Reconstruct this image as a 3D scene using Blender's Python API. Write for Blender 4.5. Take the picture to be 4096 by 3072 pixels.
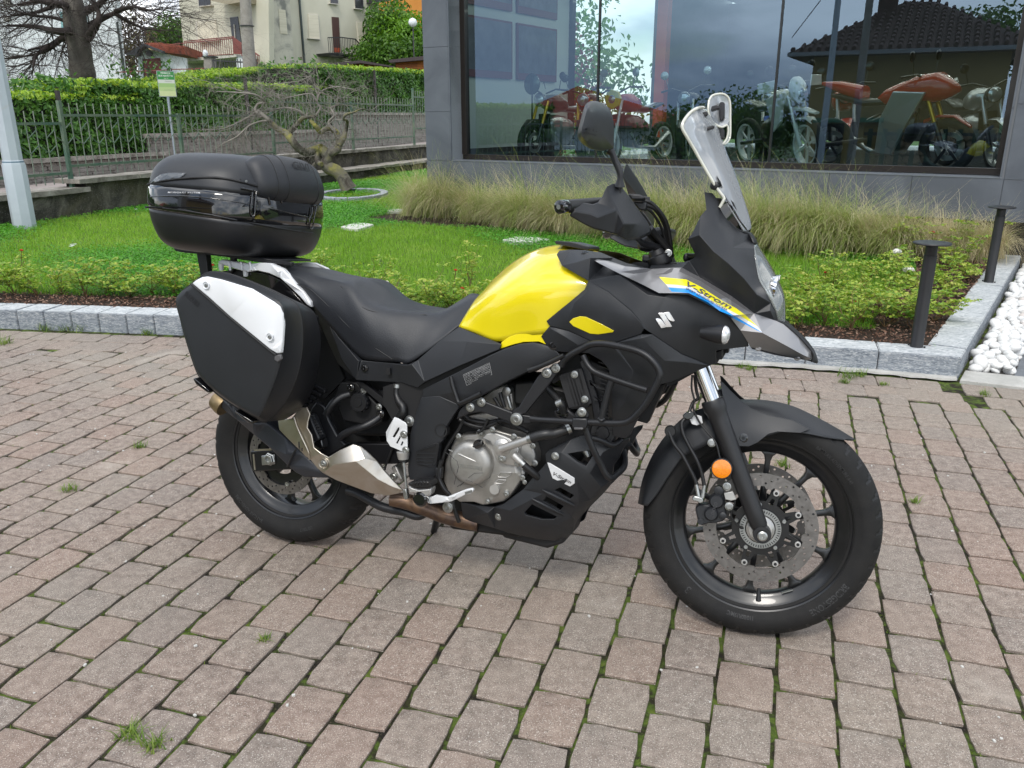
import bpy,bmesh,math,random
import numpy as np
from mathutils import Vector,Matrix
from mathutils.geometry import delaunay_2d_cdt
random.seed(7);rng=np.random.default_rng(7)
for o in list(bpy.data.objects):bpy.data.objects.remove(o)
SC=bpy.context.scene
COL=SC.collection
rad=math.radians
# ------------------------------------------------------------------ camera
FOC,PITCH,ROLL,CH=3286.8,rad(17.973),rad(-0.094),1.4286
cam_d=bpy.data.cameras.new('camera');cam=bpy.data.objects.new('camera',cam_d);COL.objects.link(cam)
SC.camera=cam
cam_d.sensor_width=36;cam_d.lens=FOC/4096*36;cam_d.clip_start=.05;cam_d.clip_end=3000
_up0=Vector((0,math.sin(PITCH),math.cos(PITCH)));_fw=Vector((0,math.cos(PITCH),-math.sin(PITCH)))
_c,_s=math.cos(ROLL),math.sin(ROLL)
_rt=Vector((_c,0,0))+_up0*_s;_upv=Vector((-_s,0,0))+_up0*_c
m=Matrix.Identity(4)
for i in range(3):
 m[i][0]=_rt[i];m[i][1]=_upv[i];m[i][2]=-_fw[i]
m[2][3]=CH
cam.matrix_world=m
CAMP=Vector((0,0,CH))
SC.render.resolution_x=1024;SC.render.resolution_y=768
# ------------------------------------------------------------------ world, sun, exposure
SUN_EL,SUN_AZ=rad(52),rad(200)
W=bpy.data.worlds.new('World');SC.world=W;W.use_nodes=True
nt=W.node_tree;nt.nodes.clear()
def N(nt,t,**k):
 n=nt.nodes.new(t)
 for a,b in k.items():
  if a.startswith('_'):setattr(n,a[1:],b)
  else:n.inputs[a.replace('__',' ')].default_value=b
 return n
sky=N(nt,'ShaderNodeTexSky',_sky_type='NISHITA',_sun_disc=False,_sun_elevation=SUN_EL,_sun_rotation=SUN_AZ,_air_density=1.2,_dust_density=.6,_ozone_density=1.2)
tc=N(nt,'ShaderNodeTexCoord')
mp=N(nt,'ShaderNodeMapping');mp.inputs['Scale'].default_value=(1.0,1.0,2.6);mp.inputs['Location'].default_value=(3.3,1.2,.4)
n1=N(nt,'ShaderNodeTexNoise',Scale=2.3,Detail=7.0,Roughness=.55,Distortion=.35)
rmp=N(nt,'ShaderNodeValToRGB');rmp.color_ramp.elements[0].position=.34;rmp.color_ramp.elements[1].position=.50
n2=N(nt,'ShaderNodeTexNoise',Scale=1.9,Detail=6.0,Roughness=.5)
rm2=N(nt,'ShaderNodeValToRGB')
rm2.color_ramp.elements[0].position=.42;rm2.color_ramp.elements[0].color=(4.2,4.9,6.0,1)
rm2.color_ramp.elements[1].position=.60;rm2.color_ramp.elements[1].color=(14.2,14.4,14.6,1)
mx=N(nt,'ShaderNodeMix',_data_type='RGBA')
bg=N(nt,'ShaderNodeBackground',Strength=.125);wo=N(nt,'ShaderNodeOutputWorld')
L=nt.links.new
L(tc.outputs['Generated'],mp.inputs['Vector']);L(mp.outputs[0],n1.inputs['Vector']);L(mp.outputs[0],n2.inputs['Vector'])
L(n1.outputs['Fac'],rmp.inputs[0]);L(n2.outputs['Fac'],rm2.inputs[0])
L(rmp.outputs[0],mx.inputs['Factor']);L(sky.outputs[0],mx.inputs['A']);L(rm2.outputs[0],mx.inputs['B'])
L(mx.outputs['Result'],bg.inputs['Color']);L(bg.outputs[0],wo.inputs[0])
sl=bpy.data.lights.new('sun','SUN');sl.energy=1.5;sl.angle=rad(14);sl.color=(1,.95,.88)
so=bpy.data.objects.new('sun',sl);COL.objects.link(so)
_sd=Vector((math.sin(SUN_AZ)*math.cos(SUN_EL),math.cos(SUN_AZ)*math.cos(SUN_EL),math.sin(SUN_EL)))
so.rotation_euler=_sd.to_track_quat('Z','Y').to_euler()
vs=SC.view_settings;vs.view_transform='Standard';vs.look='None';vs.gamma=1;vs.exposure=.45;vs.use_curve_mapping=False
SC.render.engine='CYCLES'
SC.cycles.max_bounces=10;SC.cycles.transparent_max_bounces=24
# ------------------------------------------------------------------ materials
MATS={}
def mat(name,col,rough=.5,metal=0.0,coat=0.0,var=0.0,vscale=8.0,bump=0.0,bscale=200.0,spec=.5,col2=None,rvar=0.0,trans=0.0,ior=1.5,emit=None,estr=0.0,dist=0.0,sheen=0.0,dust=0.0):
 m=bpy.data.materials.new(name);m.use_nodes=True
 t=m.node_tree;b=t.nodes['Principled BSDF']
 b.inputs['Base Color'].default_value=(*col,1);b.inputs['Roughness'].default_value=rough
 b.inputs['Metallic'].default_value=metal;b.inputs['Coat Weight'].default_value=coat
 b.inputs['Coat Roughness'].default_value=.04
 b.inputs['Specular IOR Level'].default_value=spec;b.inputs['Transmission Weight'].default_value=trans
 b.inputs['IOR'].default_value=ior;b.inputs['Sheen Weight'].default_value=sheen
 if emit:b.inputs['Emission Color'].default_value=(*emit,1);b.inputs['Emission Strength'].default_value=estr
 co=N(t,'ShaderNodeTexCoord')
 src=None
 if col2 is None and var>0:col2=tuple(c*(1-var)for c in col)
 if col2 is not None:
  nz=N(t,'ShaderNodeTexNoise',Scale=vscale,Detail=6.0,Roughness=.6,Distortion=dist)
  t.links.new(co.outputs['Object'],nz.inputs['Vector'])
  rp=N(t,'ShaderNodeValToRGB');rp.color_ramp.elements[0].position=.35;rp.color_ramp.elements[1].position=.65
  rp.color_ramp.elements[0].color=(*col2,1);rp.color_ramp.elements[1].color=(*col,1)
  t.links.new(nz.outputs['Fac'],rp.inputs[0]);src=rp.outputs[0]
  if rvar>0:
   mr=N(t,'ShaderNodeMapRange');mr.inputs['To Min'].default_value=max(0,rough-rvar);mr.inputs['To Max'].default_value=min(1,rough+rvar)
   t.links.new(nz.outputs['Fac'],mr.inputs['Value']);t.links.new(mr.outputs[0],b.inputs['Roughness'])
 if dust>0:
  nd=N(t,'ShaderNodeTexNoise',Scale=900.0,Detail=2.0);t.links.new(co.outputs['Object'],nd.inputs['Vector'])
  rd=N(t,'ShaderNodeValToRGB');rd.color_ramp.elements[0].position=.66;rd.color_ramp.elements[1].position=.74
  t.links.new(nd.outputs['Fac'],rd.inputs[0])
  ml=N(t,'ShaderNodeMath',_operation='MULTIPLY');ml.inputs[1].default_value=dust;t.links.new(rd.outputs[0],ml.inputs[0])
  mm=N(t,'ShaderNodeMix',_data_type='RGBA');mm.inputs['B'].default_value=(.25,.23,.2,1)
  if src:t.links.new(src,mm.inputs['A'])
  else:mm.inputs['A'].default_value=(*col,1)
  t.links.new(ml.outputs[0],mm.inputs['Factor']);src=mm.outputs['Result']
 if src:t.links.new(src,b.inputs['Base Color'])
 if bump>0:
  nb=N(t,'ShaderNodeTexNoise',Scale=bscale,Detail=4.0,Roughness=.6);t.links.new(co.outputs['Object'],nb.inputs['Vector'])
  bp=N(t,'ShaderNodeBump',Strength=bump,Distance=.004);t.links.new(nb.outputs['Fac'],bp.inputs['Height'])
  t.links.new(bp.outputs[0],b.inputs['Normal'])
 MATS[name]=m
 return m
def glassmat(name,tint,refl=.5,rough=0.0,alpha=.1,col=(1,1,1)):
 """clear thin sheet: transparent body, fresnel reflection, a little milky diffuse"""
 m=bpy.data.materials.new(name);m.use_nodes=True;t=m.node_tree;t.nodes.clear()
 tr=N(t,'ShaderNodeBsdfTransparent');tr.inputs[0].default_value=(*tint,1)
 gl=N(t,'ShaderNodeBsdfGlossy',Roughness=rough);df=N(t,'ShaderNodeBsdfDiffuse');df.inputs[0].default_value=(*col,1)
 fr=N(t,'ShaderNodeFresnel',IOR=1.5)
 ad=N(t,'ShaderNodeMath',_operation='MULTIPLY_ADD');ad.inputs[1].default_value=1.0;ad.inputs[2].default_value=refl;ad.use_clamp=True
 m1=N(t,'ShaderNodeMixShader');m2=N(t,'ShaderNodeMixShader');m1.inputs[0].default_value=alpha
 out=N(t,'ShaderNodeOutputMaterial');l=t.links.new
 l(tr.outputs[0],m1.inputs[1]);l(df.outputs[0],m1.inputs[2]);l(fr.outputs[0],ad.inputs[0])
 l(ad.outputs[0],m2.inputs[0]);l(m1.outputs[0],m2.inputs[1]);l(gl.outputs[0],m2.inputs[2]);l(m2.outputs[0],out.inputs[0])
 MATS[name]=m;return m
 # ------------------------------------------------------------------ object helpers
def link(name,me,m=None,parent=None,smooth=False,angle=None):
 o=bpy.data.objects.new(name,me);COL.objects.link(o)
 if m is not None and not me.materials:
  for mm in(m if isinstance(m,(list,tuple))else[m]):me.materials.append(mm)
 if parent is not None:o.parent=parent
 if smooth:me.shade_smooth()
 if angle is not None:
  me.shade_smooth()
  try:me.set_sharp_from_angle(angle=rad(angle))
  except Exception:pass
 return o
def mesh(verts,faces,mi=None):
 me=bpy.data.meshes.new('m');me.from_pydata([tuple(v)for v in verts],[],faces);
 if mi is not None:me.polygons.foreach_set('material_index',mi)
 me.update();return me
def fast_mesh(V,F,mi=None):
 """V (n,3) array, F (m,k) array of equal sized faces"""
 me=bpy.data.meshes.new('m');V=np.ascontiguousarray(V,np.float32);F=np.ascontiguousarray(F,np.int32)
 me.vertices.add(len(V));me.vertices.foreach_set('co',V.ravel())
 k=F.shape[1];me.loops.add(F.size);me.loops.foreach_set('vertex_index',F.ravel())
 me.polygons.add(len(F));me.polygons.foreach_set('loop_start',np.arange(0,F.size,k,dtype=np.int32))
 try:me.polygons.foreach_set('loop_total',np.full(len(F),k,np.int32))
 except Exception:pass
 if mi is not None:me.polygons.foreach_set('material_index',np.asarray(mi,np.int32))
 me.update(calc_edges=True);me.validate();return me
def tag(o,label=None,cat=None,group=None,kind=None):
 if label:o['label']=label
 if cat:o['category']=cat
 if group:o['group']=group
 if kind:o['kind']=kind
 return o
def empty(name,loc=(0,0,0),rz=0.0,**k):
 o=bpy.data.objects.new(name,None);COL.objects.link(o);o.location=loc;o.rotation_euler=(0,0,rz);o.empty_display_size=.1
 return tag(o,**k)
def copy_tree(o,parent=None):
 c=o.copy();COL.objects.link(c)
 if parent is not None:c.parent=parent
 for ch in list(o.children):copy_tree(ch,c)
 return c
class MB:
 """collects simple solids into one mesh"""
 def __init__(s):s.V=[];s.F=[];s.M=[]
 def add(s,V,F,mi=0):
  b=len(s.V);s.V+=[tuple(v)for v in V];s.F+=[[b+i for i in f]for f in F];s.M+=[mi]*len(F);return s
 def box(s,c,d,R=None,mi=0,taper=1.0):
  x,y,z=d[0]/2,d[1]/2,d[2]/2;P=[]
  for sz in(-1,1):
   t=taper if sz>0 else 1.0
   for sx,sy in((-1,-1),(1,-1),(1,1),(-1,1)):
    p=Vector((sx*x*t,sy*y*t,sz*z));P.append((R@p if R else p)+Vector(c))
  return s.add(P,[(3,2,1,0),(4,5,6,7),(0,1,5,4),(1,2,6,5),(2,3,7,6),(3,0,4,7)],mi)
 def bar(s,a,b,w,h=None,mi=0):
  a=Vector(a);b=Vector(b);h=w if h is None else h;d=b-a;R=d.to_track_quat('X','Z').to_matrix()
  return s.box((a+b)/2,(d.length,w,h),R,mi)
 def tube(s,P,r,n=10,mi=0,cap=True):
  P=[Vector(p)for p in P];rs=r if isinstance(r,(list,tuple))else[r]*len(P)
  T=[]
  for i in range(len(P)):
   d=(P[min(i+1,len(P)-1)]-P[max(i-1,0)]);T.append(d.normalized()if d.length>0 else Vector((0,0,1)))
  up=Vector((0,0,1))if abs(T[0].z)<.9 else Vector((1,0,0));u=T[0].cross(up).normalized();V=[];F=[]
  for i,p in enumerate(P):
   u=(u-T[i]*u.dot(T[i]));u=u.normalized()if u.length>1e-6 else T[i].orthogonal().normalized();w=T[i].cross(u)
   for k in range(n):
    a=2*math.pi*k/n;V.append(p+(u*math.cos(a)+w*math.sin(a))*rs[i])
  for i in range(len(P)-1):
   for k in range(n):F.append((i*n+k,i*n+(k+1)%n,(i+1)*n+(k+1)%n,(i+1)*n+k))
  if cap:F.append(tuple(range(n-1,-1,-1)));F.append(tuple((len(P)-1)*n+k for k in range(n)))
  return s.add(V,F,mi)
 def lathe(s,prof,o,ax,n=24,mi=0,cap=True):
  """prof: (radius, distance along ax)"""
  ax=Vector(ax).normalized();u=ax.orthogonal().normalized();w=ax.cross(u);o=Vector(o);V=[];F=[]
  for r,h in prof:
   for k in range(n):
    a=2*math.pi*k/n;V.append(o+ax*h+(u*math.cos(a)+w*math.sin(a))*r)
  for i in range(len(prof)-1):
   for k in range(n):F.append((i*n+k,i*n+(k+1)%n,(i+1)*n+(k+1)%n,(i+1)*n+k))
  if cap:F.append(tuple(range(n-1,-1,-1)));F.append(tuple((len(prof)-1)*n+k for k in range(n)))
  return s.add(V,F,mi)
 def xf(s,M):
  s.V=[tuple(M@Vector(v))for v in s.V];return s
 def build(s,name,m,parent=None,smooth=False,angle=None,bevel=0,fix=True):
  me=mesh(s.V,s.F,s.M if max(s.M or[0])>0 else None)
  if fix:
   bm=bmesh.new();bm.from_mesh(me);bmesh.ops.recalc_face_normals(bm,faces=bm.faces);bm.to_mesh(me);bm.free()
  o=link(name,me,m,parent,smooth,angle)
  if bevel:add_bevel(o,bevel)
  return o
def add_bevel(o,w,seg=2,ang=35):
 b=o.modifiers.new('bevel','BEVEL');b.width=w;b.segments=seg;b.limit_method='ANGLE';b.angle_limit=rad(ang);b.harden_normals=False
 return o
def cr(P,n,closed=False):
 """Catmull-Rom through P, n steps per span"""
 P=[np.array(p,float)for p in P];out=[];m=len(P)
 for i in range(m if closed else m-1):
  if closed:a,b,c,d=P[(i-1)%m],P[i],P[(i+1)%m],P[(i+2)%m]
  else:
   b,c=P[i],P[i+1];a=P[i-1]if i>0 else 2*b-c;d=P[i+2]if i+2<m else 2*c-b
  for k in range(n):
   t=k/n;out.append(.5*((2*b)+(c-a)*t+(2*a-5*b+4*c-d)*t*t+(3*b-a-3*c+d)*t**3))
 if not closed:out.append(P[-1])
 return out
def inpoly(x,y,poly):
 c=False;j=len(poly)-1
 for i in range(len(poly)):
  xi,yi=poly[i][0],poly[i][1];xj,yj=poly[j][0],poly[j][1]
  if(yi>y)!=(yj>y)and x<(xj-xi)*(y-yi)/(yj-yi)+xi:c=not c
  j=i
 return c
def tri2d(loops,pts=(),segs=()):
 """constrained triangulation of loops[0] minus the other loops; returns verts2d, tris"""
 V=[];E=[]
 for lp in loops:
  b=len(V);V+=[Vector((p[0],p[1]))for p in lp];E+=[(b+i,b+(i+1)%len(lp))for i in range(len(lp))]
 V+=[Vector((p[0],p[1]))for p in pts]
 for a,b_ in segs:
  i=len(V);V+=[Vector(a[:2]),Vector(b_[:2])];E.append((i,i+1))
 r=delaunay_2d_cdt(V,E,[],0,1e-5)
 out=[]
 for f in r[2]:
  cx=sum(r[0][i][0]for i in f)/3;cy=sum(r[0][i][1]for i in f)/3
  if inpoly(cx,cy,loops[0])and not any(inpoly(cx,cy,h)for h in loops[1:]):out.append(tuple(f))
 return r[0],out
 # ================================================================== world-space tracing helpers
def gz(fr,x,y,z=0.0):
 u,v=nat_(fr,x,y);r=ray_w(u,v);t=(z-CAMP.z)/r.z;return CAMP+r*t
FRW=dict(N=(0,0,1),E1=(0,0,.46293),E2=(800,0,.46293),E3=(1700,0,.46293),E5=(3200,0,.40506),E6=(3072,600,.6027),EP=(3700,850,.452),EL=(0,550,.31646),EM=(1150,550,.36166),EC=(600,0,.24111))
def nat_(fr,x,y):a=FRW[fr];return a[0]+a[2]*x,a[1]+a[2]*y
def ray_w(u,v):
 x,y=u-2048,v-1536;X=_c*x+_s*y;Y=-_s*x+_c*y
 return(Vector((1,0,0))*(X/FOC)+_up0*(-Y/FOC)+_fw)
def onplane(fr,x,y,p0,n):
 r=ray_w(*nat_(fr,x,y));t=(Vector(p0)-CAMP).dot(n)/r.dot(n);return CAMP+r*t
def aty(fr,x,y,Y):return onplane(fr,x,y,(0,Y,0),Vector((0,1,0)))
def noise_mat(name,stops,scale,rough=.8,bump=.3,bscale=60,detail=8,dist=.4,extra=None,coords='Object',metal=0.0,spec=.3,stretch=None,disp=.01):
 m=bpy.data.materials.new(name);m.use_nodes=True;t=m.node_tree;b=t.nodes['Principled BSDF'];l=t.links.new
 b.inputs['Roughness'].default_value=rough;b.inputs['Metallic'].default_value=metal;b.inputs['Specular IOR Level'].default_value=spec
 if coords=='World':co=N(t,'ShaderNodeNewGeometry');cs_=co.outputs['Position']
 else:co=N(t,'ShaderNodeTexCoord');cs_=co.outputs[coords]
 if stretch:
  mp_=N(t,'ShaderNodeMapping');mp_.inputs['Scale'].default_value=stretch;l(cs_,mp_.inputs[0]);cs_=mp_.outputs[0]
 nz=N(t,'ShaderNodeTexNoise',Scale=scale,Detail=detail,Roughness=.62,Distortion=dist);l(cs_,nz.inputs['Vector'])
 rp=N(t,'ShaderNodeValToRGB');e=rp.color_ramp.elements
 e[0].position,e[0].color=stops[0][0],(*stops[0][1],1);e[1].position,e[1].color=stops[-1][0],(*stops[-1][1],1)
 for p,c in stops[1:-1]:
  q=e.new(p);q.color=(*c,1)
 l(nz.outputs['Fac'],rp.inputs[0]);col=rp.outputs[0]
 for ex in(extra or[]):
 # (kind, scale, lo, hi, colour, amount)
  kind,sc,lo,hi,c,am=ex
  if kind=='speck':
   n2=N(t,'ShaderNodeTexNoise',Scale=sc,Detail=2.0);l(cs_,n2.inputs['Vector'])
  elif kind=='vor':
   n2=N(t,'ShaderNodeTexVoronoi',Scale=sc);l(cs_,n2.inputs['Vector'])
  elif kind=='rand':
   n2=N(t,'ShaderNodeObjectInfo')
  elif kind=='big':
   n2=N(t,'ShaderNodeTexNoise',Scale=sc,Detail=5.0,Roughness=.6,Distortion=.6);l(cs_,n2.inputs['Vector'])
  src=n2.outputs['Random']if kind=='rand' else(n2.outputs['Distance']if kind=='vor' else n2.outputs['Fac'])
  mr=N(t,'ShaderNodeMapRange');mr.inputs['From Min'].default_value=lo;mr.inputs['From Max'].default_value=hi;mr.inputs['To Max'].default_value=am
  l(src,mr.inputs['Value']);mm=N(t,'ShaderNodeMix',_data_type='RGBA');mm.inputs['B'].default_value=(*c,1)
  l(mr.outputs[0],mm.inputs['Factor']);l(col,mm.inputs['A']);col=mm.outputs['Result']
 l(col,b.inputs['Base Color'])
 if bump:
  nb=N(t,'ShaderNodeTexNoise',Scale=bscale,Detail=6.0,Roughness=.65);l(cs_,nb.inputs['Vector'])
  bp=N(t,'ShaderNodeBump',Strength=bump,Distance=disp);l(nb.outputs['Fac'],bp.inputs['Height']);l(bp.outputs[0],b.inputs['Normal'])
 return m
def leafmat(name,cols,scale=3.0,rough=.45,trans=.35,fine=40.0):
 m=bpy.data.materials.new(name);m.use_nodes=True;t=m.node_tree;t.nodes.clear();l=t.links.new
 ge=N(t,'ShaderNodeNewGeometry');nz=N(t,'ShaderNodeTexNoise',Scale=scale,Detail=3.0);l(ge.outputs['Position'],nz.inputs['Vector'])
 n2=N(t,'ShaderNodeTexWhiteNoise',_noise_dimensions='1D');l(ge.outputs['Random Per Island'],n2.inputs['W'])
 ad=N(t,'ShaderNodeMath',_operation='MULTIPLY_ADD');ad.inputs[1].default_value=.5;l(n2.outputs['Value'],ad.inputs[0])
 s2=N(t,'ShaderNodeMath',_operation='MULTIPLY');s2.inputs[1].default_value=.5;l(nz.outputs['Fac'],s2.inputs[0]);l(s2.outputs[0],ad.inputs[2])
 rp=N(t,'ShaderNodeValToRGB');e=rp.color_ramp.elements;n_=len(cols)
 e[0].position=.15;e[0].color=(*cols[0],1);e[1].position=.85;e[1].color=(*cols[-1],1)
 for i,c in enumerate(cols[1:-1]):q=e.new(.15+.7*(i+1)/(n_-1));q.color=(*c,1)
 l(ad.outputs[0],rp.inputs[0])
 b=N(t,'ShaderNodeBsdfPrincipled',Roughness=rough);l(rp.outputs[0],b.inputs['Base Color']);b.inputs['Specular IOR Level'].default_value=.35
 tr=N(t,'ShaderNodeBsdfTranslucent');hs_=N(t,'ShaderNodeHueSaturation',Saturation=1.1,Value=1.25);l(rp.outputs[0],hs_.inputs['Color']);l(hs_.outputs[0],tr.inputs[0])
 mx_=N(t,'ShaderNodeMixShader');mx_.inputs[0].default_value=trans;l(b.outputs[0],mx_.inputs[1]);l(tr.outputs[0],mx_.inputs[2])
 o=N(t,'ShaderNodeOutputMaterial');l(mx_.outputs[0],o.inputs[0]);return m
def poly_sheet(name,pts,z,m,n=None,parent=None):
 V2,T=tri2d([[(p[0],p[1])for p in pts]]);return link(name,mesh([(v[0],v[1],z)for v in V2],T),m,parent)
def in_many(X,Y,poly):
 c=np.zeros(len(X),bool);j=len(poly)-1
 for i in range(len(poly)):
  xi,yi=poly[i][:2];xj,yj=poly[j][:2]
  k=((yi>Y)!=(yj>Y))&(X<(xj-xi)*(Y-yi)/((yj-yi)if abs(yj-yi)>1e-9 else 1e-9)+xi);c^=k;j=i
 return c
def scatter_in(poly,n,dens=None):
 a=np.array([p[:2]for p in poly]);lo,hi=a.min(0),a.max(0);R=np.zeros((0,2))
 while len(R)<n:
  q=rng.uniform(lo,hi,(n,2));q=q[in_many(q[:,0],q[:,1],poly)]
  if dens is not None:q=q[rng.random(len(q))<dens(q)]
  R=np.vstack([R,q])
 return R[:n]
def blades(P0,L_,W_,lean,az,z0,m_idx=None,curve=.5,seg=2):
 """tapered bent blades: returns V, F(quads+tip as degenerate quads)"""
 n=len(P0);d=np.stack([np.cos(az),np.sin(az)],1);s=np.stack([-np.sin(az),np.cos(az)],1);V=np.zeros((n,2*(seg+1),3));
 for k in range(seg+1):
  t=k/seg;w=W_*(1-t*.92)/2;h=L_*(t*np.cos(lean*t*.8));o=L_*t*np.sin(lean*(.3+.7*t))
  c=P0+d*o[:,None]
  V[:,2*k,:2]=c-s*w[:,None];V[:,2*k+1,:2]=c+s*w[:,None];V[:,2*k,2]=V[:,2*k+1,2]=z0+h
 base=(np.arange(n)*2*(seg+1))[:,None];F=[]
 for k in range(seg):F.append(base+np.array([2*k,2*k+1,2*k+3,2*k+2]))
 return V.reshape(-1,3),np.concatenate(F)
def leaves(C,Nn,L_,W_,fold=.25):
 """leaf = 4 triangles about a midrib; C centres, Nn facing direction, random roll"""
 n=len(C);Nn=Nn/np.linalg.norm(Nn,axis=1,keepdims=True);r=rng.normal(size=(n,3));u=np.cross(Nn,r);u/=np.linalg.norm(u,axis=1,keepdims=True)+1e-9;w=np.cross(Nn,u)
 L2=(L_*rng.uniform(.7,1.25,n))[:,None];W2=(W_*rng.uniform(.7,1.25,n))[:,None]
 P_=[C-u*L2*.5,C-w*W2*.5+Nn*W2*fold-u*L2*.05,C+u*L2*.5-Nn*L2*.12,C+w*W2*.5+Nn*W2*fold-u*L2*.05]
 V=np.stack(P_,1).reshape(-1,3);b=(np.arange(n)*4)[:,None]
 F=np.concatenate([b+np.array([0,1,2]),b+np.array([0,2,3])]);return V,F
 # ================================================================== paving
GRID_A=rad(71.4);gd_=Vector((math.cos(GRID_A),math.sin(GRID_A),0));gn_=Vector((gd_.y,-gd_.x,0))
KC=[(-16,7.5),(-12,6.95),(-9,6.50),(-6.5,6.12),(-3.675,5.738),(-2.266,5.529),(0,5.13),(1.305,4.835),(1.813,4.715),(2.2,4.600),(2.544,4.472)]
KCV=[Vector((p[0],p[1],0))for p in cr([(a,b,0)for a,b in KC],24)]
def resample(C,step):
 out=[C[0].copy()];acc=0
 for a,b in zip(C,C[1:]):
  L_=(b-a).length;t=step-acc
  while t<=L_:out.append(a+(b-a)*(t/L_));t+=step
  acc=L_-(t-step)
 return out
sd_=Vector((.565,.825,0)).normalized();sn_=Vector((-sd_.y,sd_.x,0))
SKO=Vector((2.544,4.472,0))
def kerb_y(x):return float(np.interp(x,[p.x for p in KCV],[p.y for p in KCV]))
PAVE=noise_mat('paver_concrete',[(.30,(.150,.113,.094)),(.48,(.228,.178,.148)),(.70,(.33,.268,.226))],34,rough=.86,bump=.55,bscale=420,coords='World',dist=.2,disp=.003,extra=[('big',.55,.42,.62,(.29,.262,.215),.55),('rand',0,.55,1.0,(.29,.18,.135),.30),('rand',0,.40,0.0,(.18,.165,.152),.30),('speck',330,.58,.68,(.68,.64,.58),.60),('speck',260,.42,.32,(.05,.042,.038),.60),('big',2.6,.60,.76,(.50,.45,.39),.45)])
BED=noise_mat('joint_soil_moss',[(.38,(.018,.015,.011)),(.48,(.035,.036,.014)),(.56,(.075,.12,.018)),(.72,(.16,.21,.03))],13,rough=.95,bump=.9,bscale=160,coords='World',dist=1.0,disp=.012,extra=[('speck',300,.60,.72,(.16,.13,.09),.6)])
ground=link('ground',mesh([(-60,-60,-.012),(60,-60,-.012),(60,60,-.012),(-60,60,-.012)],[(0,1,2,3)]),BED);tag(ground,kind='structure')
paving=link('paving',mesh([(-9,.3,-.0085),(7,.3,-.0085),(7,7.5,-.0085),(-9,7.5,-.0085)],[(0,1,2,3)]),BED);tag(paving,kind='structure')
def paver_mesh(lx,ly,seed,h=.03):
 r=random.Random(seed);b=.006;V=[];ng=10
 def edge(p,q,k):
  return[(p[0]+(q[0]-p[0])*i/k,p[1]+(q[1]-p[1])*i/k)for i in range(k)]
 c=.007;x,y=lx/2,ly/2
 ou=edge((-x+c,-y),(x-c,-y),4)+edge((x,-y+c),(x,y-c),4)+edge((x-c,y),(-x+c,y),4)+edge((-x,y-c),(-x,-y+c),4)
 ou=[(a+r.uniform(-.0007,.0007),e+r.uniform(-.0007,.0007))for a,e in ou]
 if seed%4==3:
  k=r.randrange(len(ou));ou[k]=(ou[k][0]*.96,ou[k][1]*.96)
 n=len(ou);f=lambda s,z:[(a*s if abs(a)<x*.9 else math.copysign(abs(a)-(1-s),a),e*s if abs(e)<y*.9 else math.copysign(abs(e)-(1-s),e),z)for a,e in ou]
 V=[(a,e,-h)for a,e in ou]+[(a,e,-.0022)for a,e in ou]+[(a-math.copysign(.0035,a),e-math.copysign(.0035,e),r.uniform(-.0004,.0004))for a,e in ou]+[(0,0,.0002)]
 F=[(i,(i+1)%n,n+(i+1)%n,n+i)for i in range(n)]+[(n+i,n+(i+1)%n,2*n+(i+1)%n,2*n+i)for i in range(n)]+[(2*n+i,2*n+(i+1)%n,3*n)for i in range(n)]
 me=mesh(V,F);me.materials.append(PAVE);me.shade_smooth();me.set_sharp_from_angle(angle=rad(28));return me
PM=[paver_mesh(.1790,.1410,i)for i in range(8)];PMB=[paver_mesh(.1655,.192,20+i)for i in range(6)]
items=[]
for k in range(-34,26):
 n0=.078+.150*k+.075
 for j in range(-14,44):
  s=1.933+.0935+.093*(k%2)-.187*0+.187*(j-9)-.02*((k*7)%3-1)*.3
  c=gd_*s+gn_*n0
  if c.y<.55 or c.y>7 or c.x<-8.5 or c.x>6.5:continue
  lim=kerb_y(c.x)-.46 if c.x<2.6 else 4.47-(c.x-2.544)*.40-.42
  if c.y>lim:continue
  d=(c-CAMP).length;px=3287*.15/d
  # inside the picture?
  uu=c.x/max(.1,c.y*math.cos(PITCH)+1.43*math.sin(PITCH))*3287;vv=(1.43*math.cos(PITCH)-c.y*math.sin(PITCH))/max(.1,c.y*math.cos(PITCH)+1.43*math.sin(PITCH))*3287
  if abs(uu)>2048+260 or vv>1536+260:continue
  items.append((d,c,GRID_A,0))
  # two border courses following the kerb
for row in(0,1):
 C=resample([p for p in KCV if p.x>-9],.172)
 for i in range(len(C)-1):
  a,b=C[i],C[i+1];t=(b-a).normalized();nn_=Vector((-t.y,t.x,0));c=(a+b)/2-nn_*(.075+.10+row*.200)+t*(.086*row)
  items.append(((c-CAMP).length,c,math.atan2(t.y,t.x),1))
 for i in range(20):
  t=Vector((math.cos(rad(-20.5)),math.sin(rad(-20.5)),0));nn_=Vector((-t.y,t.x,0));c=SKO+t*(.09+.172*i)-nn_*(.175+row*.200)+t*(.086*row)
  items.append(((c-CAMP).length,c,math.atan2(t.y,t.x),1))
items.sort(key=lambda q:q[0])
print('pavers',len(items));stuff=[]
for i,(d,c,a,ty)in enumerate(items):
 me=(PMB if ty else PM)[random.randrange(6)];zz=random.uniform(-.0015,.0018);ang=a+rad(random.gauss(0,.28));off=Vector((random.gauss(0,.0012),random.gauss(0,.0012),0))
 if i<300:
  o=bpy.data.objects.new('paver',me);COL.objects.link(o);o.parent=paving;o.location=c+off+Vector((0,0,zz));o.rotation_euler=(rad(random.gauss(0,.25)),rad(random.gauss(0,.25)),ang+math.pi*random.randrange(2))
 else:stuff.append((me,Matrix.Translation(c+off+Vector((0,0,zz)))@Matrix.Rotation(ang,4,'Z')))
PAVES=PAVE.copy();PAVES.name='paver_concrete_far'
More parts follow.
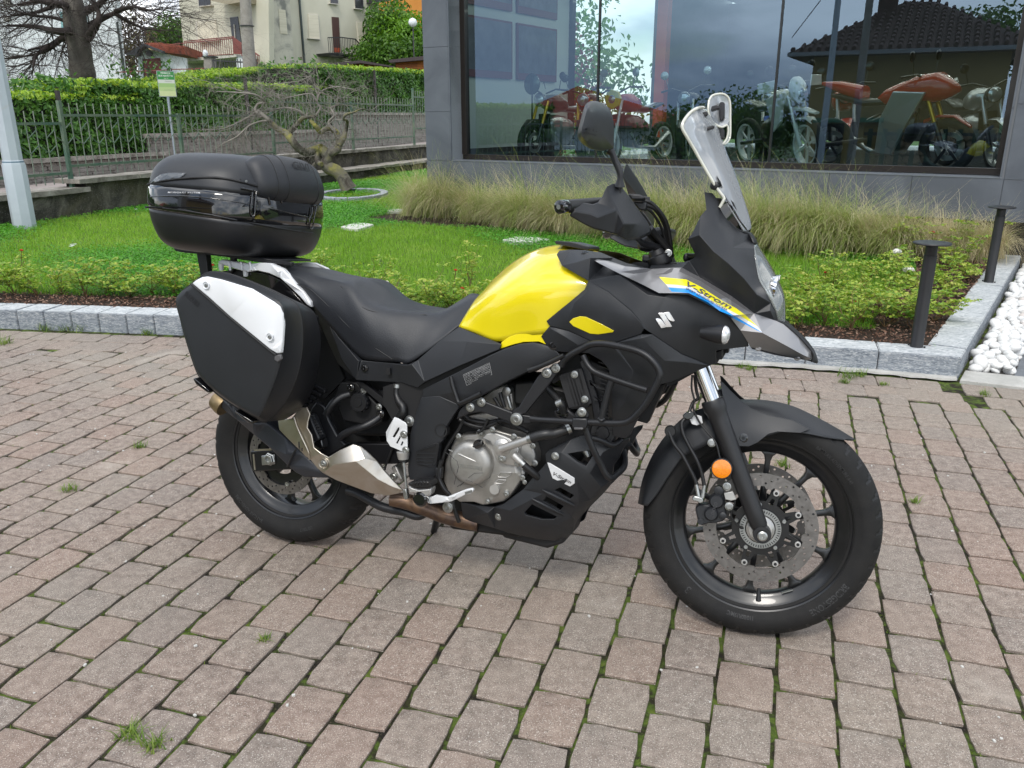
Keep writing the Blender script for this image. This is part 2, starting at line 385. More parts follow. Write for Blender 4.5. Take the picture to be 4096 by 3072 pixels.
for nd in PAVES.node_tree.nodes:
 if nd.type=='OBJECT_INFO':nd.id_data
for lk in list(PAVES.node_tree.links):
 if lk.from_node.type=='OBJECT_INFO':
  ts=lk.to_socket;ge=PAVES.node_tree.nodes.new('ShaderNodeNewGeometry');PAVES.node_tree.links.new(ge.outputs['Random Per Island'],ts)
Vs,Fs=[],[];b=0
for me,M_ in stuff:
 for v in me.vertices:Vs.append(M_@v.co)
 for p in me.polygons:Fs.append([b+i for i in p.vertices])
 b+=len(me.vertices)
far=link('far_pavers',mesh(Vs,Fs),PAVES,paving,angle=28);tag(far,kind='stuff')
# moss and grit standing in the joints
mp_=[]
for _ in range(5200):
 k=random.randrange(-30,24)
 if random.random()<.55:n0=.078+.150*k;s=random.uniform(.5,6)
 else:n0=.078+.150*k+random.uniform(0,.15);s=1.933+.093*(k%2)+.187*random.randrange(-8,24)
 c=gd_*s+gn_*n0
 if c.y<.8 or c.y>kerb_y(min(c.x,2.5))-.4:continue
 if math.sin(c.x*1.9+1)*math.sin(c.y*2.3+.5)+.25*math.sin(c.x*7)<random.uniform(-.8,.6):continue
 mp_.append((c.x+random.gauss(0,.004),c.y+random.gauss(0,.004)))
mp_=np.array(mp_);mp_=np.repeat(mp_,6,0)+rng.normal(0,.005,(len(mp_)*6,2));n=len(mp_)
V,F=blades(mp_,rng.uniform(.004,.013,n),np.full(n,.0028),rng.uniform(.2,1.3,n),rng.uniform(0,6.28,n),np.full(n,-.008))
MOSS=leafmat('moss',[(.05,.09,.012),(.10,.17,.02),(.20,.26,.03)],6)
tag(link('joint_moss',fast_mesh(V,F),MOSS,paving),kind='stuff')
# small weeds
def weed(c,r,n,m=MOSS,name='weed'):
 q=np.array([[c[0],c[1]]])+rng.normal(0,r*.25,(n,2));V,F=blades(q,rng.uniform(.5,1,n)*r,np.full(n,.0045),rng.uniform(.5,1.5,n),rng.uniform(0,6.28,n),np.full(n,c[2]if len(c)>2 else-.004));return V,F
wd=[gz('N',1050+20*i,2560,0)for i in range(0)]
WV,WF,bb=[],[],0
for(u,v,r)in[(520,2945,.05),(610,2985,.055),(1055,2562,.03),(3390,1510,.09),(3440,1505,.07),(3378,1530,.05),(3535,1540,.04),(3935,1580,.05),(180,1318,.10),(260,1320,.09),(340,1318,.11),(20,1375,.10),(590,1335,.07),(3130,1862,.05),(3420,1930,.04),(3660,2010,.04),(280,1960,.05),(560,1790,.05),(3000,1480,.06),(2960,1470,.05)]:
 p=gz('N',u,v,0);V,F=weed((p.x,p.y),r,46);WV.append(V);WF.append(F+bb);bb+=len(V)
tag(link('weeds',fast_mesh(np.concatenate(WV),np.concatenate(WF)),leafmat('weed_green',[(.06,.13,.02),(.13,.22,.03),(.25,.30,.06)],9),None),'low green weeds sprouting between the pavers and along the kerb','weeds',kind='stuff')
gv_=scatter_in([(-6,1),(4,1),(4,4.6),(-6,5.4)],520)
mb=MB()
for x,y in gv_[:520]:
 s=random.uniform(.0018,.0045);mb.box((x,y,s*.4),(s*2,s*1.5,s),Matrix.Rotation(random.uniform(0,3),3,'Z'))
tag(mb.build('grit',mat('grit_white',(.52,.51,.48),.8)),'scattered pale grit and little stones lying on the pavers','grit',kind='stuff')
# ================================================================== kerbs
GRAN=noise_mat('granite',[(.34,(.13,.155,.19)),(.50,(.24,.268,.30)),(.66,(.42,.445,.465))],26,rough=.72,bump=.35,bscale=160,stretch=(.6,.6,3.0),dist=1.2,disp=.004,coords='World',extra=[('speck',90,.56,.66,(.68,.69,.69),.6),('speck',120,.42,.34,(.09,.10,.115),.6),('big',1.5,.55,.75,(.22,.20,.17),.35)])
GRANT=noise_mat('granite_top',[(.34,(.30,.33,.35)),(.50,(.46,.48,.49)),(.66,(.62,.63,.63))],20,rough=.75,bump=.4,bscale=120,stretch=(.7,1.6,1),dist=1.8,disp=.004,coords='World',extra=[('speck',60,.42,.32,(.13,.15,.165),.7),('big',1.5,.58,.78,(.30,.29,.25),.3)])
kerb=empty('kerb',(0,0,0));tag(kerb,kind='structure')
def kerb_stone(a,b,na,nb,w,z0,z1,parent,jit=.003):
 """a, b front foot points; na, nb inward unit normals"""
 a,b=Vector(a),Vector(b);t=(b-a).normalized();g=.0028;a=a+t*g;b=b-t*g
 Q=[a,b,b+nb*w,a+na*w];j=lambda:random.uniform(-jit,jit);Vb=[Vector((q.x,q.y,z0))for q in Q];Vt=[Vector((q.x,q.y,z1+j()))for q in Q]
 bm=bmesh.new();vs=[bm.verts.new(v)for v in Vb+Vt]
 for f in((3,2,1,0),(4,5,6,7),(0,1,5,4),(1,2,6,5),(2,3,7,6),(3,0,4,7)):bm.faces.new([vs[i]for i in f])
 bmesh.ops.recalc_face_normals(bm,faces=bm.faces)
 bmesh.ops.bevel(bm,geom=[e for e in bm.edges],offset=.005,segments=2,affect='EDGES')
 me=bpy.data.meshes.new('m');
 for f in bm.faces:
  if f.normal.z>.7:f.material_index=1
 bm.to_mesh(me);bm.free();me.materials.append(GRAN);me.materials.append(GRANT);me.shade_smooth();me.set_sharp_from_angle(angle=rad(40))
 o=bpy.data.objects.new('kerb_stone',me);COL.objects.link(o);o.parent=parent;return o
pos=[KCV[0]]
C=resample(KCV,.01);i=0;idx=[0]
while idx[-1]<len(C)-1:
 x=C[idx[-1]].x;st=21 if x<-1.6 else random.choice((34,36,14,35,40));nx=min(idx[-1]+st,len(C)-1)
 if len(C)-1-nx<12:nx=len(C)-1
 idx.append(nx)
def cnorm(i):
 a,b=C[max(i-4,0)],C[min(i+4,len(C)-1)];t=(b-a).normalized();return Vector((-t.y,t.x,0))
for a,b in zip(idx,idx[1:]):kerb_stone(C[a],C[b],cnorm(a),cnorm(b),.225,-.03,.13,kerb)
skerb=empty('side_kerb',(0,0,0));tag(skerb,kind='structure')
L_=4.35;st=[.23,.98,1.75,2.5,3.3,L_]
st0=SKO
for a,b in zip(st,st[1:]):kerb_stone(SKO+sd_*b,SKO+sd_*a,sn_,sn_,.205,-.03,.13,skerb)
fs=Vector(C[-1]);kerb_stone(SKO+sd_*.23,SKO+sd_*.005,sn_,sn_,.205,-.03,.1285,skerb)
STR=noise_mat('pale_concrete',[(.3,(.36,.355,.33)),(.7,(.52,.51,.48))],9,rough=.9,bump=.4,bscale=180,coords='World',extra=[('speck',150,.62,.7,(.2,.19,.17),.5)])
V,F=[],[]
CC=[i for i in range(0,len(C),4)if C[i].x>-1.9]+[len(C)-1]
for j,i in enumerate(CC):
 n_=cnorm(i);w=.052+.010*math.sin(i*.37)+.006*math.sin(i*1.7);p=C[i];V+=[tuple(p-n_*w+Vector((0,0,.004))),tuple(p-n_*(w-.004)+Vector((0,0,.016))),tuple(p+n_*.01+Vector((0,0,.018)))]
 if j:F+=[(3*j-3,3*j,3*j+1,3*j-2),(3*j-2,3*j+1,3*j+2,3*j-1)]
tag(link('kerb_footing',mesh(V,F),STR),kind='structure')
# threshold strip, pebbles, slate deck
tt=Vector((math.cos(rad(-25.6)),math.sin(rad(-25.6)),0))
a0=SKO+Vector((-.01,-.045,0));q=[a0,a0+tt*2.6,a0+tt*2.6+sd_*.26,a0+sd_*.23+tt*.0]
MB().add([(p.x,p.y,-.02)for p in q]+[(p.x,p.y,.012)for p in q],[(0,1,2,3),(7,6,5,4),(0,1,5,4),(1,2,6,5),(2,3,7,6),(3,0,4,7)]).build('threshold',STR,None,bevel=.003)['kind']='structure'
pb0=SKO+sd_*.215+Vector((.02,-.005,0));rt=Vector((sd_.y,-sd_.x,0));PW=.245
pebs=empty('pebble_strip',(0,0,0));tag(pebs,kind='structure')
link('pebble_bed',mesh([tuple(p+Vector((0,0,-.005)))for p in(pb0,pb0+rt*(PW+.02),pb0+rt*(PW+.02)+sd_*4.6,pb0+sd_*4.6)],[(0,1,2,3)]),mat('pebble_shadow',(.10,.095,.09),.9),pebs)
PEB=noise_mat('white_pebble',[(.3,(.62,.62,.61)),(.7,(.74,.74,.73))],14,rough=.6,bump=.15,bscale=90,extra=[('rand',0,.93,1,(.48,.40,.34),.6),('big',9,.6,.75,(.50,.49,.45),.5)])
PBM=[]
for k in range(7):
 bm=bmesh.new();bmesh.ops.create_icosphere(bm,subdivisions=2,radius=1);r=random.Random(k)
 sx,sy,sz=r.uniform(.85,1.2),r.uniform(.7,.95),r.uniform(.5,.68);ph=r.uniform(0,6)
 for v in bm.verts:
  f=1+.07*math.sin(2.2*v.co.x+ph)+.06*math.sin(2.7*v.co.y+1.3*ph);v.co=Vector((v.co.x*sx*f,v.co.y*sy*f,v.co.z*sz*f))
 me=bpy.data.meshes.new('pebble');bm.to_mesh(me);bm.free();me.shade_smooth();me.materials.append(PEB);PBM.append(me)
pts=[]
for layer,(r0,zz,n_)in enumerate(((.040,.012,330),(.042,.045,190),(.04,.07,40))):
 tries=0;cur=[]
 while len(cur)<n_ and tries<9000:
  tries+=1;a=random.uniform(.0,4.4)**1.0;w=random.uniform(.035,PW-.02)
  r=r0*random.uniform(.7,1.25)
  if layer==2 and math.sin(a*3)<.3:continue
  p=pb0+sd_*(a+.035)+rt*w
  if any((p-q).length<(r+rr)*(.80 if layer else.72)for q,rr in cur):continue
  cur.append((p,r))
 pts+=[(p,r,zz)for p,r in cur]
pts.sort(key=lambda q:(q[0]-CAMP).length);rest=MB()
for i,(p,r,zz)in enumerate(pts):
 if i<300:
  o=bpy.data.objects.new('pebble',random.choice(PBM));COL.objects.link(o);o.parent=pebs;o.location=p+Vector((0,0,zz));o.scale=(r,r,r);o.rotation_euler=(random.gauss(0,.3),random.gauss(0,.3),random.uniform(0,6.28))
 else:
  me=random.choice(PBM);M_=Matrix.Translation(p+Vector((0,0,zz)))@Matrix.Rotation(random.uniform(0,6),4,'Z')@Matrix.Scale(r,4);rest.add([M_@v.co for v in me.vertices],[list(f.vertices)for f in me.polygons])
tag(rest.build('far_pebbles',PEB,pebs,smooth=True),kind='stuff')
SLT=noise_mat('slate_plank',[(.3,(.12,.132,.150)),(.7,(.20,.215,.235))],6,rough=.55,bump=.3,bscale=60,stretch=(1,14,1),coords='Object',dist=.6,extra=[('rand',0,0,1,(.15,.155,.165),.5)])
deck=empty('deck',(0,0,0));tag(deck,kind='structure')
d0=pb0+rt*PW;R_=Matrix.Rotation(math.atan2(rt.y,rt.x),3,'Z')
for i in range(24):
 c=d0+sd_*(.09+i*.2)+rt*1.5
 MB().box(c+Vector((0,0,-.004)),(3.0,.194,.03),R_).build('deck_board',SLT,deck,bevel=.002)
 # ================================================================== lawn
PH0=Vector((4.82,8.11,0));FA=rad(33);ft=Vector((-math.cos(FA),math.sin(FA),0));fn_=Vector((-math.sin(FA),-math.cos(FA),0))
LZ=.115
wd0=Vector((-6.47,10.5,0));wdir=Vector((.305,.952,0)).normalized();wn=Vector((wdir.y,-wdir.x,0))
kb=[tuple((C[i]+cnorm(i)*.215)[:2])for i in range(0,len(C)-8,24)]
lawn_poly=kb+[tuple((SKO+sd_*.24+sn_*.2)[:2]),tuple((SKO+sd_*4.35+sn_*.2)[:2]),tuple((PH0+ft*7.5)[:2]),(-1.6,24),(-2.6,24),tuple((wd0-wdir*8)[:2]),(-16,5)]
SOIL=noise_mat('lawn_soil',[(.35,(.030,.045,.012)),(.5,(.045,.085,.015)),(.66,(.085,.12,.03))],3.0,rough=.95,bump=.6,bscale=60,coords='World',disp=.02)
tag(poly_sheet('lawn',lawn_poly,LZ,SOIL),kind='structure')
bed=[tuple((C[i]+cnorm(i)*.2)[:2])for i in range(0,len(C),24)]+[tuple((SKO+sd_*.2+sn_*.19)[:2]),tuple((SKO+sd_*4.3+sn_*.19)[:2]),tuple((SKO+sd_*4.1+sn_*.95)[:2]),tuple((SKO+sd_*2.4+sn_*.62)[:2]),tuple((SKO+sd_*1.4+sn_*.80)[:2])]+[tuple((C[i]+cnorm(i)*.58)[:2])for i in range(len(C)-40,0,-30)]
SOILB=noise_mat('bed_soil',[(.3,(.020,.013,.010)),(.7,(.05,.032,.022))],40,rough=.95,bump=.8,bscale=90,coords='World')
tag(poly_sheet('flower_bed',bed,LZ+.006,SOILB),kind='structure')
gb=[tuple((PH0+ft*(-.1)+fn_*.1)[:2]),tuple((PH0+ft*7.6+fn_*.1)[:2]),tuple((PH0+ft*7.4+fn_*1.15)[:2]),tuple((PH0+ft*4+fn_*.95)[:2]),tuple((PH0+ft*1.2+fn_*.7)[:2])]
tag(poly_sheet('grass_border',gb,LZ+.004,SOILB),kind='structure')
# bark chips
CH1=leafmat('bark_chip',[(.055,.028,.018),(.13,.062,.04),(.22,.125,.085),(.30,.22,.17)],20,rough=.8,trans=0)
def chips(poly,n,z,s=.02):
 q=scatter_in(poly,n);C3=np.concatenate([q,np.full((n,1),z)+rng.uniform(0,.022,(n,1))],1);nn_=rng.normal(0,.55,(n,3));nn_[:,2]=1;return leaves(C3,nn_,s,s*.42,.1)
V,F=chips(bed,15000,LZ+.008,.026)
tag(link('bark_mulch',fast_mesh(V,F),CH1),'reddish brown bark mulch covering the flower bed behind the kerb','mulch',kind='stuff')
# grass
def dens(q):
 x,y=q[:,0],q[:,1];d=np.hypot(x,y);vis=(x>-.66*y-.4)&(x<.66*y);return vis*np.clip(9.0/d,0,1)**2.0
def nb(q):return~in_many(q[:,0],q[:,1],bed)
q=scatter_in(lawn_poly,330000,dens);q=q[nb(q)&~in_many(q[:,0],q[:,1],gb)];n=len(q);dd=np.hypot(q[:,0],q[:,1])
clov=(np.sin(q[:,0]*1.7+.7*np.sin(q[:,1]*.9))+np.sin(q[:,1]*1.3+q[:,0]*.8+1.0))*.5+rng.normal(0,.22,n)>.30
GR=leafmat('lawn_grass',[(.12,.27,.02),(.19,.38,.03),(.27,.47,.05),(.38,.48,.10)],1.6,trans=.40,rough=.5)
CL=leafmat('clover',[(.06,.21,.025),(.10,.32,.035),(.18,.44,.05)],2.2,trans=.35,rough=.5)
g=q[~clov];m_=len(g);sc=np.clip(np.hypot(g[:,0],g[:,1])/9,1,2.2)
V,F=blades(g,rng.uniform(.022,.055,m_)*(1+.1*sc),.0034*sc,rng.uniform(.1,1.2,m_),rng.uniform(0,6.28,m_),np.full(m_,LZ))
tag(link('lawn_grass',fast_mesh(V,F),GR),'bright green mown grass of the lawn','grass',kind='stuff')
g=q[clov];m_=len(g);sc=np.clip(np.hypot(g[:,0],g[:,1])/9,1,2.2);C3=np.column_stack([g,LZ+rng.uniform(.015,.055,m_)]);nn_=rng.normal(0,.35,(m_,3));nn_[:,2]=1
V,F=leaves(C3,nn_,.019*sc,.017*sc,.12)
tag(link('clover',fast_mesh(V,F),CL),'patches of leafy clover spread through the lawn','clover',kind='stuff')
dz=[gz('N',u,v,LZ+.05)for u,v in[(288,985),(292,990),(300,984),(286,992),(545,842),(2470,845),(2500,850)]]
mb=MB()
for p in dz:
 for k in range(7):
  a=k*.9;mb.box(p+Vector((.012*math.cos(a),.012*math.sin(a),.02)),(.016,.006,.002),Matrix.Rotation(a,3,'Z'))
tag(mb.build('daisies',mat('petal_white',(.8,.8,.78),.6)),'tiny white daisies in the lawn','daisies',kind='stuff')
# stepping stones
SST=noise_mat('stepping_stone',[(.3,(.50,.49,.46)),(.7,(.68,.67,.64))],5,rough=.9,bump=.3,bscale=80,coords='World')
for px,lab in([[(590,985),(660,962),(760,940),(850,943),(955,958),(880,985),(780,1008),(680,1003)],'larger pale stepping stone in the lawn nearer the kerb'],[[(1095,805),(1160,790),(1260,788),(1320,800),(1250,816),(1140,818)],'small pale stepping stone beside the leftmost tussock'],):
 P_=[gz('EM',x,y,LZ+.035)for x,y in px];n=len(P_)
 o=MB().add([tuple(p)for p in P_]+[(p.x,p.y,LZ-.01)for p in P_],[tuple(range(n)),tuple(range(2*n-1,n-1,-1))]+[(i,(i+1)%n,n+(i+1)%n,n+i)for i in range(n)]).build('stepping_stone',SST,None,bevel=.006)
 tag(o,lab,'stepping stone','stepping stones in the lawn')
P_=[gz('E3',x,y,LZ+.035)for x,y in[(640,1108+0)]]
P_=[gz('N',u,v,LZ+.035)for u,v in[(2010,958),(2060,946),(2150,948),(2200,956),(2120,966),(2050,966)]];n=len(P_)
tag(MB().add([tuple(p)for p in P_]+[(p.x,p.y,LZ-.01)for p in P_],[tuple(range(n)),tuple(range(2*n-1,n-1,-1))]+[(i,(i+1)%n,n+(i+1)%n,n+i)for i in range(n)]).build('stepping_stone',SST,None,bevel=.006),'thin pale stepping stone seen just above the fuel tank','stepping stone','stepping stones in the lawn')
# bollard lamps
BLK=mat('bollard_black',(.018,.018,.020),.42,var=.2,bump=.05,bscale=300)
for p,top,lab in((Vector((2.402,4.71,.13)),.747,'black bollard lamp with a flat disc cap at the kerb corner, nearer one'),(Vector((3.937,6.712,.13)),.742,'black bollard lamp on the side kerb close to the building, farther one')):
 r_=empty('bollard_lamp',p,label=lab,cat='bollard lamp',group='bollard lamps on the kerb')
 h=top-.13
 MB().lathe([(.038,0),(.036,.004),(.036,h-.075),(.030,h-.072)],(0,0,0),(0,0,1),28).build('post',BLK,r_,angle=40)
 MB().lathe([(.030,h-.08),(.033,h-.07),(.033,h-.022),(.026,h-.018)],(0,0,0),(0,0,1),28).build('neck',BLK,r_,angle=40)
 MB().lathe([(.030,h-.020),(.100,h-.010),(.103,h-.005),(.099,h),(.06,h+.005),(.001,h+.007)],(0,0,0),(0,0,1),40).build('cap',BLK,r_,angle=40)
 for a in(.4,3.5):MB().lathe([(.006,0),(.006,.01)],(.046*math.cos(a-1.2),.046*math.sin(a-1.2),0),(0,0,1),8).build('anchor_bolt',STLW if 'STLW' in globals()else BLK,r_)
 # ================================================================== showroom building
FT_=mat('facade_tile',(.115,.128,.150),.42,col2=(.082,.092,.110),vscale=1.6,dist=1.2,bump=.06,bscale=260,rvar=.06)
FRM=mat('window_frame',(.018,.014,.012),.35,metal=.2,coat=.2)
bld=empty('showroom_building',PH0,label='dark grey tiled motorcycle showroom with one long shop window above the tussock grass',cat='building')
FR_M=Matrix(((ft.x,-fn_.x,0,PH0.x),(ft.y,-fn_.y,0,PH0.y),(0,0,1,0),(0,0,0,1)))
def FP(fr,x,y,off=0.0):
 p=onplane(fr,x,y,PH0-fn_*off,fn_);q=FR_M.inverted()@p;return q.x,q.z
def fbox(name,s0,s1,z0,z1,y0,y1,m,parent=None,bevel=0,kind=None):
 o=MB().box(((s0+s1)/2,(y0+y1)/2,(z0+z1)/2),(s1-s0,y1-y0,z1-z0)).build(name,m,parent,bevel=bevel)
 if parent is None:o.matrix_world=FR_M
 return o
bld.matrix_world=FR_M
S0,S1,ZB,ZS,ZT=-4.2,7.18,.45,.865,3.75
WL,WR=6.76,.12
tile=[]
def tiles(s_edges,z_edges):
 for a,b in zip(s_edges,s_edges[1:]):
  for c,d in zip(z_edges,z_edges[1:]):tile.append((a,b,c,d))
base_s=[S0,-3.2,-2.4,-1.6,-.8,.08]+[.08+.81*k for k in range(1,9)]+[7.18]
tiles([-4.2,-3.2,-2.4,-1.6,-.8,.08],[ZB,.85,1.54,2.33,3.1,3.75,4.5,5.2])
tiles([6.76,7.18],[ZB,.855,1.505,2.33,3.1,3.75,4.5,5.2])
tiles(base_s[5:-2]+[6.76],[ZB,ZS])
tiles([.08]+[.08+.81*k for k in range(1,9)]+[6.76],[3.75,4.5,5.2])
for a,b,c,d in tile:
 fbox('wall_tile',a+.002,b-.002,c+.002,d-.002,0,.03,FT_,bld,bevel=.0012)
GRT=mat('tile_joint',(.20,.215,.235),.8)
fbox('wall',S0,.10,ZB+.003,5.19,.024,.34,GRT,bld);fbox('wall',WL-.02,S1-.003,ZB+.003,5.19,.024,.34,GRT,bld)
fbox('wall',.10,WL-.02,ZB+.003,ZS-.006,.024,.34,GRT,bld);fbox('wall',.10,WL-.02,3.756,5.19,.024,.34,GRT,bld)
for a,b in zip([ZS,1.505,2.33,3.1],[1.505,2.33,3.1,3.75]):
 fbox('reveal_tile',WL-.02,WL,a+.002,b-.002,.001,.30,FT_,bld);fbox('reveal_tile',.10,.12,a+.002,b-.002,.001,.30,FT_,bld)
SIL=mat('sill_metal',(.17,.185,.21),.35,metal=.3)
for k in range(7):fbox('window_sill',max(.10,.10+.81*k*1.17),min(WL,.10+.81*(k+1)*1.17-.003),ZS-.006,ZS+.004,-.006,.32,SIL,bld)
# frame
fr0=fbox('window_frame',WR,WL-.02,.874,.940,.27,.34,FRM,bld,bevel=.003)
fbox('window_frame',WR,WL-.02,3.69,3.745,.27,.34,FRM,bld);fbox('window_frame',WR,WR+.065,.94,3.69,.27,.34,FRM,bld,bevel=.003);fbox('window_frame',WL-.10,WL-.021,.94,3.69,.25,.34,FRM,bld,bevel=.003)
for s_ in(4.655,2.445):fbox('glass_joint',s_-.012,s_+.012,.94,3.69,.285,.315,mat('joint_rubber',(.012,.014,.015),.3),bld)
for s_ in(1.2,3.3):fbox('drain_cap',s_-.02,s_+.02,.898,.908,.262,.27,GB if 'GB' in globals()else FRM,fr0)
def shopglass():
 m=bpy.data.materials.new('shop_glass');m.use_nodes=True;t=m.node_tree;t.nodes.clear();l=t.links.new
 tr=N(t,'ShaderNodeBsdfTransparent');tr.inputs[0].default_value=(.56,.70,.68,1);gl=N(t,'ShaderNodeBsdfGlossy',Roughness=.0);gl.inputs[0].default_value=(.58,.78,1.0,1)
 nz=N(t,'ShaderNodeTexNoise',Scale=.7,Detail=1.0);co=N(t,'ShaderNodeTexCoord');l(co.outputs['Object'],nz.inputs['Vector']);bp=N(t,'ShaderNodeBump',Strength=.02,Distance=.05);l(nz.outputs['Fac'],bp.inputs['Height']);l(bp.outputs[0],gl.inputs['Normal'])
 fr=N(t,'ShaderNodeFresnel',IOR=1.5);ad=N(t,'ShaderNodeMath',_operation='MULTIPLY_ADD');ad.inputs[1].default_value=1.3;ad.inputs[2].default_value=.12;ad.use_clamp=True
 mx_=N(t,'ShaderNodeMixShader');o=N(t,'ShaderNodeOutputMaterial');l(fr.outputs[0],ad.inputs[0]);l(ad.outputs[0],mx_.inputs[0]);l(tr.outputs[0],mx_.inputs[1]);l(gl.outputs[0],mx_.inputs[2]);l(mx_.outputs[0],o.inputs[0]);return m
SG=shopglass()
for a,b in((WR+.065,2.433),(2.457,4.643),(4.667,WL-.10)):
 o=link('window_pane',mesh([(a,.300,.94),(b,.300,.94),(b,.300,3.69),(a,.300,3.69)],[(0,1,2,3)]),SG,bld)
PLN=mat('plinth_black',(.006,.006,.007),.6)
fbox('plinth',S0,S1-.35,-.02,ZB,.18,.5,PLN,bld)
# shell of the building
WIN=mat('showroom_wall',(.62,.70,.66),.8)
DKI=mat('showroom_dark',(.05,.052,.055),.6)
FLI=mat('showroom_floor',(.055,.06,.065),.25,coat=.4)
fbox('floor_slab',S0+.2,S1-.1,ZB,.80,.345,12,FLI,bld)
fbox('roof_slab',S0,S1,5.2,5.4,0,12,FRM,bld)
fbox('ceiling',S0+.3,S1-.25,4.05,4.15,.35,11.9,mat('ceiling_dark',(.08,.08,.085),.8),bld)
fbox('side_wall',S1-.30,S1-.10,.90,4.05,.345,3.55,WIN,bld)
fbox('outer_wall',S1-.10,S1-.003,ZB,5.2,.345,3.6,FT_,bld)
fbox('outer_wall',S1-.10,S1-.003,ZB,5.2,7.6,12,FT_,bld)
fbox('skirting',S1-.312,S1-.30,.90,1.0,.36,3.5,DKI,bld)
fbox('back_wall',S0+.2,S1-.1,.90,4.05,11.8,12,DKI,bld)
fbox('right_wall',S0,S0+.2,ZB,5.2,.345,12,FT_,bld)
fbox('corner_post',S1-.36,S1-.26,.90,4.05,3.50,3.62,FRM,bld)
RP_=mat('red_column',(.60,.11,.05),.5)
fbox('red_column',6.25,6.45,.90,4.05,6.1,6.3,RP_,bld)
fbox('side_window_frame',S1-.2,S1-.1,.90,.98,3.6,7.6,FRM,bld)
# posters on the pale wall
PST=mat('poster_print',(.06,.06,.07),.3,col2=(.16,.17,.19),vscale=3);PRD=mat('poster_red',(.16,.03,.03),.4)
for(y0,y1)in((.42,1.72),(1.86,3.05)):
 for z0,z1 in((1.98,2.78),(2.92,3.7)):
  f_=fbox('poster_frame',S1-.335,S1-.3012,z0,z1,y0,y1,PRD,bld);fbox('poster',S1-.339,S1-.335,z0+.10,z1-.03,y0+.03,y1-.03,PST,f_)
fbox('wall_socket',S1-.312,S1-.3012,1.17,1.27,2.02,2.14,WIN,bld,bevel=.003)
fbox('cabinet',S1-.34,S1-.3012,1.62,1.7,3.2,3.3,DKI,bld)
# ceiling lamps
LMP=mat('lamp_panel',(.9,.9,.88),.5,emit=(1,.97,.9),estr=9)
for i,s_ in enumerate((-2.4,-1.2,0.0,1.2,2.4,3.6,4.8)):
 for j in range(5):
  fbox('ceiling_lamp',s_,s_+.9,4.02,4.045,1.6+1.9*j,1.66+1.9*j,LMP,bld)
al=bpy.data.lights.new('showroom_light','AREA');al.shape='RECTANGLE';al.size=7;al.size_y=4;al.energy=60;al.color=(1,.97,.92)
ao=bpy.data.objects.new('showroom_light',al);COL.objects.link(ao);ao.matrix_world=FR_M@Matrix.Translation((2.2,3.0,3.98))
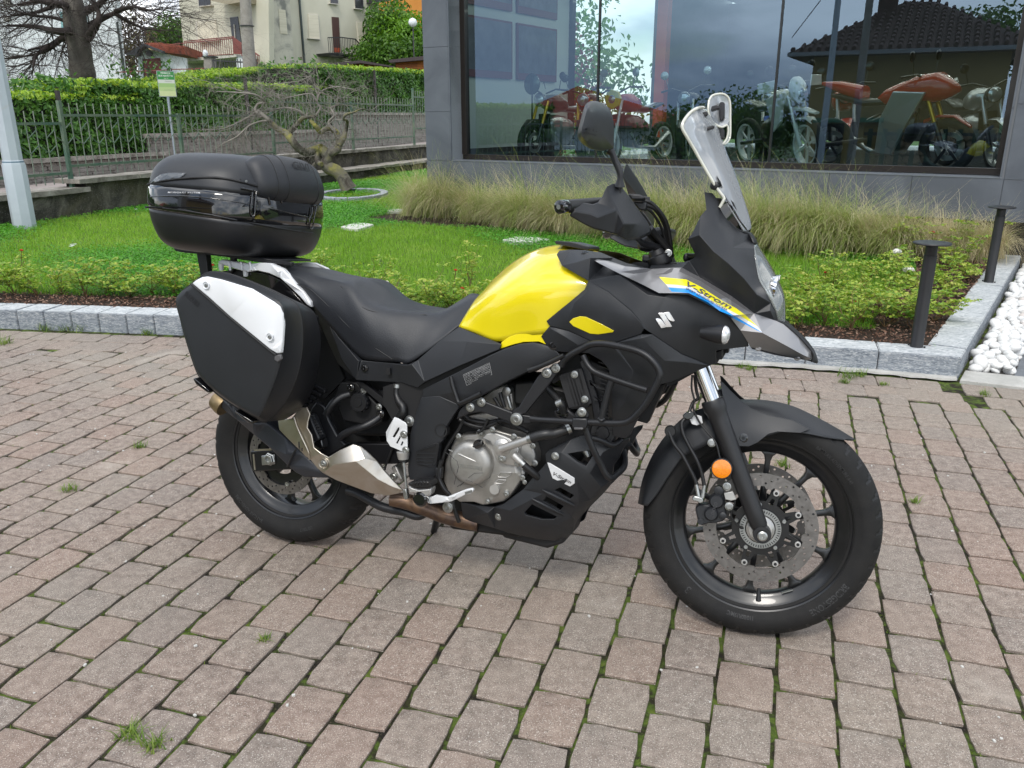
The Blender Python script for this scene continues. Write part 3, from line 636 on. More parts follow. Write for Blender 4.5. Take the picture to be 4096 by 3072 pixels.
# ---------------------------------------------------------------- motorcycles on show
GLD=mat('gold_fork',(.75,.45,.06),.3,metal=.7);WHT=mat('white_gloss',(.78,.80,.80),.25,coat=.8);REDP=mat('red_gloss',(.62,.035,.012),.25,coat=.9)
YLG=mat('yellow_gloss',(.85,.66,.01),.25,coat=.8);BLKG=mat('show_black',(.012,.012,.014),.3,coat=.5);SIV=mat('show_silver',(.6,.6,.6),.3,metal=.8);GLS=mat('lamp_glass',(.55,.58,.6),.05,metal=.6,coat=1)
RB2=mat('show_tyre',(.02,.02,.02),.7);BLUE=mat('show_blue',(.03,.08,.40),.3,coat=.8)
def show_bike(label,s,y,rz,body=BLKG,frk=SIV,rim=BLKG,style='naked',lamp=None,side=BLKG,sc=1.0,z=.90,lean=-6):
 r_=empty('showroom_motorcycle',label=label,cat='motorcycle',group='motorcycles on show behind the shop window')
 r_.matrix_world=FR_M@Matrix.Translation((s,y,z))@Matrix.Rotation(rad(rz),4,'Z')@Matrix.Rotation(rad(lean),4,'X')@Matrix.Scale(sc,4)
 YA=Vector((0,1,0))
 R=.31 if style!='motard' else.33
 for x in(.72,-.70):
  w=MB().lathe([(R-.075,-.045),(R-.04,-.055),(R-.01,-.04),(R,0),(R-.01,.04),(R-.04,.055),(R-.075,.045)],(x,0,R),YA,36,0,False).build('wheel',RB2,r_,angle=50)
  MB().lathe([(R-.075,-.046),(R-.10,-.04),(R-.10,.04),(R-.075,.046)],(x,0,R),YA,36,0,False).build('rim',rim,w,angle=40)
  for k in range(6 if rim is WHT else 5):
   a=k*2*math.pi/(6 if rim is WHT else 5)+.4;MB().bar((x+.03*math.cos(a),0,R+.03*math.sin(a)),(x+(R-.09)*math.cos(a),0,R+(R-.09)*math.sin(a)),.022,.03).build('spoke',rim,w)
  MB().lathe([(.155,-.062),(.155,-.057),(.10,-.057),(.10,-.062)],(x,0,R),YA,32,0,False).build('brake_disc',SIV,w,angle=40)
 for sg in(-1,1):
  f_=MB().tube([(.72,.10*sg,R),(.60,.10*sg,R+.27)],[.026,.030],12).build('fork_leg',rim if rim is WHT else BLKG,r_,angle=40)
  MB().tube([(.60,.10*sg,R+.26),(.46,.10*sg,R+.60)],.024,12).build('fork_tube',frk,f_,angle=40)
  MB().tube([(.44,.04*sg,1.02),(.40,.20*sg,1.08),(.30,.37*sg,1.06)],[.013,.013,.016],10).build('handlebar',BLKG,r_,angle=40)
  MB().tube([(.38,.25*sg,1.08),(.38,.28*sg,1.22)],.006,8).build('mirror_stalk',BLKG,r_)
  MB().lathe([(.001,-.01),(.055,-.008),(.058,0),(.05,.006)],(.375,.30*sg,1.27),Vector((1,0,0)),20).build('mirror',SIV if style=='cafe' else BLKG,r_,angle=40)
  MB().tube([(-.70,.11*sg,R),(-.15,.10*sg,.38)],.028,10).build('swingarm',BLKG,r_)
  # body solids as lofted rings (x, half width, z low, z high)
 def body_loft(name,R_,m):
  V=[];k=14
  for x,w,z0,z1 in R_:
   for j in range(k):
    a=2*math.pi*j/k;c,s_=math.cos(a),math.sin(a);V.append((x,w*math.copysign(abs(c)**.7,c),(z0+z1)/2+(z1-z0)/2*math.copysign(abs(s_)**.8,s_)))
  F=[(i*k+j,i*k+(j+1)%k,(i+1)*k+(j+1)%k,(i+1)*k+j)for i in range(len(R_)-1)for j in range(k)]+[tuple(range(k)),tuple((len(R_)-1)*k+j for j in range(k))]
  return MB().add(V,F).build(name,m,r_,angle=50)
 body_loft('fuel_tank',[(-.10,.07,.80,.86),(.0,.13,.76,.95),(.2,.17,.74,1.02),(.36,.15,.80,1.0),(.42,.06,.86,.95)],body)
 body_loft('seat',[(-.72,.05,.86,.90),(-.55,.10,.82,.90),(-.25,.13,.74,.84),(.0,.10,.76,.84)],BLKG)
 body_loft('engine',[(-.22,.10,.30,.62),(0,.17,.22,.70),(.25,.16,.26,.72),(.36,.08,.4,.66)],side if side is not BLKG else SIV if style=='naked' else BLKG)
 MB().tube([(.30,-.12,.45),(.15,-.13,.24),(-.25,-.16,.22),(-.62,-.17,.42)],[.02,.022,.03,.045],12).build('exhaust',SIV,r_,angle=40)
 MB().bar((.42,-.11,.62),(.42,.11,.62),.02,.22).build('radiator',BLKG,r_)
 body_loft('front_fender',[(.45,.05,R+.24,R+.30),(.60,.075,R+.31,R+.345),(.78,.07,R+.31,R+.34),(.95,.03,R+.20,R+.23)],body if body is not YLG else BLKG)
 hx,hz,hr=.56,.93,.10
 if style in('naked','cafe'):
  h_=MB().lathe([(.03,-.13),(hr*.9,-.08),(hr,-.01),(hr,.0),(hr*.92,.006)],(hx,0,hz),Vector((1,0,0)),32).build('headlight_shell',lamp or BLKG,r_,angle=40)
  if lamp is YLG:MB().lathe([(hr*1.35,-.05),(hr*1.35,.0),(hr*.8,.012)],(hx,0,hz),Vector((1,0,0)),8).build('headlight_plate',YLG,h_,angle=20)
  MB().lathe([(hr*.62 if lamp is YLG else hr*.9,.0),(hr*.55 if lamp is YLG else hr*.8,.02),(.001,.032)],(hx+.002,0,hz),Vector((1,0,0)),28).build('headlight',GLS,h_,angle=60)
 elif style=='motard':
  body_loft('front_plate',[(.50,.11,.86,1.16),(.58,.10,.84,1.10),(.62,.05,.84,.98)],WHT)
  MB().lathe([(.001,-.02),(.07,.0),(.075,.012),(.04,.03),(.001,.035)],(.625,0,.94),Vector((1,0,0)),24).build('headlight',GLS,r_,angle=60)
  for sg in(-1,1):
   body_loft_pts=[(.10,.40*sg),(.28,.43*sg)]
   MB().add([(.46,.24*sg,1.02),(.36,.46*sg,1.0),(.36,.46*sg,1.13),(.46,.26*sg,1.15),(.42,.24*sg,1.02),(.33,.45*sg,1.0),(.33,.45*sg,1.13),(.42,.26*sg,1.15)],[(0,1,2,3),(4,5,6,7),(0,1,5,4),(1,2,6,5),(2,3,7,6),(3,0,4,7)]).build('hand_guard',WHT,r_,bevel=.008)
   MB().add([(.42,.16*sg,.98),(.10,.20*sg,.92),(.22,.18*sg,.50),(.34,.15*sg,.62),(.42,.11*sg,.98),(.10,.15*sg,.92),(.22,.13*sg,.50),(.34,.10*sg,.62)],[(0,1,2,3),(4,5,6,7),(0,1,5,4),(1,2,6,5),(2,3,7,6),(3,0,4,7)]).build('side_shroud',body,r_,bevel=.01)
  body_loft('high_fender',[(.50,.06,.74,.80),(.70,.07,.74,.78),(.92,.04,.70,.73)],body)
 elif style=='sport':
  body_loft('nose_fairing',[(.16,.20,.86,.98),(.36,.23,.80,1.08),(.56,.19,.78,1.10),(.72,.11,.84,1.0),(.78,.05,.88,.94)],REDP)
  MB().lathe([(.085,-.03),(.092,.0),(.070,.012)],(.70,-.09,.94),Vector((.9,-.42,0)),28).build('headlight_ring',SIV,r_,angle=40)
  MB().lathe([(.070,.0),(.06,.012),(.001,.02)],(.705,-.092,.94),Vector((.9,-.42,0)),24).build('headlight',GLS,r_,angle=60)
  for sg in(-1,1):
   MB().add([(.52,.235*sg,.90),(.16,.245*sg,.92),(.02,.22*sg,.62),(-.02,.19*sg,.24),(.18,.18*sg,.22),(.34,.23*sg,.55),(.52,.19*sg,.90),(.16,.20*sg,.92),(.02,.17*sg,.62),(-.02,.14*sg,.24),(.18,.13*sg,.22),(.34,.18*sg,.55)],[(0,1,2,5),(2,3,4,5),(11,8,7,6),(11,10,9,8),(0,1,7,6),(1,2,8,7),(2,3,9,8),(3,4,10,9),(4,5,11,10),(5,0,6,11)]).build('side_fairing',SIV if True else side,r_,bevel=.012)
  body_loft('tail',[(-.85,.03,1.0,1.04),(-.6,.10,.90,1.04),(-.3,.12,.80,.98)],REDP)
 return r_
ZF=.80
show_bike('black naked show bike nearest the pale wall',5.93,1.62,-82,BLKG,GLD,BLKG,'naked',lean=0,z=ZF,sc=.93)
show_bike('dark show bike with gold fork tubes and red lamp shell, second from left',5.36,1.68,-104,BLKG,GLD,BLKG,'naked',REDP,z=ZF,sc=.93)
show_bike('red show bike with a bright yellow lamp surround near the first glass joint',4.72,1.70,-80,REDP,SIV,WHT,'cafe',YLG,z=ZF,sc=.93)
show_bike('dark show bike with a plain chrome round lamp behind the tall windscreen',3.88,1.75,-100,BLKG,SIV,BLKG,'cafe',BLKG,z=ZF,sc=.93)
show_bike('white tall supermoto show bike beside the second glass joint',2.72,1.62,-138,WHT,SIV,WHT,'motard',sc=.95,z=ZF,lean=-8)
show_bike('red naked show bike between the white one and the red sport bike',2.10,2.55,-105,REDP,SIV,BLKG,'naked',BLKG,z=ZF,sc=.95)
show_bike('large red and silver show sport bike with a ringed round lamp, rightmost',1.42,1.42,-162,REDP,GLD,BLKG,'sport',sc=1.0,z=ZF,lean=-4)
show_bike('small pale show bike standing dimly behind the red and silver sport bike',.62,2.75,-120,SIV,SIV,SIV,'naked',sc=.95,z=ZF)
show_bike('blue and white show bike far back behind the middle pane',3.4,3.9,-100,BLUE,SIV,BLKG,'naked',WHT,z=ZF)
rs=empty('round_mirror_sign');rs.matrix_world=FR_M@Matrix.Translation((6.02,.95,.80));tag(rs,'round dark mirror on a stand beside the pale showroom wall','mirror')
MB().lathe([(.14,0),(.14,.012),(.13,.018)],(0,0,1.07),Vector((.15,-1,0)),36).build('mirror_disc',mat('dark_mirror',(.05,.07,.06),.05,metal=.4,coat=1),rs,angle=40)
MB().tube([(0,0,0),(0,0,.95)],.012,10).build('stand',BLKG,rs);MB().lathe([(.12,0),(.12,.015),(.02,.03)],(0,0,0),(0,0,1),24).build('foot',BLKG,rs,angle=40)
# ================================================================== retaining wall, fence, far wall, hedges (left background)
DW=noise_mat('old_dark_concrete',[(.3,(.022,.020,.018)),(.5,(.060,.056,.048)),(.62,(.13,.12,.10)),(.78,(.30,.29,.25))],2.6,rough=.95,bump=.9,bscale=16,coords='World',dist=1.0,disp=.03,extra=[('big',1.1,.52,.66,(.09,.085,.035),.45),('speck',60,.6,.7,(.25,.24,.21),.5)])
CAP=noise_mat('wall_cap_stone',[(.3,(.14,.125,.105)),(.7,(.38,.355,.315))],5,rough=.9,bump=.7,bscale=22,coords='World',disp=.02)
def wp(s,off,z):p=wd0+wdir*s-wn*off;return Vector((p.x,p.y,z))
WRM=Matrix(((wdir.x,-wn.x,0,wd0.x),(wdir.y,-wn.y,0,wd0.y),(0,0,1,0),(0,0,0,1)))
def wbox(name,s0,s1,o0,o1,z0,z1,m,parent=None,bevel=0,seg=0,jit=0.0):
 if seg:
  bm=bmesh.new();n=max(2,int((s1-s0)/seg));
  for i in range(n+1):
   s=s0+(s1-s0)*i/n
   for(o,z)in((o0,z0),(o0,z1),(o1,z1),(o1,z0)):bm.verts.new((s,o+(random.uniform(-jit,jit)),z+random.uniform(-jit,jit)*.6))
  bm.verts.ensure_lookup_table()
  for i in range(n):
   for k in range(4):bm.faces.new([bm.verts[i*4+k],bm.verts[i*4+(k+1)%4],bm.verts[i*4+4+(k+1)%4],bm.verts[i*4+4+k]])
  bm.faces.new([bm.verts[k]for k in range(4)]);bm.faces.new([bm.verts[n*4+3-k]for k in range(4)])
  bmesh.ops.recalc_face_normals(bm,faces=bm.faces);me=bpy.data.meshes.new('m');bm.to_mesh(me);bm.free();o=link(name,me,m,parent)
 else:o=MB().box(((s0+s1)/2,(o0+o1)/2,(z0+z1)/2),(s1-s0,o1-o0,z1-z0)).build(name,m,parent,bevel=bevel)
 if parent is None:o.matrix_world=WRM
 return o
rw_=empty('retaining_wall');rw_.matrix_world=WRM;tag(rw_,'low stained dark retaining wall with pale stone caps at the back of the lawn','wall')
wbox('wall_body',-7,1.5,.0,.35,-.1,.44,DW,rw_,seg=.4,jit=.02);wbox('wall_body',1.5,5.9,.02,.35,-.1,.55,DW,rw_,seg=.4,jit=.02);wbox('wall_body',5.9,16,.12,.42,-.1,.66,DW,rw_,seg=.5,jit=.02)
for a,b,z,o0 in((-7,-3.3,.44,-.06),(-3.3,-.4,.44,-.07),(-.4,1.52,.44,-.05),(1.32,2.5,.555,-.05),(2.5,4.3,.555,-.06),(4.3,5.95,.555,-.04),(5.9,8.4,.665,.06),(8.4,11,.665,.05),(11,13.6,.665,.07),(13.6,16,.665,.06)):
 wbox('cap_stone',a+.01,b-.01,o0,.40,z,z+.065,CAP,rw_,seg=.25,jit=.008)
wbox('ledge',4.6,9,-.42,.12,-.1,.33,DW,rw_,seg=.4,jit=.03);wbox('ledge',9,15,-.35,.12,-.1,.30,DW,rw_,seg=.4,jit=.03);wbox('ledge_top',4.7,15,-.45,.13,.31,.365,CAP,rw_,seg=.3,jit=.012)
lane=link('lane',mesh([tuple(wp(a,o,z))for a,o,z in((-9,.38,.36),(1.5,.38,.43),(6,.38,.52),(26,.38,.64),(26,4.9,.50),(6,4.9,.20),(1.5,4.9,.12),(-9,4.9,.10))],[(0,1,6,7),(1,2,5,6),(2,3,4,5)]),noise_mat('lane_asphalt',[(.3,(.22,.185,.175)),(.7,(.34,.30,.285))],3,rough=.9,bump=.3,bscale=120,coords='World'));tag(lane,kind='structure')
# fence
FG=mat('fence_green',(.055,.12,.085),.55,col2=(.15,.19,.13),vscale=3.5,rvar=.1)
fence=empty('iron_fence');fence.matrix_world=WRM;tag(fence,'green painted iron fence with notched upright bars standing on the low wall','fence')
MPO=lambda s,z0,z1,w=.05:MB().box((s,.14,(z0+z1)/2),(w,.05,z1-z0)).build('fence_post',FG,fence)
for s,z0,z1 in((-3.9,.4,1.42),(-1.3,.45,1.42),(1.38,.5,1.66),(3.77,.56,1.5),(6.45,.6,1.62),(9.67,.68,1.78),(13.08,.68,2.17)):MPO(s,z0,z1)
bars=[]
for a,b,zb,zt in((-6.5,-3.9,.62,1.20),(-3.9,-1.3,.66,1.28),(-1.3,1.38,.70,1.36),(1.40,3.75,.79,1.467),(3.79,6.43,.79,1.467),(6.47,9.65,.96,1.725),(9.69,13.06,.95,1.735),(13.1,15.8,1.15,1.95)):
 for z in(zb,zt):MB().box(((a+b)/2,.14,z),(b-a,.03,.035)).build('fence_rail',FG,fence)
 n=max(2,int(round((b-a)/.155)));n+=n%2
 for i in range(1,n):
  s=a+(b-a)*i/n;bars.append((s,zb,zt,i))
 k=(zt-zb)
 for i in range(0,n,2):
  s0=a+(b-a)*i/n;s1=a+(b-a)*(i+1)/n;s2=a+(b-a)*(i+2)/n
  for zz in(zb+k*.42,zb+k*.72):
   d_=MB();d_.bar((s0,.135,zz),(s1,.135,zz+k*.16),.009,.009)
   if zz<zb+k*.5:d_.bar((s0,.135,zz),(s0-(s1-s0),.135,zz+k*.16),.009,.009)
   d_.build('diagonal_brace',FG,fence)
FGB=mat('fence_weathered',(.17,.215,.17),.55,col2=(.24,.26,.21),vscale=4)
for s,zb,zt,i in bars:MB().box((s,.14,(zb+zt)/2+.01),(.010,.010,zt-zb+.30)).build('upright_bar',FGB,fence)
# far stone wall with thick caps
STN=noise_mat('grey_wall_stone',[(.3,(.16,.15,.135)),(.7,(.33,.31,.285))],6,rough=.9,bump=.6,bscale=30,coords='World',disp=.02,extra=[('rand',0,0,1,(.22,.20,.17),.5)])
MTR=mat('wall_gap_dark',(.05,.045,.04),.95)
sw=empty('stone_wall');sw.matrix_world=WRM;tag(sw,'grey drystone wall with stepped concrete caps beyond the green fence','wall')
secs=[(-8,8.3,.05,.60),(8.0,16.6,.18,1.0),(16.5,27,.35,1.52)]
cand=[]
for a,b,z0,z1 in secs:
 wbox('wall_core',a,b,4.53,4.9,z0-.3,z1,MTR,sw)
 wbox('cap',a-.05,8.55 if b<9 else b+.05,4.38,4.95,z1,z1+.085,CAP,sw,seg=.5,jit=.008)
 z=z0
 while z<z1-.03:
  h=random.uniform(.05,.085);h=min(h,z1-z);s=a
  while s<b:
   l_=random.uniform(.14,.38)
   if wp(s,4.5,0).x>-.66*wp(s,4.5,0).y-.5:cand.append((s,min(s+l_,b),z,z+h))
   s+=l_
  z+=h
cand.sort(key=lambda c:c[0]);sm=[]
for k in range(6):
 bm=bmesh.new();bmesh.ops.create_cube(bm,size=1)
 for v in bm.verts:v.co+=Vector([random.uniform(-.07,.07)for _ in range(3)])
 bmesh.ops.bevel(bm,geom=list(bm.edges),offset=.09,segments=1,affect='EDGES');me=bpy.data.meshes.new('stone');bm.to_mesh(me);bm.free();me.materials.append(STN);sm.append(me)
rest=MB()
for i,(a,b,c,d)in enumerate(cand):
 me=random.choice(sm);M_=Matrix.Translation(((a+b)/2,4.51,(c+d)/2))@Matrix.Diagonal((b-a-.008,random.uniform(.05,.11),(d-c-.006)*1.1,1))
 if i<300:o=bpy.data.objects.new('stone',me);COL.objects.link(o);o.parent=sw;o.matrix_basis=M_
 else:rest.add([M_@v.co for v in me.vertices],[list(p.vertices)for p in me.polygons])
tag(rest.build('far_stones',STN,sw),kind='stuff')
# hedges
HG=leafmat('laurel_leaf',[(.028,.08,.014),(.055,.15,.022),(.095,.23,.035),(.16,.31,.055)],1.1,rough=.32,trans=.22)
HGY=leafmat('laurel_new_leaf',[(.16,.30,.03),(.30,.46,.045),(.46,.56,.09)],1.4,rough=.4,trans=.35)
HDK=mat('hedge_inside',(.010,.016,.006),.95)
def hedge(name,label,s0,s1,o0,o1,z0,ztf,n,top=.5,leafL=.145,M_=WRM,topcol=True):
 r_=empty(name);r_.matrix_world=M_;tag(r_,label,'hedge')
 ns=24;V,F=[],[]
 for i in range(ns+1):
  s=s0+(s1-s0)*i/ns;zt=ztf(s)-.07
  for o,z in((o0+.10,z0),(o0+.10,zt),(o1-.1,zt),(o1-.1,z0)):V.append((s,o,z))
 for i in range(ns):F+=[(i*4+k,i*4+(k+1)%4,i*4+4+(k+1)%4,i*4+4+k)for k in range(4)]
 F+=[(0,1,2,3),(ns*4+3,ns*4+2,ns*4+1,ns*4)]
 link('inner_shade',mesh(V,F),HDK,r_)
 s=rng.uniform(s0,s1,n);zt=np.array([ztf(x)for x in s]);f=rng.random(n);face=f<.62;topm=(f>=.62)&(f<.94);side=f>=.94
 z=z0+(zt-z0)*rng.random(n);o=np.full(n,o0)+rng.uniform(-.02,.12,n)+.05*np.sin(s*4+z*5);nn_=np.tile([0.,-1.,.25],(n,1))
 z[topm]=zt[topm]+rng.uniform(-.07,.05,topm.sum())+.03*np.sin(s[topm]*5);o[topm]=rng.uniform(o0,o1,topm.sum());nn_[topm]=[0,-.5,1]
 s[side]=np.where(rng.random(side.sum())<.5,s0,s1)+rng.uniform(-.08,.04,side.sum());o[side]=rng.uniform(o0,o1,side.sum());nn_[side]=[-1,-.5,.3]
 nn_=nn_+rng.normal(0,.55,(n,3));C3=np.column_stack([s,o,z])
 new=topm&(rng.random(n)<.85)if topcol else np.zeros(n,bool);new|=face&(z>zt-.08)&(rng.random(n)<.8)&topcol
 V,F=leaves(C3[~new],nn_[~new],leafL,leafL*.42,.18);tag(link('foliage',fast_mesh(V,F),HG,r_),kind='stuff')
 if new.sum():V,F=leaves(C3[new],nn_[new],leafL*.85,leafL*.36,.18);tag(link('new_shoots',fast_mesh(V,F),HGY,r_),kind='stuff')
 return r_
hedge('hedge','lower left laurel hedge trimmed flat, in front of the big bare tree trunk',-8,8.1,4.55,6.0,.62,lambda s:1.81+.01*s,21000)
hedge('hedge','tall laurel hedge behind the green bus stop sign, rounded left end',6.35,16.6,4.62,6.6,.9,lambda s:2.13+.02*(s-6)+.04*math.sin(s*2)-.5*max(0,6.8-s),24000)
hedge('hedge','farther high laurel hedge running to the grey showroom corner',16.1,27.5,4.6,6.8,1.4,lambda s:2.95+.025*(s-15),17000,leafL=.16)
hedge('hedge','yellowish upper hedge rising behind the tall laurel hedge',12.2,20,7.0,9.2,1.6,lambda s:2.40+.13*(s-12.4)-.06*max(0,s-16),13000)
hedge('hedge','thin back hedge at the foot of the white house',-7,5.2,7.6,8.1,1.0,lambda s:2.10+.02*s,7000,topcol=False)
for s,z1 in((5.7,1.95),(12.0,2.45),(19.6,3.0)):
 tag(link('hedge_post',MB().box((s,4.50,z1/2+.3),(.07,.07,z1-.6)).build('t',mat('post_brown',(.035,.03,.03),.7),None).data),['dark hedge post left of the bus stop sign, behind the fence','dark hedge post in the middle of the tall hedge behind the twisted tree','dark slim hedge post near the grey showroom corner'][(5.7,12.0,19.6).index(s)],'post').matrix_world=WRM
 bpy.data.objects.remove(bpy.data.objects['t'])
 # ---------------------------------------------------------------- pale square pole at the left edge
PLE=noise_mat('pale_pole',[(.3,(.42,.47,.52)),(.7,(.50,.55,.60))],2,rough=.5,bump=.1,bscale=40,coords='World',extra=[('big',3,.66,.8,(.45,.35,.22),.5)])
pole=empty('street_lamp_pole',(-6.11,10.42,.1),rad(20),label='pale blue grey eight sided steel pole at the left edge of the lawn',cat='pole')
MB().lathe([(.135,0),(.133,.78),(.118,.82)],(0,0,0),(0,0,1),8).build('pole_base',PLE,pole,angle=20);MB().lathe([(.118,.82),(.119,.83),(.112,.84),(.075,6.5)],(0,0,0),(0,0,1),8).build('pole_shaft',PLE,pole,angle=20)
MB().lathe([(.1205,.812),(.1205,.83)],(0,0,0),(0,0,1),8).build('joint_ring',mat('ring_blue',(.12,.2,.27),.5),pole)
# bus stop sign
sg=empty('bus_stop_sign');tag(sg,'green and white bus stop sign on a thin grey pole behind the fence','sign')
c0=Vector((-6.35,16.1,.55));fdir=(CAMP-c0);fdir.z=0;fdir.normalize();sdir=Vector((fdir.y*-1,fdir.x,0));sdir=Vector((-fdir.y,fdir.x,0))
if sdir.x<0:sdir=-sdir
sdir=(sdir*.93+Vector((0,.3,0))).normalized();fdir=Vector((sdir.y,-sdir.x,0));sg.matrix_world=Matrix(((sdir.x,fdir.x,0,c0.x),(sdir.y,fdir.y,0,c0.y),(0,0,1,c0.z),(0,0,0,1)))
MB().tube([(0,-.02,-.1),(0,-.02,1.62)],.024,12).build('sign_pole',mat('galvanised',(.33,.38,.43),.4,metal=.5),sg,angle=40)
bo=MB().box((0,0,1.475),(.31,.006,.45)).build('sign_board',mat('sign_border',(.30,.36,.37),.4),sg)
for z0,z1,c in((1.55,1.69,(.04,.26,.06)),(1.488,1.55,(.62,.66,.58)),(1.42,1.488,(.34,.52,.20)),(1.35,1.42,(.46,.60,.26)),(1.262,1.35,(.58,.66,.34))):
 MB().box((0,.004,(z0+z1)/2),(.29,.003,z1-z0)).build('sign_band',mat('sign_colour',c,.45),bo)
def stext(s,w,h,x,z,c):
 me=text_mesh0(s);xs=[v.co.x for v in me.vertices];ys=[v.co.y for v in me.vertices]
 for v in me.vertices:v.co=Vector((x+((v.co.x-min(xs))/(max(xs)-min(xs))-.5)*w,.0068,z+((v.co.y-min(ys))/(max(ys)-min(ys))-.5)*h))
 me.materials.clear();link('sign_lettering',me,mat('sign_text',c,.5),bo)
def text_mesh0(s):
 cu=bpy.data.curves.new('t','FONT');cu.body=s;cu.size=1;cu.offset=.02;cu.resolution_u=2;ob=bpy.data.objects.new('t',cu);COL.objects.link(ob)
 dg=bpy.context.evaluated_depsgraph_get();dg.update();me=bpy.data.meshes.new_from_object(ob.evaluated_get(dg));bpy.data.objects.remove(ob);bpy.data.curves.remove(cu);return me
stext('FERMATA',.17,.030,0,1.663,(.75,.8,.72));stext('BUS NAVETTA',.25,.032,0,1.615,(.78,.82,.76));stext('per il',.07,.024,0,1.572,(.6,.75,.5));stext('Campus',.12,.022,.03,1.52,(.35,.36,.33));stext('MONOSPOLA',.15,.014,.02,1.37,(.4,.45,.3))
# ================================================================== trees
BK=noise_mat('beech_bark',[(.3,(.055,.048,.040)),(.7,(.17,.155,.135))],4,rough=.9,bump=.7,bscale=14,coords='World',disp=.04,stretch=(1,1,.35))
BKT=mat('twig_bark',(.045,.034,.030),.9)
def rtree(mb,p,d,L_,r,lev,maxl,droop,spread,rnd,twigs=None,kink=.25):
 P_=[p];R=[r];n=4;q=p.copy();dd_=d.normalized()
 for i in range(n):
  dd_=(dd_+Vector((rnd.gauss(0,kink),rnd.gauss(0,kink),rnd.gauss(0,kink)-droop*(i+1)/n))).normalized();q=q+dd_*(L_/n);P_.append(q.copy());R.append(r*(1-.55*(i+1)/n))
 mb.tube(P_,R,7 if r>.03 else(5 if r>.012 else 3),cap=False)
 if lev>=maxl:return
 for i in range(1,n+1):
  for _ in range(1 if lev<1 else(2 if lev>1 else 2)):
   if rnd.random()<.88:
    a=Vector((rnd.gauss(0,1),rnd.gauss(0,1),rnd.gauss(0,.6))).normalized();nd=(dd_*.9+a*spread).normalized()
    rtree(mb,P_[i],nd,L_*rnd.uniform(.5,.78),R[i]*rnd.uniform(.5,.72),lev+1,maxl,droop,spread,rnd,kink=kink)
bt=empty('bare_tree',label='large leafless tree with a thick knotted grey trunk behind the low hedge',cat='tree')
def e1(x,y,Y=21.5):return aty('E1',x,y,Y)
rnd=random.Random(5);tk=MB()
tp=[e1(695,860),e1(700,740),e1(712,640),e1(700,540),e1(690,430),e1(672,320),e1(650,200),e1(640,90),e1(610,-20),e1(600,-120)]
tk.tube([Vector(v)for v in cr(tp,3)],[float(x)for x in np.interp(np.arange(28)/27,[0,.11,.22,.33,.5,.65,1],[.16,.22,.31,.275,.26,.27,.22])],18)
tk.build('trunk',BK,bt,angle=60)
cw=MB();pr_=[((690,290),(850,180),(1000,110),(1180,40)),((650,280),(540,330),(430,390),(250,430)),((640,270),(480,270),(300,230),(60,220)),((700,110),(820,60),(930,-20),(1050,-60)),((600,60),(480,30),(340,10),(150,40)),((760,330),(840,200),(850,100),(790,-10)),((560,320),(400,440),(250,480),(40,510)),((640,200),(450,150),(250,130),(20,60)),((980,110),(1100,180),(1230,240),(1330,250)),((1000,95),(1150,60),(1300,90),(1420,60)),((450,60),(300,110),(150,130),(-60,160)),((420,400),(320,470),(290,560),(280,640))]
for k,pth in enumerate(pr_):
 P_=[Vector(v)for v in cr([e1(x,y,21.5+rnd.uniform(-.8,.8)*(i>0))for i,(x,y)in enumerate(pth)],4)];R0=.11 if k<6 else.055
 cw.tube(P_,[R0*(1-.8*i/(len(P_)-1))for i in range(len(P_))],7,cap=False)
 for i in range(2,len(P_)):
  for _ in range(1):
   dd_=(P_[i]-P_[i-1]).normalized();a=Vector((rnd.gauss(0,1),rnd.gauss(0,.8),rnd.gauss(0,.55)));rtree(cw,P_[i],dd_+a*.7,rnd.uniform(.9,1.7),.018*(1-.5*i/len(P_)),1,3,.02,.75,rnd,kink=.16)
for k in range(3):
 rtree(cw,tp[7+k%3],Vector((rnd.uniform(-1,1),rnd.uniform(-.5,.5),.8)),3.0,.10,0,3,-.02,.8,rnd)
tag(cw.build('crown',BKT,bt,fix=False,smooth=True),kind='stuff')
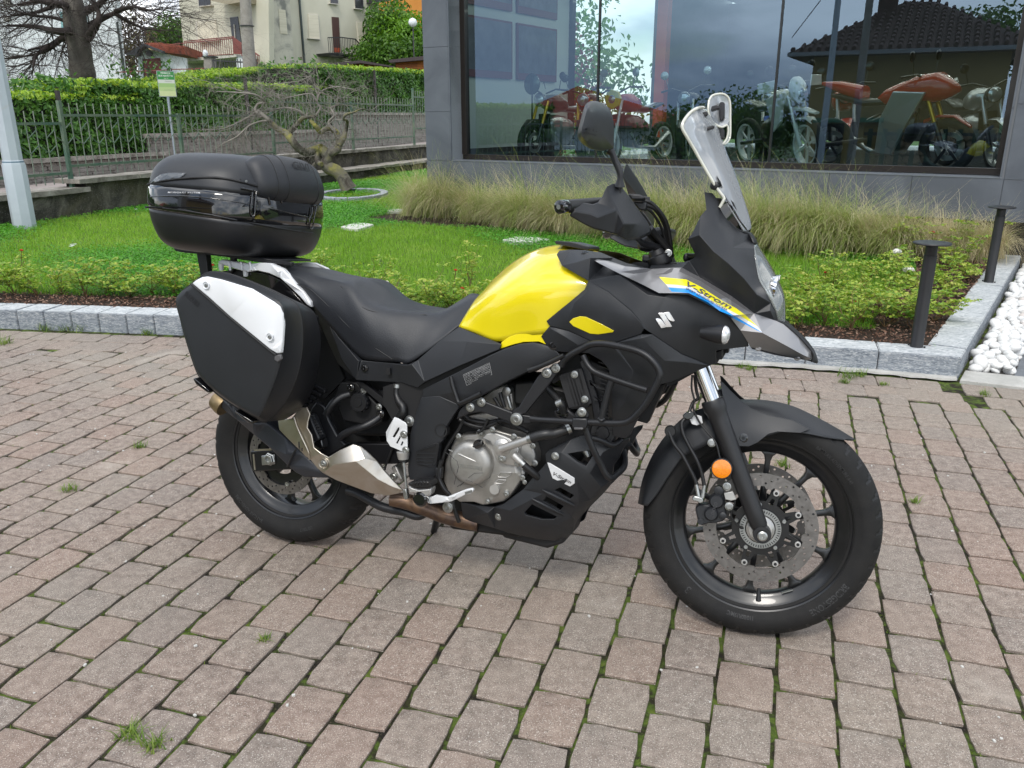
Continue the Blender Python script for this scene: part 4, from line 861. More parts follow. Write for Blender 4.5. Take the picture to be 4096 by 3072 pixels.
# twisted tree on the lawn
BB=noise_mat('lichen_bark',[(.36,(.075,.065,.055)),(.46,(.17,.16,.13)),(.56,(.20,.19,.10)),(.70,(.34,.32,.06))],3.2,rough=.9,bump=.9,bscale=26,coords='World',dist=.8,disp=.03)
BT2=mat('grey_twig',(.30,.275,.24),.9,var=.4,vscale=3)
bo_=empty('twisted_tree',label='small contorted leafless tree with yellow lichen inside a stone ring on the lawn',cat='tree')
def e2(x,y,Y):return aty('E2',x,y,Y)
YB=15.45;rnd=random.Random(11)
mains=[([(1290,1640),(1262,1590),(1230,1530),(1180,1480),(1110,1450),(1085,1420),(1100,1370),(1085,1320),(1050,1280)],[.20,.165,.155,.15,.15,.13,.115,.115,.10]),([(1050,1280),(1000,1290),(930,1315),(860,1290),(810,1235),(770,1180),(745,1150),(690,1125),(640,1090),(600,1040)],[.10,.095,.095,.09,.09,.085,.075,.07,.065,.055]),([(745,1150),(800,1120),(850,1060),(890,1020),(950,1010),(1000,1000)],[.055,.055,.05,.045,.04,.03]),([(1100,1330),(1160,1310),(1195,1280),(1200,1210),(1180,1150),(1130,1110),(1080,1120),(1040,1140),(1000,1090),(950,1040)],[.08,.085,.085,.08,.07,.06,.06,.06,.05,.04]),([(1200,1260),(1240,1190),(1255,1140),(1270,1080),(1270,1040),(1240,1030),(1260,990),(1330,970),(1400,940),(1460,960)],[.065,.065,.05,.04,.03,.025,.03,.02,.014,.008]),([(1060,1290),(1020,1330),(1010,1390),(1050,1420)],[.07,.06,.06,.05]),([(1010,1390),(975,1440),(968,1475)],[.04,.03,.025]),([(600,1040),(540,990),(500,960),(440,1000),(330,1060),(200,1110),(60,1120)],[.05,.045,.04,.03,.022,.015,.008]),([(560,1010),(480,960),(500,900),(560,880),(480,820),(330,800),(150,790)],[.04,.035,.028,.024,.02,.014,.008]),([(600,1040),(520,1050),(420,1090),(320,1180),(200,1240),(120,1300)],[.03,.026,.022,.018,.012,.006]),([(890,1020),(860,960),(740,930),(640,950),(540,960)],[.03,.025,.022,.018,.012]),([(1000,1000),(1040,930),(1010,880),(1050,790),(1160,750),(1260,760),(1350,780)],[.03,.025,.022,.018,.014,.01,.006]),([(1010,880),(960,810),(820,830),(700,850),(560,800)],[.02,.016,.014,.01,.006]),([(1050,790),(980,740),(960,660),(860,700),(700,720),(600,740)],[.018,.016,.012,.01,.008,.005]),([(1180,1150),(1110,1060),(1160,1000),(1130,930),(1200,900),(1120,830),(1050,800)],[.04,.03,.025,.02,.016,.012,.01])]
tm=MB();cwm=MB()
for k,(pth,R)in enumerate(mains):
 yy=YB;C_=[]
 for i,(x,y)in enumerate(pth):
  if k>0:yy=YB+.25*math.sin(k*1.7+i*.7)*min(1,i/3)
  q_=e2(x,y,yy);C_.append(np.array([*q_,R[i]*.78]))
 C_=cr(C_,4);(tm if k<7 else cwm).tube([Vector(c[:3])for c in C_],[float(c[3])for c in C_],12 if k<7 else 6)
 if k>0 and k!=5 and k!=6:
  for i in range(8,len(C_),2 if k>6 else 6):
   p_=Vector(C_[i][:3]);dd_=(p_-Vector(C_[i-2][:3])).normalized();a=Vector((rnd.gauss(-.2,.9),rnd.gauss(0,.7),rnd.gauss(.1,.5)))
   rtree(cwm,p_,dd_+a*.8,rnd.uniform(.3,.75),min(.010,C_[i][3]*.6),1,3,.02,.8,rnd,kink=.28)
tm.build('trunk',BB,bo_,angle=60);tag(cwm.build('crown',BT2,bo_,fix=False,smooth=True),kind='stuff')
rg_=empty('stone_ring',(-2.80,14.75,LZ),label='ring of grey edging stones round the twisted tree',cat='edging')
for k in range(18):
 a0,a1=2*math.pi*k/18+.012,2*math.pi*(k+1)/18-.012;R1x,R1y,w=.62,1.0,.13
 Q=[(R1x*math.cos(a),R1y*math.sin(a))for a in(a0,a1)]+[((R1x-w)*math.cos(a),(R1y-w)*math.sin(a))for a in(a1,a0)]
 MB().add([(x,y,-.02)for x,y in Q]+[(x,y,.065)for x,y in Q],[(3,2,1,0),(4,5,6,7),(0,1,5,4),(1,2,6,5),(2,3,7,6),(3,0,4,7)]).build('edging_stone',GRAN,rg_,bevel=.01)
 # ================================================================== houses, far left
def slab(name,fr,pts,p0,n,off,th,m,parent,bevel=0):
 """outline seen in the photograph set on a vertical wall plane, off metres in front of it, th metres thick"""
 n=Vector(n).normalized();Q=[onplane(fr,x,y,Vector(p0)+n*off,n)for x,y in pts];k=len(Q)
 V=Q+[q-n*th for q in Q];F=[tuple(range(k)),tuple(range(2*k-1,k-1,-1))]+[(i,(i+1)%k,k+(i+1)%k,k+i)for i in range(k)]
 return MB().add(V,F).build(name,m,parent,bevel=bevel)
def pln(A,B):
 d=Vector((B[0]-A[0],B[1]-A[1],0)).normalized();n=Vector((d.y,-d.x,0));return Vector((A[0],A[1],0)),(n if n.y<0 else-n)
def rails(name,fr,top,bot,n,p,off,m,parent,w=.02):
 p0,nn_=p;mb=MB();P0_=Vector(p0)+nn_*off
 a,b=[onplane(fr,*q,P0_,nn_)for q in top];c,d=[onplane(fr,*q,P0_,nn_)for q in bot]
 for i in range(n+1):
  t=i/n;mb.bar(a.lerp(b,t),c.lerp(d,t),w)
 o=mb.build(name,m,parent);tag(o,kind='stuff')
 mb2=MB();mb2.bar(a,b,w*2.2);mb2.bar(c,d,w*1.6);mb2.build('handrail',m,parent)
def wallmat(name,a,b,sc=1.0):return noise_mat(name,[(.3,a),(.7,b)],sc,rough=.9,bump=.12,bscale=30,coords='World',extra=[('big',.5,.6,.8,tuple(x*.72 for x in a),.35)])
CREAM=wallmat('cream_render',(.50,.48,.385),(.60,.58,.475),.5);WHITEW=wallmat('white_render',(.66,.69,.72),(.74,.77,.79),.4)
BLIND=noise_mat('roller_blind',[(.4,(.58,.54,.42)),(.6,(.68,.64,.52))],14,rough=.7,coords='World',stretch=(.05,.05,2.4));DRK=mat('window_dark',(.025,.025,.030),.2,coat=.5);BRN=mat('door_brown',(.075,.035,.030),.5);REDD=mat('red_brown_metal',(.20,.055,.045),.5)
TRIM=mat('pale_trim',(.55,.52,.46),.7);GUT=mat('gutter_dark',(.03,.045,.045),.4);IRN=mat('iron_dark',(.03,.03,.034),.5);CONC=noise_mat('pole_concrete',[(.3,(.22,.20,.18)),(.7,(.32,.30,.27))],6,rough=.9,coords='World')
RTILE=noise_mat('red_roof_tile',[(.3,(.20,.055,.035)),(.7,(.40,.13,.085))],5,rough=.85,bump=.4,bscale=24,coords='World')
# white house
wh=empty('white_house',label='tall plain white house behind the large bare tree',cat='house');pw=pln((-22,33),(-10,33.6))
slab('wall','N',[(-260,-260),(448,-260),(470,100),(500,420),(-260,420)],*pw,0,.4,WHITEW,wh)
for q in([(515,105),(563,100),(575,235),(530,240)],[(712,125),(745,120),(750,222),(716,226)]):
 s_=slab('shutter','E1',q,*pw,.06,.05,mat('teal_shutter',(.20,.40,.42),.6),wh)
for q in([(30,143),(88,146),(92,182),(34,178)],[(143,683),(232,685),(236,730),(148,730)],[(20,-20),(95,-20),(95,40),(20,30)]):
 w_=slab('window','E1',q,*pw,.03,.1,DRK,wh);
 for i in range(1,5):
  t=i/5;slab('window_bar','E1',[(q[0][0]+(q[1][0]-q[0][0])*t-1.5,q[0][1]),(q[0][0]+(q[1][0]-q[0][0])*t+1.5,q[0][1]),(q[3][0]+(q[2][0]-q[3][0])*t+1.5,q[2][1]),(q[3][0]+(q[2][0]-q[3][0])*t-1.5,q[2][1])],*pw,.06,.02,TRIM,w_)
slab('drainpipe','E1',[(1000,190),(1014,190),(1082,650),(1066,650)],*pw,.08,.08,GUT,wh)
# garage house
gh=empty('garage_house',label='small white garage house with a red brown door and red tiled roof',cat='house');pg_=pln((-18,37),(-8,38.5))
slab('wall','E1',[(1188,480),(1245,415),(1400,458),(1412,700),(1205,700)],*pg_,0,.4,WHITEW,gh);slab('wall','E1',[(1396,460),(1600,500),(1618,700),(1412,700)],*pg_,-.05,.4,WHITEW,gh)
dr_=slab('garage_door','E1',[(1238,512),(1384,500),(1402,690),(1250,690)],*pg_,.04,.1,REDD,gh);slab('door_handle','E1',[(1321,565),(1333,565),(1334,588),(1323,588)],*pg_,.07,.04,TRIM,dr_)
slab('door_surround','E1',[(1230,505),(1240,512),(1252,690),(1243,690)],*pg_,.05,.1,IRN,gh)
slab('gable_board','E1',[(1085,462),(1240,375),(1410,440),(1400,458),(1240,398),(1190,432),(1180,480),(1090,474)],*pg_,.7,.9,mat('grey_fascia',(.055,.06,.07),.6),gh)
rfs=slab('roof','E1',[(1240,372),(1372,366),(1592,395),(1600,472),(1410,452)],*pg_,.3,4,RTILE,gh)
for i in range(26):slab('tile_row','E1',[(1262+i*13,378+i*1.0),(1266+i*13,378+i),(1300+i*12.0,418+i*2.0),(1296+i*12.0,418+i*2.0)],*pg_,.36,.1,RTILE,rfs)
mb=MB();mb.lathe([(.12,0),(.12,.2)],onplane('E1',1294,462,pg_[0]+pg_[1]*.3,pg_[1]),pg_[1],14).build('wall_lamp',IRN,gh)
# cream house
ch=empty('cream_house',label='large cream rendered house with beige blinds, balconies and outside stairs',cat='house');pl_=pln((-18.6,44),(-11.9,40));pr2=pln((-11.9,40),(-7.2,44.8))
slab('wall','N',[(690,-260),(1071,-260),(1080,420),(752,420),(745,300),(715,0)],*pl_,0,.3,CREAM,ch);slab('wall','N',[(1068,-260),(1500,-260),(1514,0),(1527,262),(1530,420),(1076,420)],*pr2,.004,.3,CREAM,ch)
slab('projecting_wall','E2',[(585,-200),(768,-200),(780,50),(820,600),(600,600)],*pr2,.30,.4,noise_mat('stained_render',[(.35,(.22,.22,.20)),(.5,(.52,.50,.42)),(.7,(.60,.58,.48))],.9,rough=.9,coords='World',dist=1.2),ch)
def window(fr,q,p,m=BLIND,fw_=.10,off=.05):
 cx,cy=sum(a for a,b in q)/4,sum(b for a,b in q)/4;qo=[(cx+(a-cx)*1.10,cy+(b-cy)*1.05)for a,b in q]
 w_=slab('window',fr,qo,*p,off-.02,.1,TRIM,ch);slab('blind' if m is BLIND else 'pane',fr,q,*p,off+.01,.1,m,w_)
 slab('window_sill',fr,[(q[3][0]-6,q[3][1]),(q[2][0]+6,q[2][1]),(q[2][0]+6,q[2][1]+6),(q[3][0]-6,q[3][1]+6)],*p,off+.12,.2,TRIM,w_)
window('E1',[(1700,190),(1862,170),(1880,345),(1712,362)],pl_);window('E1',[(1712,-40),(1815,-50),(1815,42),(1718,52)],pl_,DRK)
dd1=slab('door','E1',[(1985,152),(2052,143),(2085,372),(2010,378)],*pl_,.04,.1,DRK,ch);slab('door_pull','E1',[(2018,210),(2022,210),(2030,330),(2026,330)],*pl_,.08,.04,TRIM,dd1)
window('E2',[(492,118),(548,112),(570,326),(502,330)],pr2);window('E2',[(938,122),(1020,130),(1036,336),(946,328)],pr2);window('E2',[(1356,190),(1424,198),(1440,386),(1374,382)],pr2)
window('E2',[(1126,-60),(1190,-60),(1194,34),(1130,26)],pr2,DRK);window('E2',[(1340,-10),(1408,-10),(1413,78),(1344,70)],pr2,DRK);slab('blind','E2',[(680,78),(738,86),(758,296),(694,290)],*pr2,.32,.03,BLIND,ch)
dd2=slab('door','E2',[(1140,145),(1200,150),(1214,455),(1157,452)],*pr2,.04,.1,BRN,ch);slab('door_panel','E2',[(1160,412),(1211,414),(1213,452),(1162,450)],*pr2,.06,.05,mat('door_red',(.42,.08,.03),.5),dd2)
slab('drainpipe','E2',[(853,-60),(864,-60),(914,560),(904,560)],*pr2,.12,.1,GUT,ch)
for q in([(512,403),(535,403),(536,438),(514,438)],[(863,492),(882,492),(883,508),(864,508)]):slab('wall_vent','E2',q,*pr2,.03,.05,mat('vent',(.22,.17,.12),.7),ch)
slab('eave','E2',[(1500,25),(1535,22),(1655,8),(1655,-60),(1500,-60)],*pr2,.6,.8,IRN,ch)
slab('upper_balcony','E1',[(1820,5),(1962,38),(2076,18),(2076,-60),(1800,-60)],*pl_,.9,1.1,mat('balcony_soffit',(.32,.28,.20),.8),ch)
slab('balcony','E1',[(1412,520),(2038,468),(2040,492),(1612,532),(1420,538)],*pl_,1.3,1.3,mat('balcony_slab',(.55,.53,.47),.85),ch)
slab('balcony_shade','E1',[(1610,540),(2030,500),(2040,700),(1618,700)],*pl_,.03,.05,mat('shaded_render',(.33,.32,.26),.9),ch)  # thin darker slab: the balcony's shade is put into the wall colour
rails('balcony_bars','E1',((1592,372),(2012,332)),((1605,492),(2018,468)),24,pl_,1.3,REDD,ch);rails('balcony_bars','E1',((1385,392),(1592,372)),((1418,515),(1605,492)),14,pl_,1.3,REDD,ch);rails('balcony_rail','E1',((1590,358),(2020,318)),((1592,372),(2012,332)),3,pl_,1.3,REDD,ch)
slab('balcony_panel','E1',[(2010,318),(2084,372),(2086,470),(2018,466)],*pl_,1.32,.05,REDD,ch);rails('stair_bars','E1',((2084,376),(2240,482)),((2088,478),(2240,580)),10,pl_,1.3,REDD,ch)
slab('stair_side','E1',[(2040,478),(2090,480),(2110,620),(2050,640)],*pl_,1.2,.3,WHITEW,ch)
slab('landing','E2',[(1112,456),(1345,480),(1330,496),(1130,478)],*pr2,1.1,1.1,IRN,ch)
rails('landing_bars','E2',((1105,325),(1218,322)),((1116,458),(1222,462)),7,pr2,1.2,IRN,ch);rails('landing_bars','E2',((1218,322),(1342,338)),((1222,462),(1348,480)),9,pr2,1.2,IRN,ch);rails('landing_bars','E2',((1342,338),(1390,392)),((1348,480),(1395,530)),4,pr2,1.2,IRN,ch)
rails('stair_bars','E2',((1378,430),(1495,428)),((1400,545),(1500,545)),7,pr2,1.2,IRN,ch);rails('stair_bars','E2',((1495,430),(1562,436)),((1500,545),(1562,545)),5,pr2,1.2,IRN,ch);rails('stair_bars','E2',((1562,436),(1650,510)),((1562,545),(1640,560)),6,pr2,1.2,IRN,ch)
for i in range(4):slab('stair_tread','E2',[(1240+i*30,492+i*12),(1330+i*12,492+i*12),(1340+i*12,498+i*12),(1245+i*30,498+i*12)],*pr2,.9,.5,IRN,ch)
# orange houses
oh=empty('orange_house',label='orange house with brown shutters at the right end behind the shrubs',cat='house');po=pln((-12,56),(2,56));ORW=wallmat('orange_render',(.50,.20,.045),(.58,.25,.06),.3);SHT=mat('shutter_brown',(.055,.035,.032),.6)
slab('wall','E2',[(1500,-260),(1960,-260),(1960,420),(1500,420)],*po,0,6,ORW,oh)
for q in([(1703,130),(1752,130),(1754,236),(1705,236)],[(1757,130),(1806,132),(1808,237),(1759,236)],[(1540,136),(1558,138),(1562,270),(1544,268)]):slab('shutter','E2',q,*po,.08,.06,SHT,oh)
of=empty('orange_house',label='low orange and yellow house with a dark roof seen beyond the garage house',cat='house');pf=pln((-26,62),(-10,62))
slab('wall','E1',[(1262,290),(1600,300),(1600,480),(1262,470)],*pf,0,5,wallmat('yellow_render',(.45,.32,.14),(.55,.40,.20),.3),of);slab('roof','E1',[(1250,230),(1530,250),(1535,282),(1262,262)],*pf,1.0,5,mat('dark_roof',(.05,.055,.065),.7),of)
slab('eave_band','E1',[(1262,262),(1532,280),(1480,308),(1262,294)],*pf,.4,.5,mat('orange_eave',(.52,.16,.035),.7),of);slab('shutter','E1',[(1358,302),(1420,306),(1424,356),(1362,354)],*pf,.1,.1,BRN,of)
# sheds
WD=noise_mat('shed_wood',[(.4,(.30,.085,.02)),(.6,(.42,.14,.035))],3,rough=.6,coords='World',stretch=(.1,.1,9));RF2=mat('shed_roof',(.045,.030,.034),.5)
sh1=empty('garden_shed',label='long low wooden shed roof showing above the hedge, left one',cat='shed');ps=pln((-9,34),(-3,35.5));slab('wall','E2',[(1180,560),(1390,545),(1650,578),(1650,640),(1180,640)],*ps,0,3,WD,sh1);slab('roof','E2',[(1088,552),(1388,520),(1678,572),(1678,584),(1388,545),(1150,566)],*ps,.4,3.2,RF2,sh1)
sh2=empty('garden_shed',label='orange wooden shed with brown roof beside the grey showroom corner',cat='shed');ps2=pln((-7,37),(-1,37));slab('wall','E2',[(1690,545),(1960,520),(1960,650),(1690,650)],*ps2,0,3,WD,sh2);slab('roof','E2',[(1622,518),(1960,480),(1960,516),(1640,542)],*ps2,.4,3.2,RF2,sh2)
for i in range(1,5):slab('plank_gap','E2',[(1690,545+i*15),(1880,530+i*15),(1880,532+i*15),(1690,547+i*15)],*ps2,.01,.02,RF2,sh2)
# concrete pole, gate pillar, iron fence, globe lamp
cp_=empty('concrete_pole',label='round grey concrete utility pole in front of the cream house',cat='pole')
a_,b_=aty('E2',432,640,33),aty('E2',384,-120,33);MB().tube([a_,b_],[.245,.19],16).build('pole_shaft',CONC,cp_,angle=50);MB().lathe([(.26,0),(.26,.03)],a_.lerp(b_,.55),Vector((0,0,1)),16).build('pole_band',IRN,cp_)
gpil=empty('gate_pillar',label='grey stone gate pillar with a white lamp on top behind the hedge',cat='pillar');pgp=pln((-12,34),(-6,34))
slab('pillar','E1',[(1758,490),(1826,490),(1834,700),(1766,700)],*pgp,0,.5,CONC,gpil);slab('pillar_cap','E1',[(1742,480),(1838,480),(1838,494),(1744,494)],*pgp,.06,.62,IRN,gpil)
MB().lathe([(.001,-.16),(.08,-.10),(.10,0),(.07,.10),(.001,.14)],onplane('E1',1774,462,pgp[0],pgp[1]),Vector((0,0,1)),14).build('lamp_globe',WHITEW,gpil,angle=60)
fe=empty('iron_fence',label='dark iron railing between the gate pillar and the concrete pole',cat='fence');MB().bar(onplane('E1',1834,522,*pgp),onplane('E1',2230,545,*pgp),.05).build('fence_rail',IRN,fe)
for i in range(17):
 x=1846+i*23;MB().bar(onplane('E1',x,512,*pgp),onplane('E1',x+12,680,*pgp),.028).build('fence_bar',IRN,fe)
gf=empty('wire_fence',label='rusty low fence and gate in front of the garage house',cat='fence');pq=pln((-16,33),(-8,33.4))
for a,b in(((1000,625),(1445,605)),((1480,600),(1660,596)),((1690,592),(1768,590))):MB().bar(onplane('E1',*a,*pq),onplane('E1',*b,*pq),.035).build('fence_rail',REDD,gf)
for x in(1272,1448,1462,1480,1664,1690,1750):MB().bar(onplane('E1',x,590,*pq),onplane('E1',x+6,690,*pq),.045).build('fence_post',REDD if x>1600 else IRN,gf)
lp_=empty('garden_lamp',label='white globe garden lamp in front of the orange house',cat='lamp');c_=aty('E2',1838,195,40);MB().lathe([(.001,-.20),(.14,-.14),(.2,0),(.14,.14),(.001,.2)],c_,Vector((0,0,1)),16).build('globe',WHITEW,lp_,angle=60);MB().tube([c_-Vector((0,0,.18)),c_-Vector((0,0,3))],.03,8).build('post',IRN,lp_)
# shrubs beyond
def bush(name,label,c,r,n,leaf,m,cat='shrub',stem=True,z0=None):
 b_=empty(name,(c[0],c[1],0),label=label,cat=cat);ph=rng.uniform(0,6,3);d=rng.normal(size=(n,3));d/=np.linalg.norm(d,axis=1,keepdims=True)
 rr=(rng.random(n)**.45)*(1+.22*np.sin(d[:,0]*5+ph[0])*np.sin(d[:,2]*4+ph[1])+.15*np.sin(d[:,1]*9+ph[2]));C3=d*rr[:,None]*np.array(r)+np.array([0,0,c[2]]);nn_=d+rng.normal(0,.7,(n,3));V,F=leaves(C3,nn_,leaf,leaf*.55,.15)
 tag(link('crown',fast_mesh(V,F),m,b_),kind='stuff');
 if stem:MB().tube([(0,0,0),(0,0,c[2])],[.14,.06],8).build('trunk',BK,b_)
 return b_
GB1=leafmat('bush_green',[(.025,.07,.012),(.07,.16,.02),(.14,.26,.03)],.9,trans=.3);GB2=leafmat('bush_bright',[(.06,.15,.015),(.12,.26,.02),(.2,.36,.04)],.9,trans=.35);BRB=leafmat('brown_brush',[(.05,.035,.02),(.11,.075,.04),(.12,.14,.04)],1.0,trans=.1)
q=aty('E2',1640,330,44);bush('shrub','tall mid green shrub left of the orange house shutters',(q.x,q.y,q.z),(1.5,1.4,1.9),5200,.22,GB1);q=aty('E2',1790,370,43);bush('shrub','round bright green shrub just left of the grey showroom corner',(q.x,q.y,q.z),(1.5,1.3,1.5),5200,.20,GB2)
q=aty('E2',1720,480,42);bush('shrub','low dark green shrub along the bottom of the orange house',(q.x,q.y,q.z),(2.4,1.2,.9),4200,.20,GB1);q=aty('E1',1520,320,56);bush('shrub','dark rounded evergreen beside the low orange house',(q.x,q.y,q.z),(1.6,1.4,1.3),3600,.2,GB1)
q=aty('E1',1130,480,48);bush('shrub','brown leafless brush between the white house and the garage house',(q.x,q.y,q.z),(1.9,1.2,3.2),5200,.16,BRB)
# ================================================================== what stands behind the camera and shows in the shop glass
def rp(u,v,L_):
 r=ray_w(u,v);G=PH0-fn_*.30;t=(G-CAMP).dot(fn_)/r.dot(fn_);h=CAMP+r*t;d2=(r-fn_*2*r.dot(fn_)).normalized();return h+d2*L_
fore=link('forecourt',mesh([(-14,-14,-.004),(10,-14,-.004),(10,.35,-.004),(-14,.35,-.004)],[(0,1,2,3)]),PAVES);tag(fore,kind='structure')
fldm=noise_mat('field_grass',[(.3,(.035,.075,.015)),(.7,(.08,.15,.03))],.6,rough=.95,coords='World',bump=.4,bscale=8)
fl_=link('field',mesh([(-200,-200,-.008),(200,-200,-.008),(200,200,-.03),(-200,200,-.03)],[(0,1,2,3)]),fldm);tag(fl_,kind='structure')
ground.data.vertices[0].co.z=-.03
for v in ground.data.vertices:v.co.z=-.035
for v in fl_.data.vertices:v.co.z=-.025
oc=empty('ochre_house',label='ochre house with a dark tiled hip roof mirrored in the right window pane',cat='house')
A_,B_=Vector((-8.5,-1.45,0)),Vector((-4.75,-4.47,0));ab=(B_-A_).normalized();bk=Vector((ab.y,-ab.x,0));bk=bk if bk.y<0 else-bk
OCH=wallmat('ochre_render',(.30,.22,.075),(.36,.27,.10),.5)
def hb_box(name,a,b,c,d,z0,z1,m,parent):
 Q=[A_+ab*x+bk*y for x,y in((a,c),(b,c),(b,d),(a,d))];return MB().add([(p.x,p.y,z0)for p in Q]+[(p.x,p.y,z1)for p in Q],[(3,2,1,0),(4,5,6,7),(0,1,5,4),(1,2,6,5),(2,3,7,6),(3,0,4,7)]).build(name,m,parent)
Lh=(B_-A_).length;hb_box('wall',0,Lh,.0,6,0,3.05,OCH,oc)
RT=noise_mat('dark_roof_tile',[(.3,(.055,.030,.026)),(.7,(.12,.068,.058))],8,rough=.85,bump=.3,bscale=20,coords='World')
E4=[A_+ab*x+bk*y for x,y in((-.6,-.6),(Lh+.6,-.6),(Lh+.6,6.6),(-.6,6.6))];R2=[A_+ab*(Lh/2-.4)+bk*2.8,A_+ab*(Lh/2+.4)+bk*3.3];ze,zr=3.12,4.62
V=[(p.x,p.y,ze)for p in E4]+[(p.x,p.y,zr)for p in R2]+[(p.x,p.y,ze-.10)for p in E4]
rf=MB().add(V,[(0,1,5,4),(1,2,5),(2,3,4,5),(3,0,4),(9,8,7,6),(0,1,7,6),(1,2,8,7),(2,3,9,8),(3,0,6,9)]).build('roof',RT,oc)
mb=MB();e0,e1_,r0,r1=Vector(V[0]),Vector(V[1]),Vector(V[4]),Vector(V[5])
for i in range(27):
 t=(i+.5)/27;lo=e0.lerp(e1_,t);hi_t=1.0
 x=t*(Lh+1.2);mid=(Lh+1.2)/2;hi_t=max(.05,min(1,1-(abs(x-mid)-.4)/(mid-.4)));up_=(r0.lerp(r1,.5)-e0.lerp(e1_,.5));hi=lo+up_*hi_t;k=max(1,int(13*hi_t))
 for j in range(k):
  a=lo.lerp(hi,j/k);b=lo.lerp(hi,(j+1)/k);mb.tube([a+Vector((0,0,.07)),b+Vector((0,0,.035))],[.062,.05],6)
tag(mb.build('roof_tiles',RT,rf),kind='stuff')
hb_box('chimney',Lh/2-1.1,Lh/2-.6,2.2,2.6,4.1,4.75,RT,rf);hb_box('chimney_cap',Lh/2-1.2,Lh/2-.5,2.1,2.7,4.9,4.97,RT,rf)
for x in(Lh/2-1.08,Lh/2-.66):hb_box('chimney_leg',x,x+.06,2.25,2.55,4.74,4.9,RT,rf)
hb_box('gutter',-.6,Lh+.6,-.68,-.6,3.02,3.12,mat('gutter_grey',(.25,.26,.27),.4,metal=.5),oc);hb_box('window',.3,1.0,-.04,.0,.0,1.25,DRK,oc);hb_box('green_canopy',.2,2.0,-.3,-.02,1.28,1.40,mat('canopy_green',(.01,.14,.07),.5),oc)
lg_=empty('log_pile',label='stacked round firewood logs against the ochre house wall, mirrored in the shop window',cat='firewood');LG=noise_mat('log_end',[(.3,(.26,.17,.09)),(.7,(.45,.33,.20))],20,rough=.9,coords='World')
for i in range(13):
 for j in range(5):
  r=random.uniform(.085,.12);c=A_+ab*(2.0+i*.21+(j%2)*.1)+bk*(-.5)+Vector((0,0,.13+j*.2));MB().lathe([(r,0),(r,.4)],c,bk,10).build('log',LG,lg_)
gfz=empty('garden_fence',label='dark green board fence before the log pile, mirrored in the shop window',cat='fence');
for i in range(10):hb_box('fence_board',1.7+i*.36,1.82+i*.36,-.75,-.71,0,1.12,mat('fence_dark_green',(.01,.04,.02),.5),gfz)
hb_box('fence_rail',1.6,5.1,-.71,-.68,.95,1.03,IRN,gfz)
rh=empty('red_roof_house',label='far house with a wide red roof mirrored in the left window panes',cat='house')
a1,b1_,c1=rp(1930,510,30),rp(2575,495,27),rp(2310,345,33);zq=1.0;d1_=(b1_-a1);d1_.z=0;bq=Vector((d1_.y,-d1_.x,0)).normalized();bq=bq if bq.x<0 else-bq
Q=[Vector((a1.x,a1.y,0)),Vector((b1_.x,b1_.y,0)),Vector((b1_.x,b1_.y,0))+bq*9,Vector((a1.x,a1.y,0))+bq*9]
MB().add([(p.x,p.y,zq)for p in Q]+[(c1.x,c1.y,c1.z)],[(0,1,4),(1,2,4),(2,3,4),(3,0,4),(3,2,1,0)]).build('roof',noise_mat('red_roof',[(.3,(.26,.05,.03)),(.7,(.42,.10,.06))],2,rough=.85,coords='World',stretch=(1,1,12)),rh)
cQ=sum(Q,Vector())/4;MB().add([((p.x-cQ.x)*.9+cQ.x,(p.y-cQ.y)*.9+cQ.y,z)for z in(-.1,zq)for p in Q],[(0,1,5,4),(1,2,6,5),(2,3,7,6),(3,0,4,7)]).build('wall',WHITEW,rh)
for(u,L_,r,m,lab)in((3400,12,.085,CONC,'dark thicker pole mirrored in the right pane, right one'),(3280,13.5,.075,PLE,'pale blue grey pole mirrored in the right pane, left one')):
 b_=rp(u,655,L_);o=empty('street_pole',(b_.x,b_.y,0),label=lab,cat='pole');MB().tube([(0,0,0),(0,0,8)],[r*1.15,r*.8],12).build('pole_shaft',m,o,angle=50)
p1,p2=rp(3170,150,14),rp(3330,-60,16);o=empty('overhead_cable',label='thin black overhead cable rising from the ochre house corner',cat='cable');MB().tube([p1,p2],.012,6).build('cable',IRN,o)
for i,(u,L_,r,z)in enumerate(((2720,21,1.6,.9),(2900,20,1.9,1.1),(3060,19,1.5,1.2))):
 q=rp(u,560,L_);bush('garden_bush',['dark bush mirrored behind the windscreen, left one of three','dark tall bush mirrored left of the second glass joint','dark bush mirrored at the second glass joint beside the ochre house'][i],(q.x,q.y,z),(r,r,z),2600,.16,GB1,cat='bush')
q=rp(3960,90,26);bush('conifer','dark conifer top showing over the mirrored hip roof',(q.x,q.y,q.z-.6),(2.0,2.0,1.2),3200,.2,GB1,cat='tree')
q=FR_M@Vector((10.2,9.0,1.9));bush('shrub','leafy green shrub outside, seen through the showroom side window',(q.x,q.y,1.9),(2.2,2.6,2.3),5200,.16,GB2)
q=FR_M@Vector((9.2,6.6,2.2));bush('maple','reddish maple outside, seen through the showroom side window',(q.x,q.y,2.0),(1.1,1.4,1.3),2600,.11,leafmat('maple_leaf',[(.16,.04,.04),(.30,.08,.07),(.34,.16,.10)],2),cat='tree')
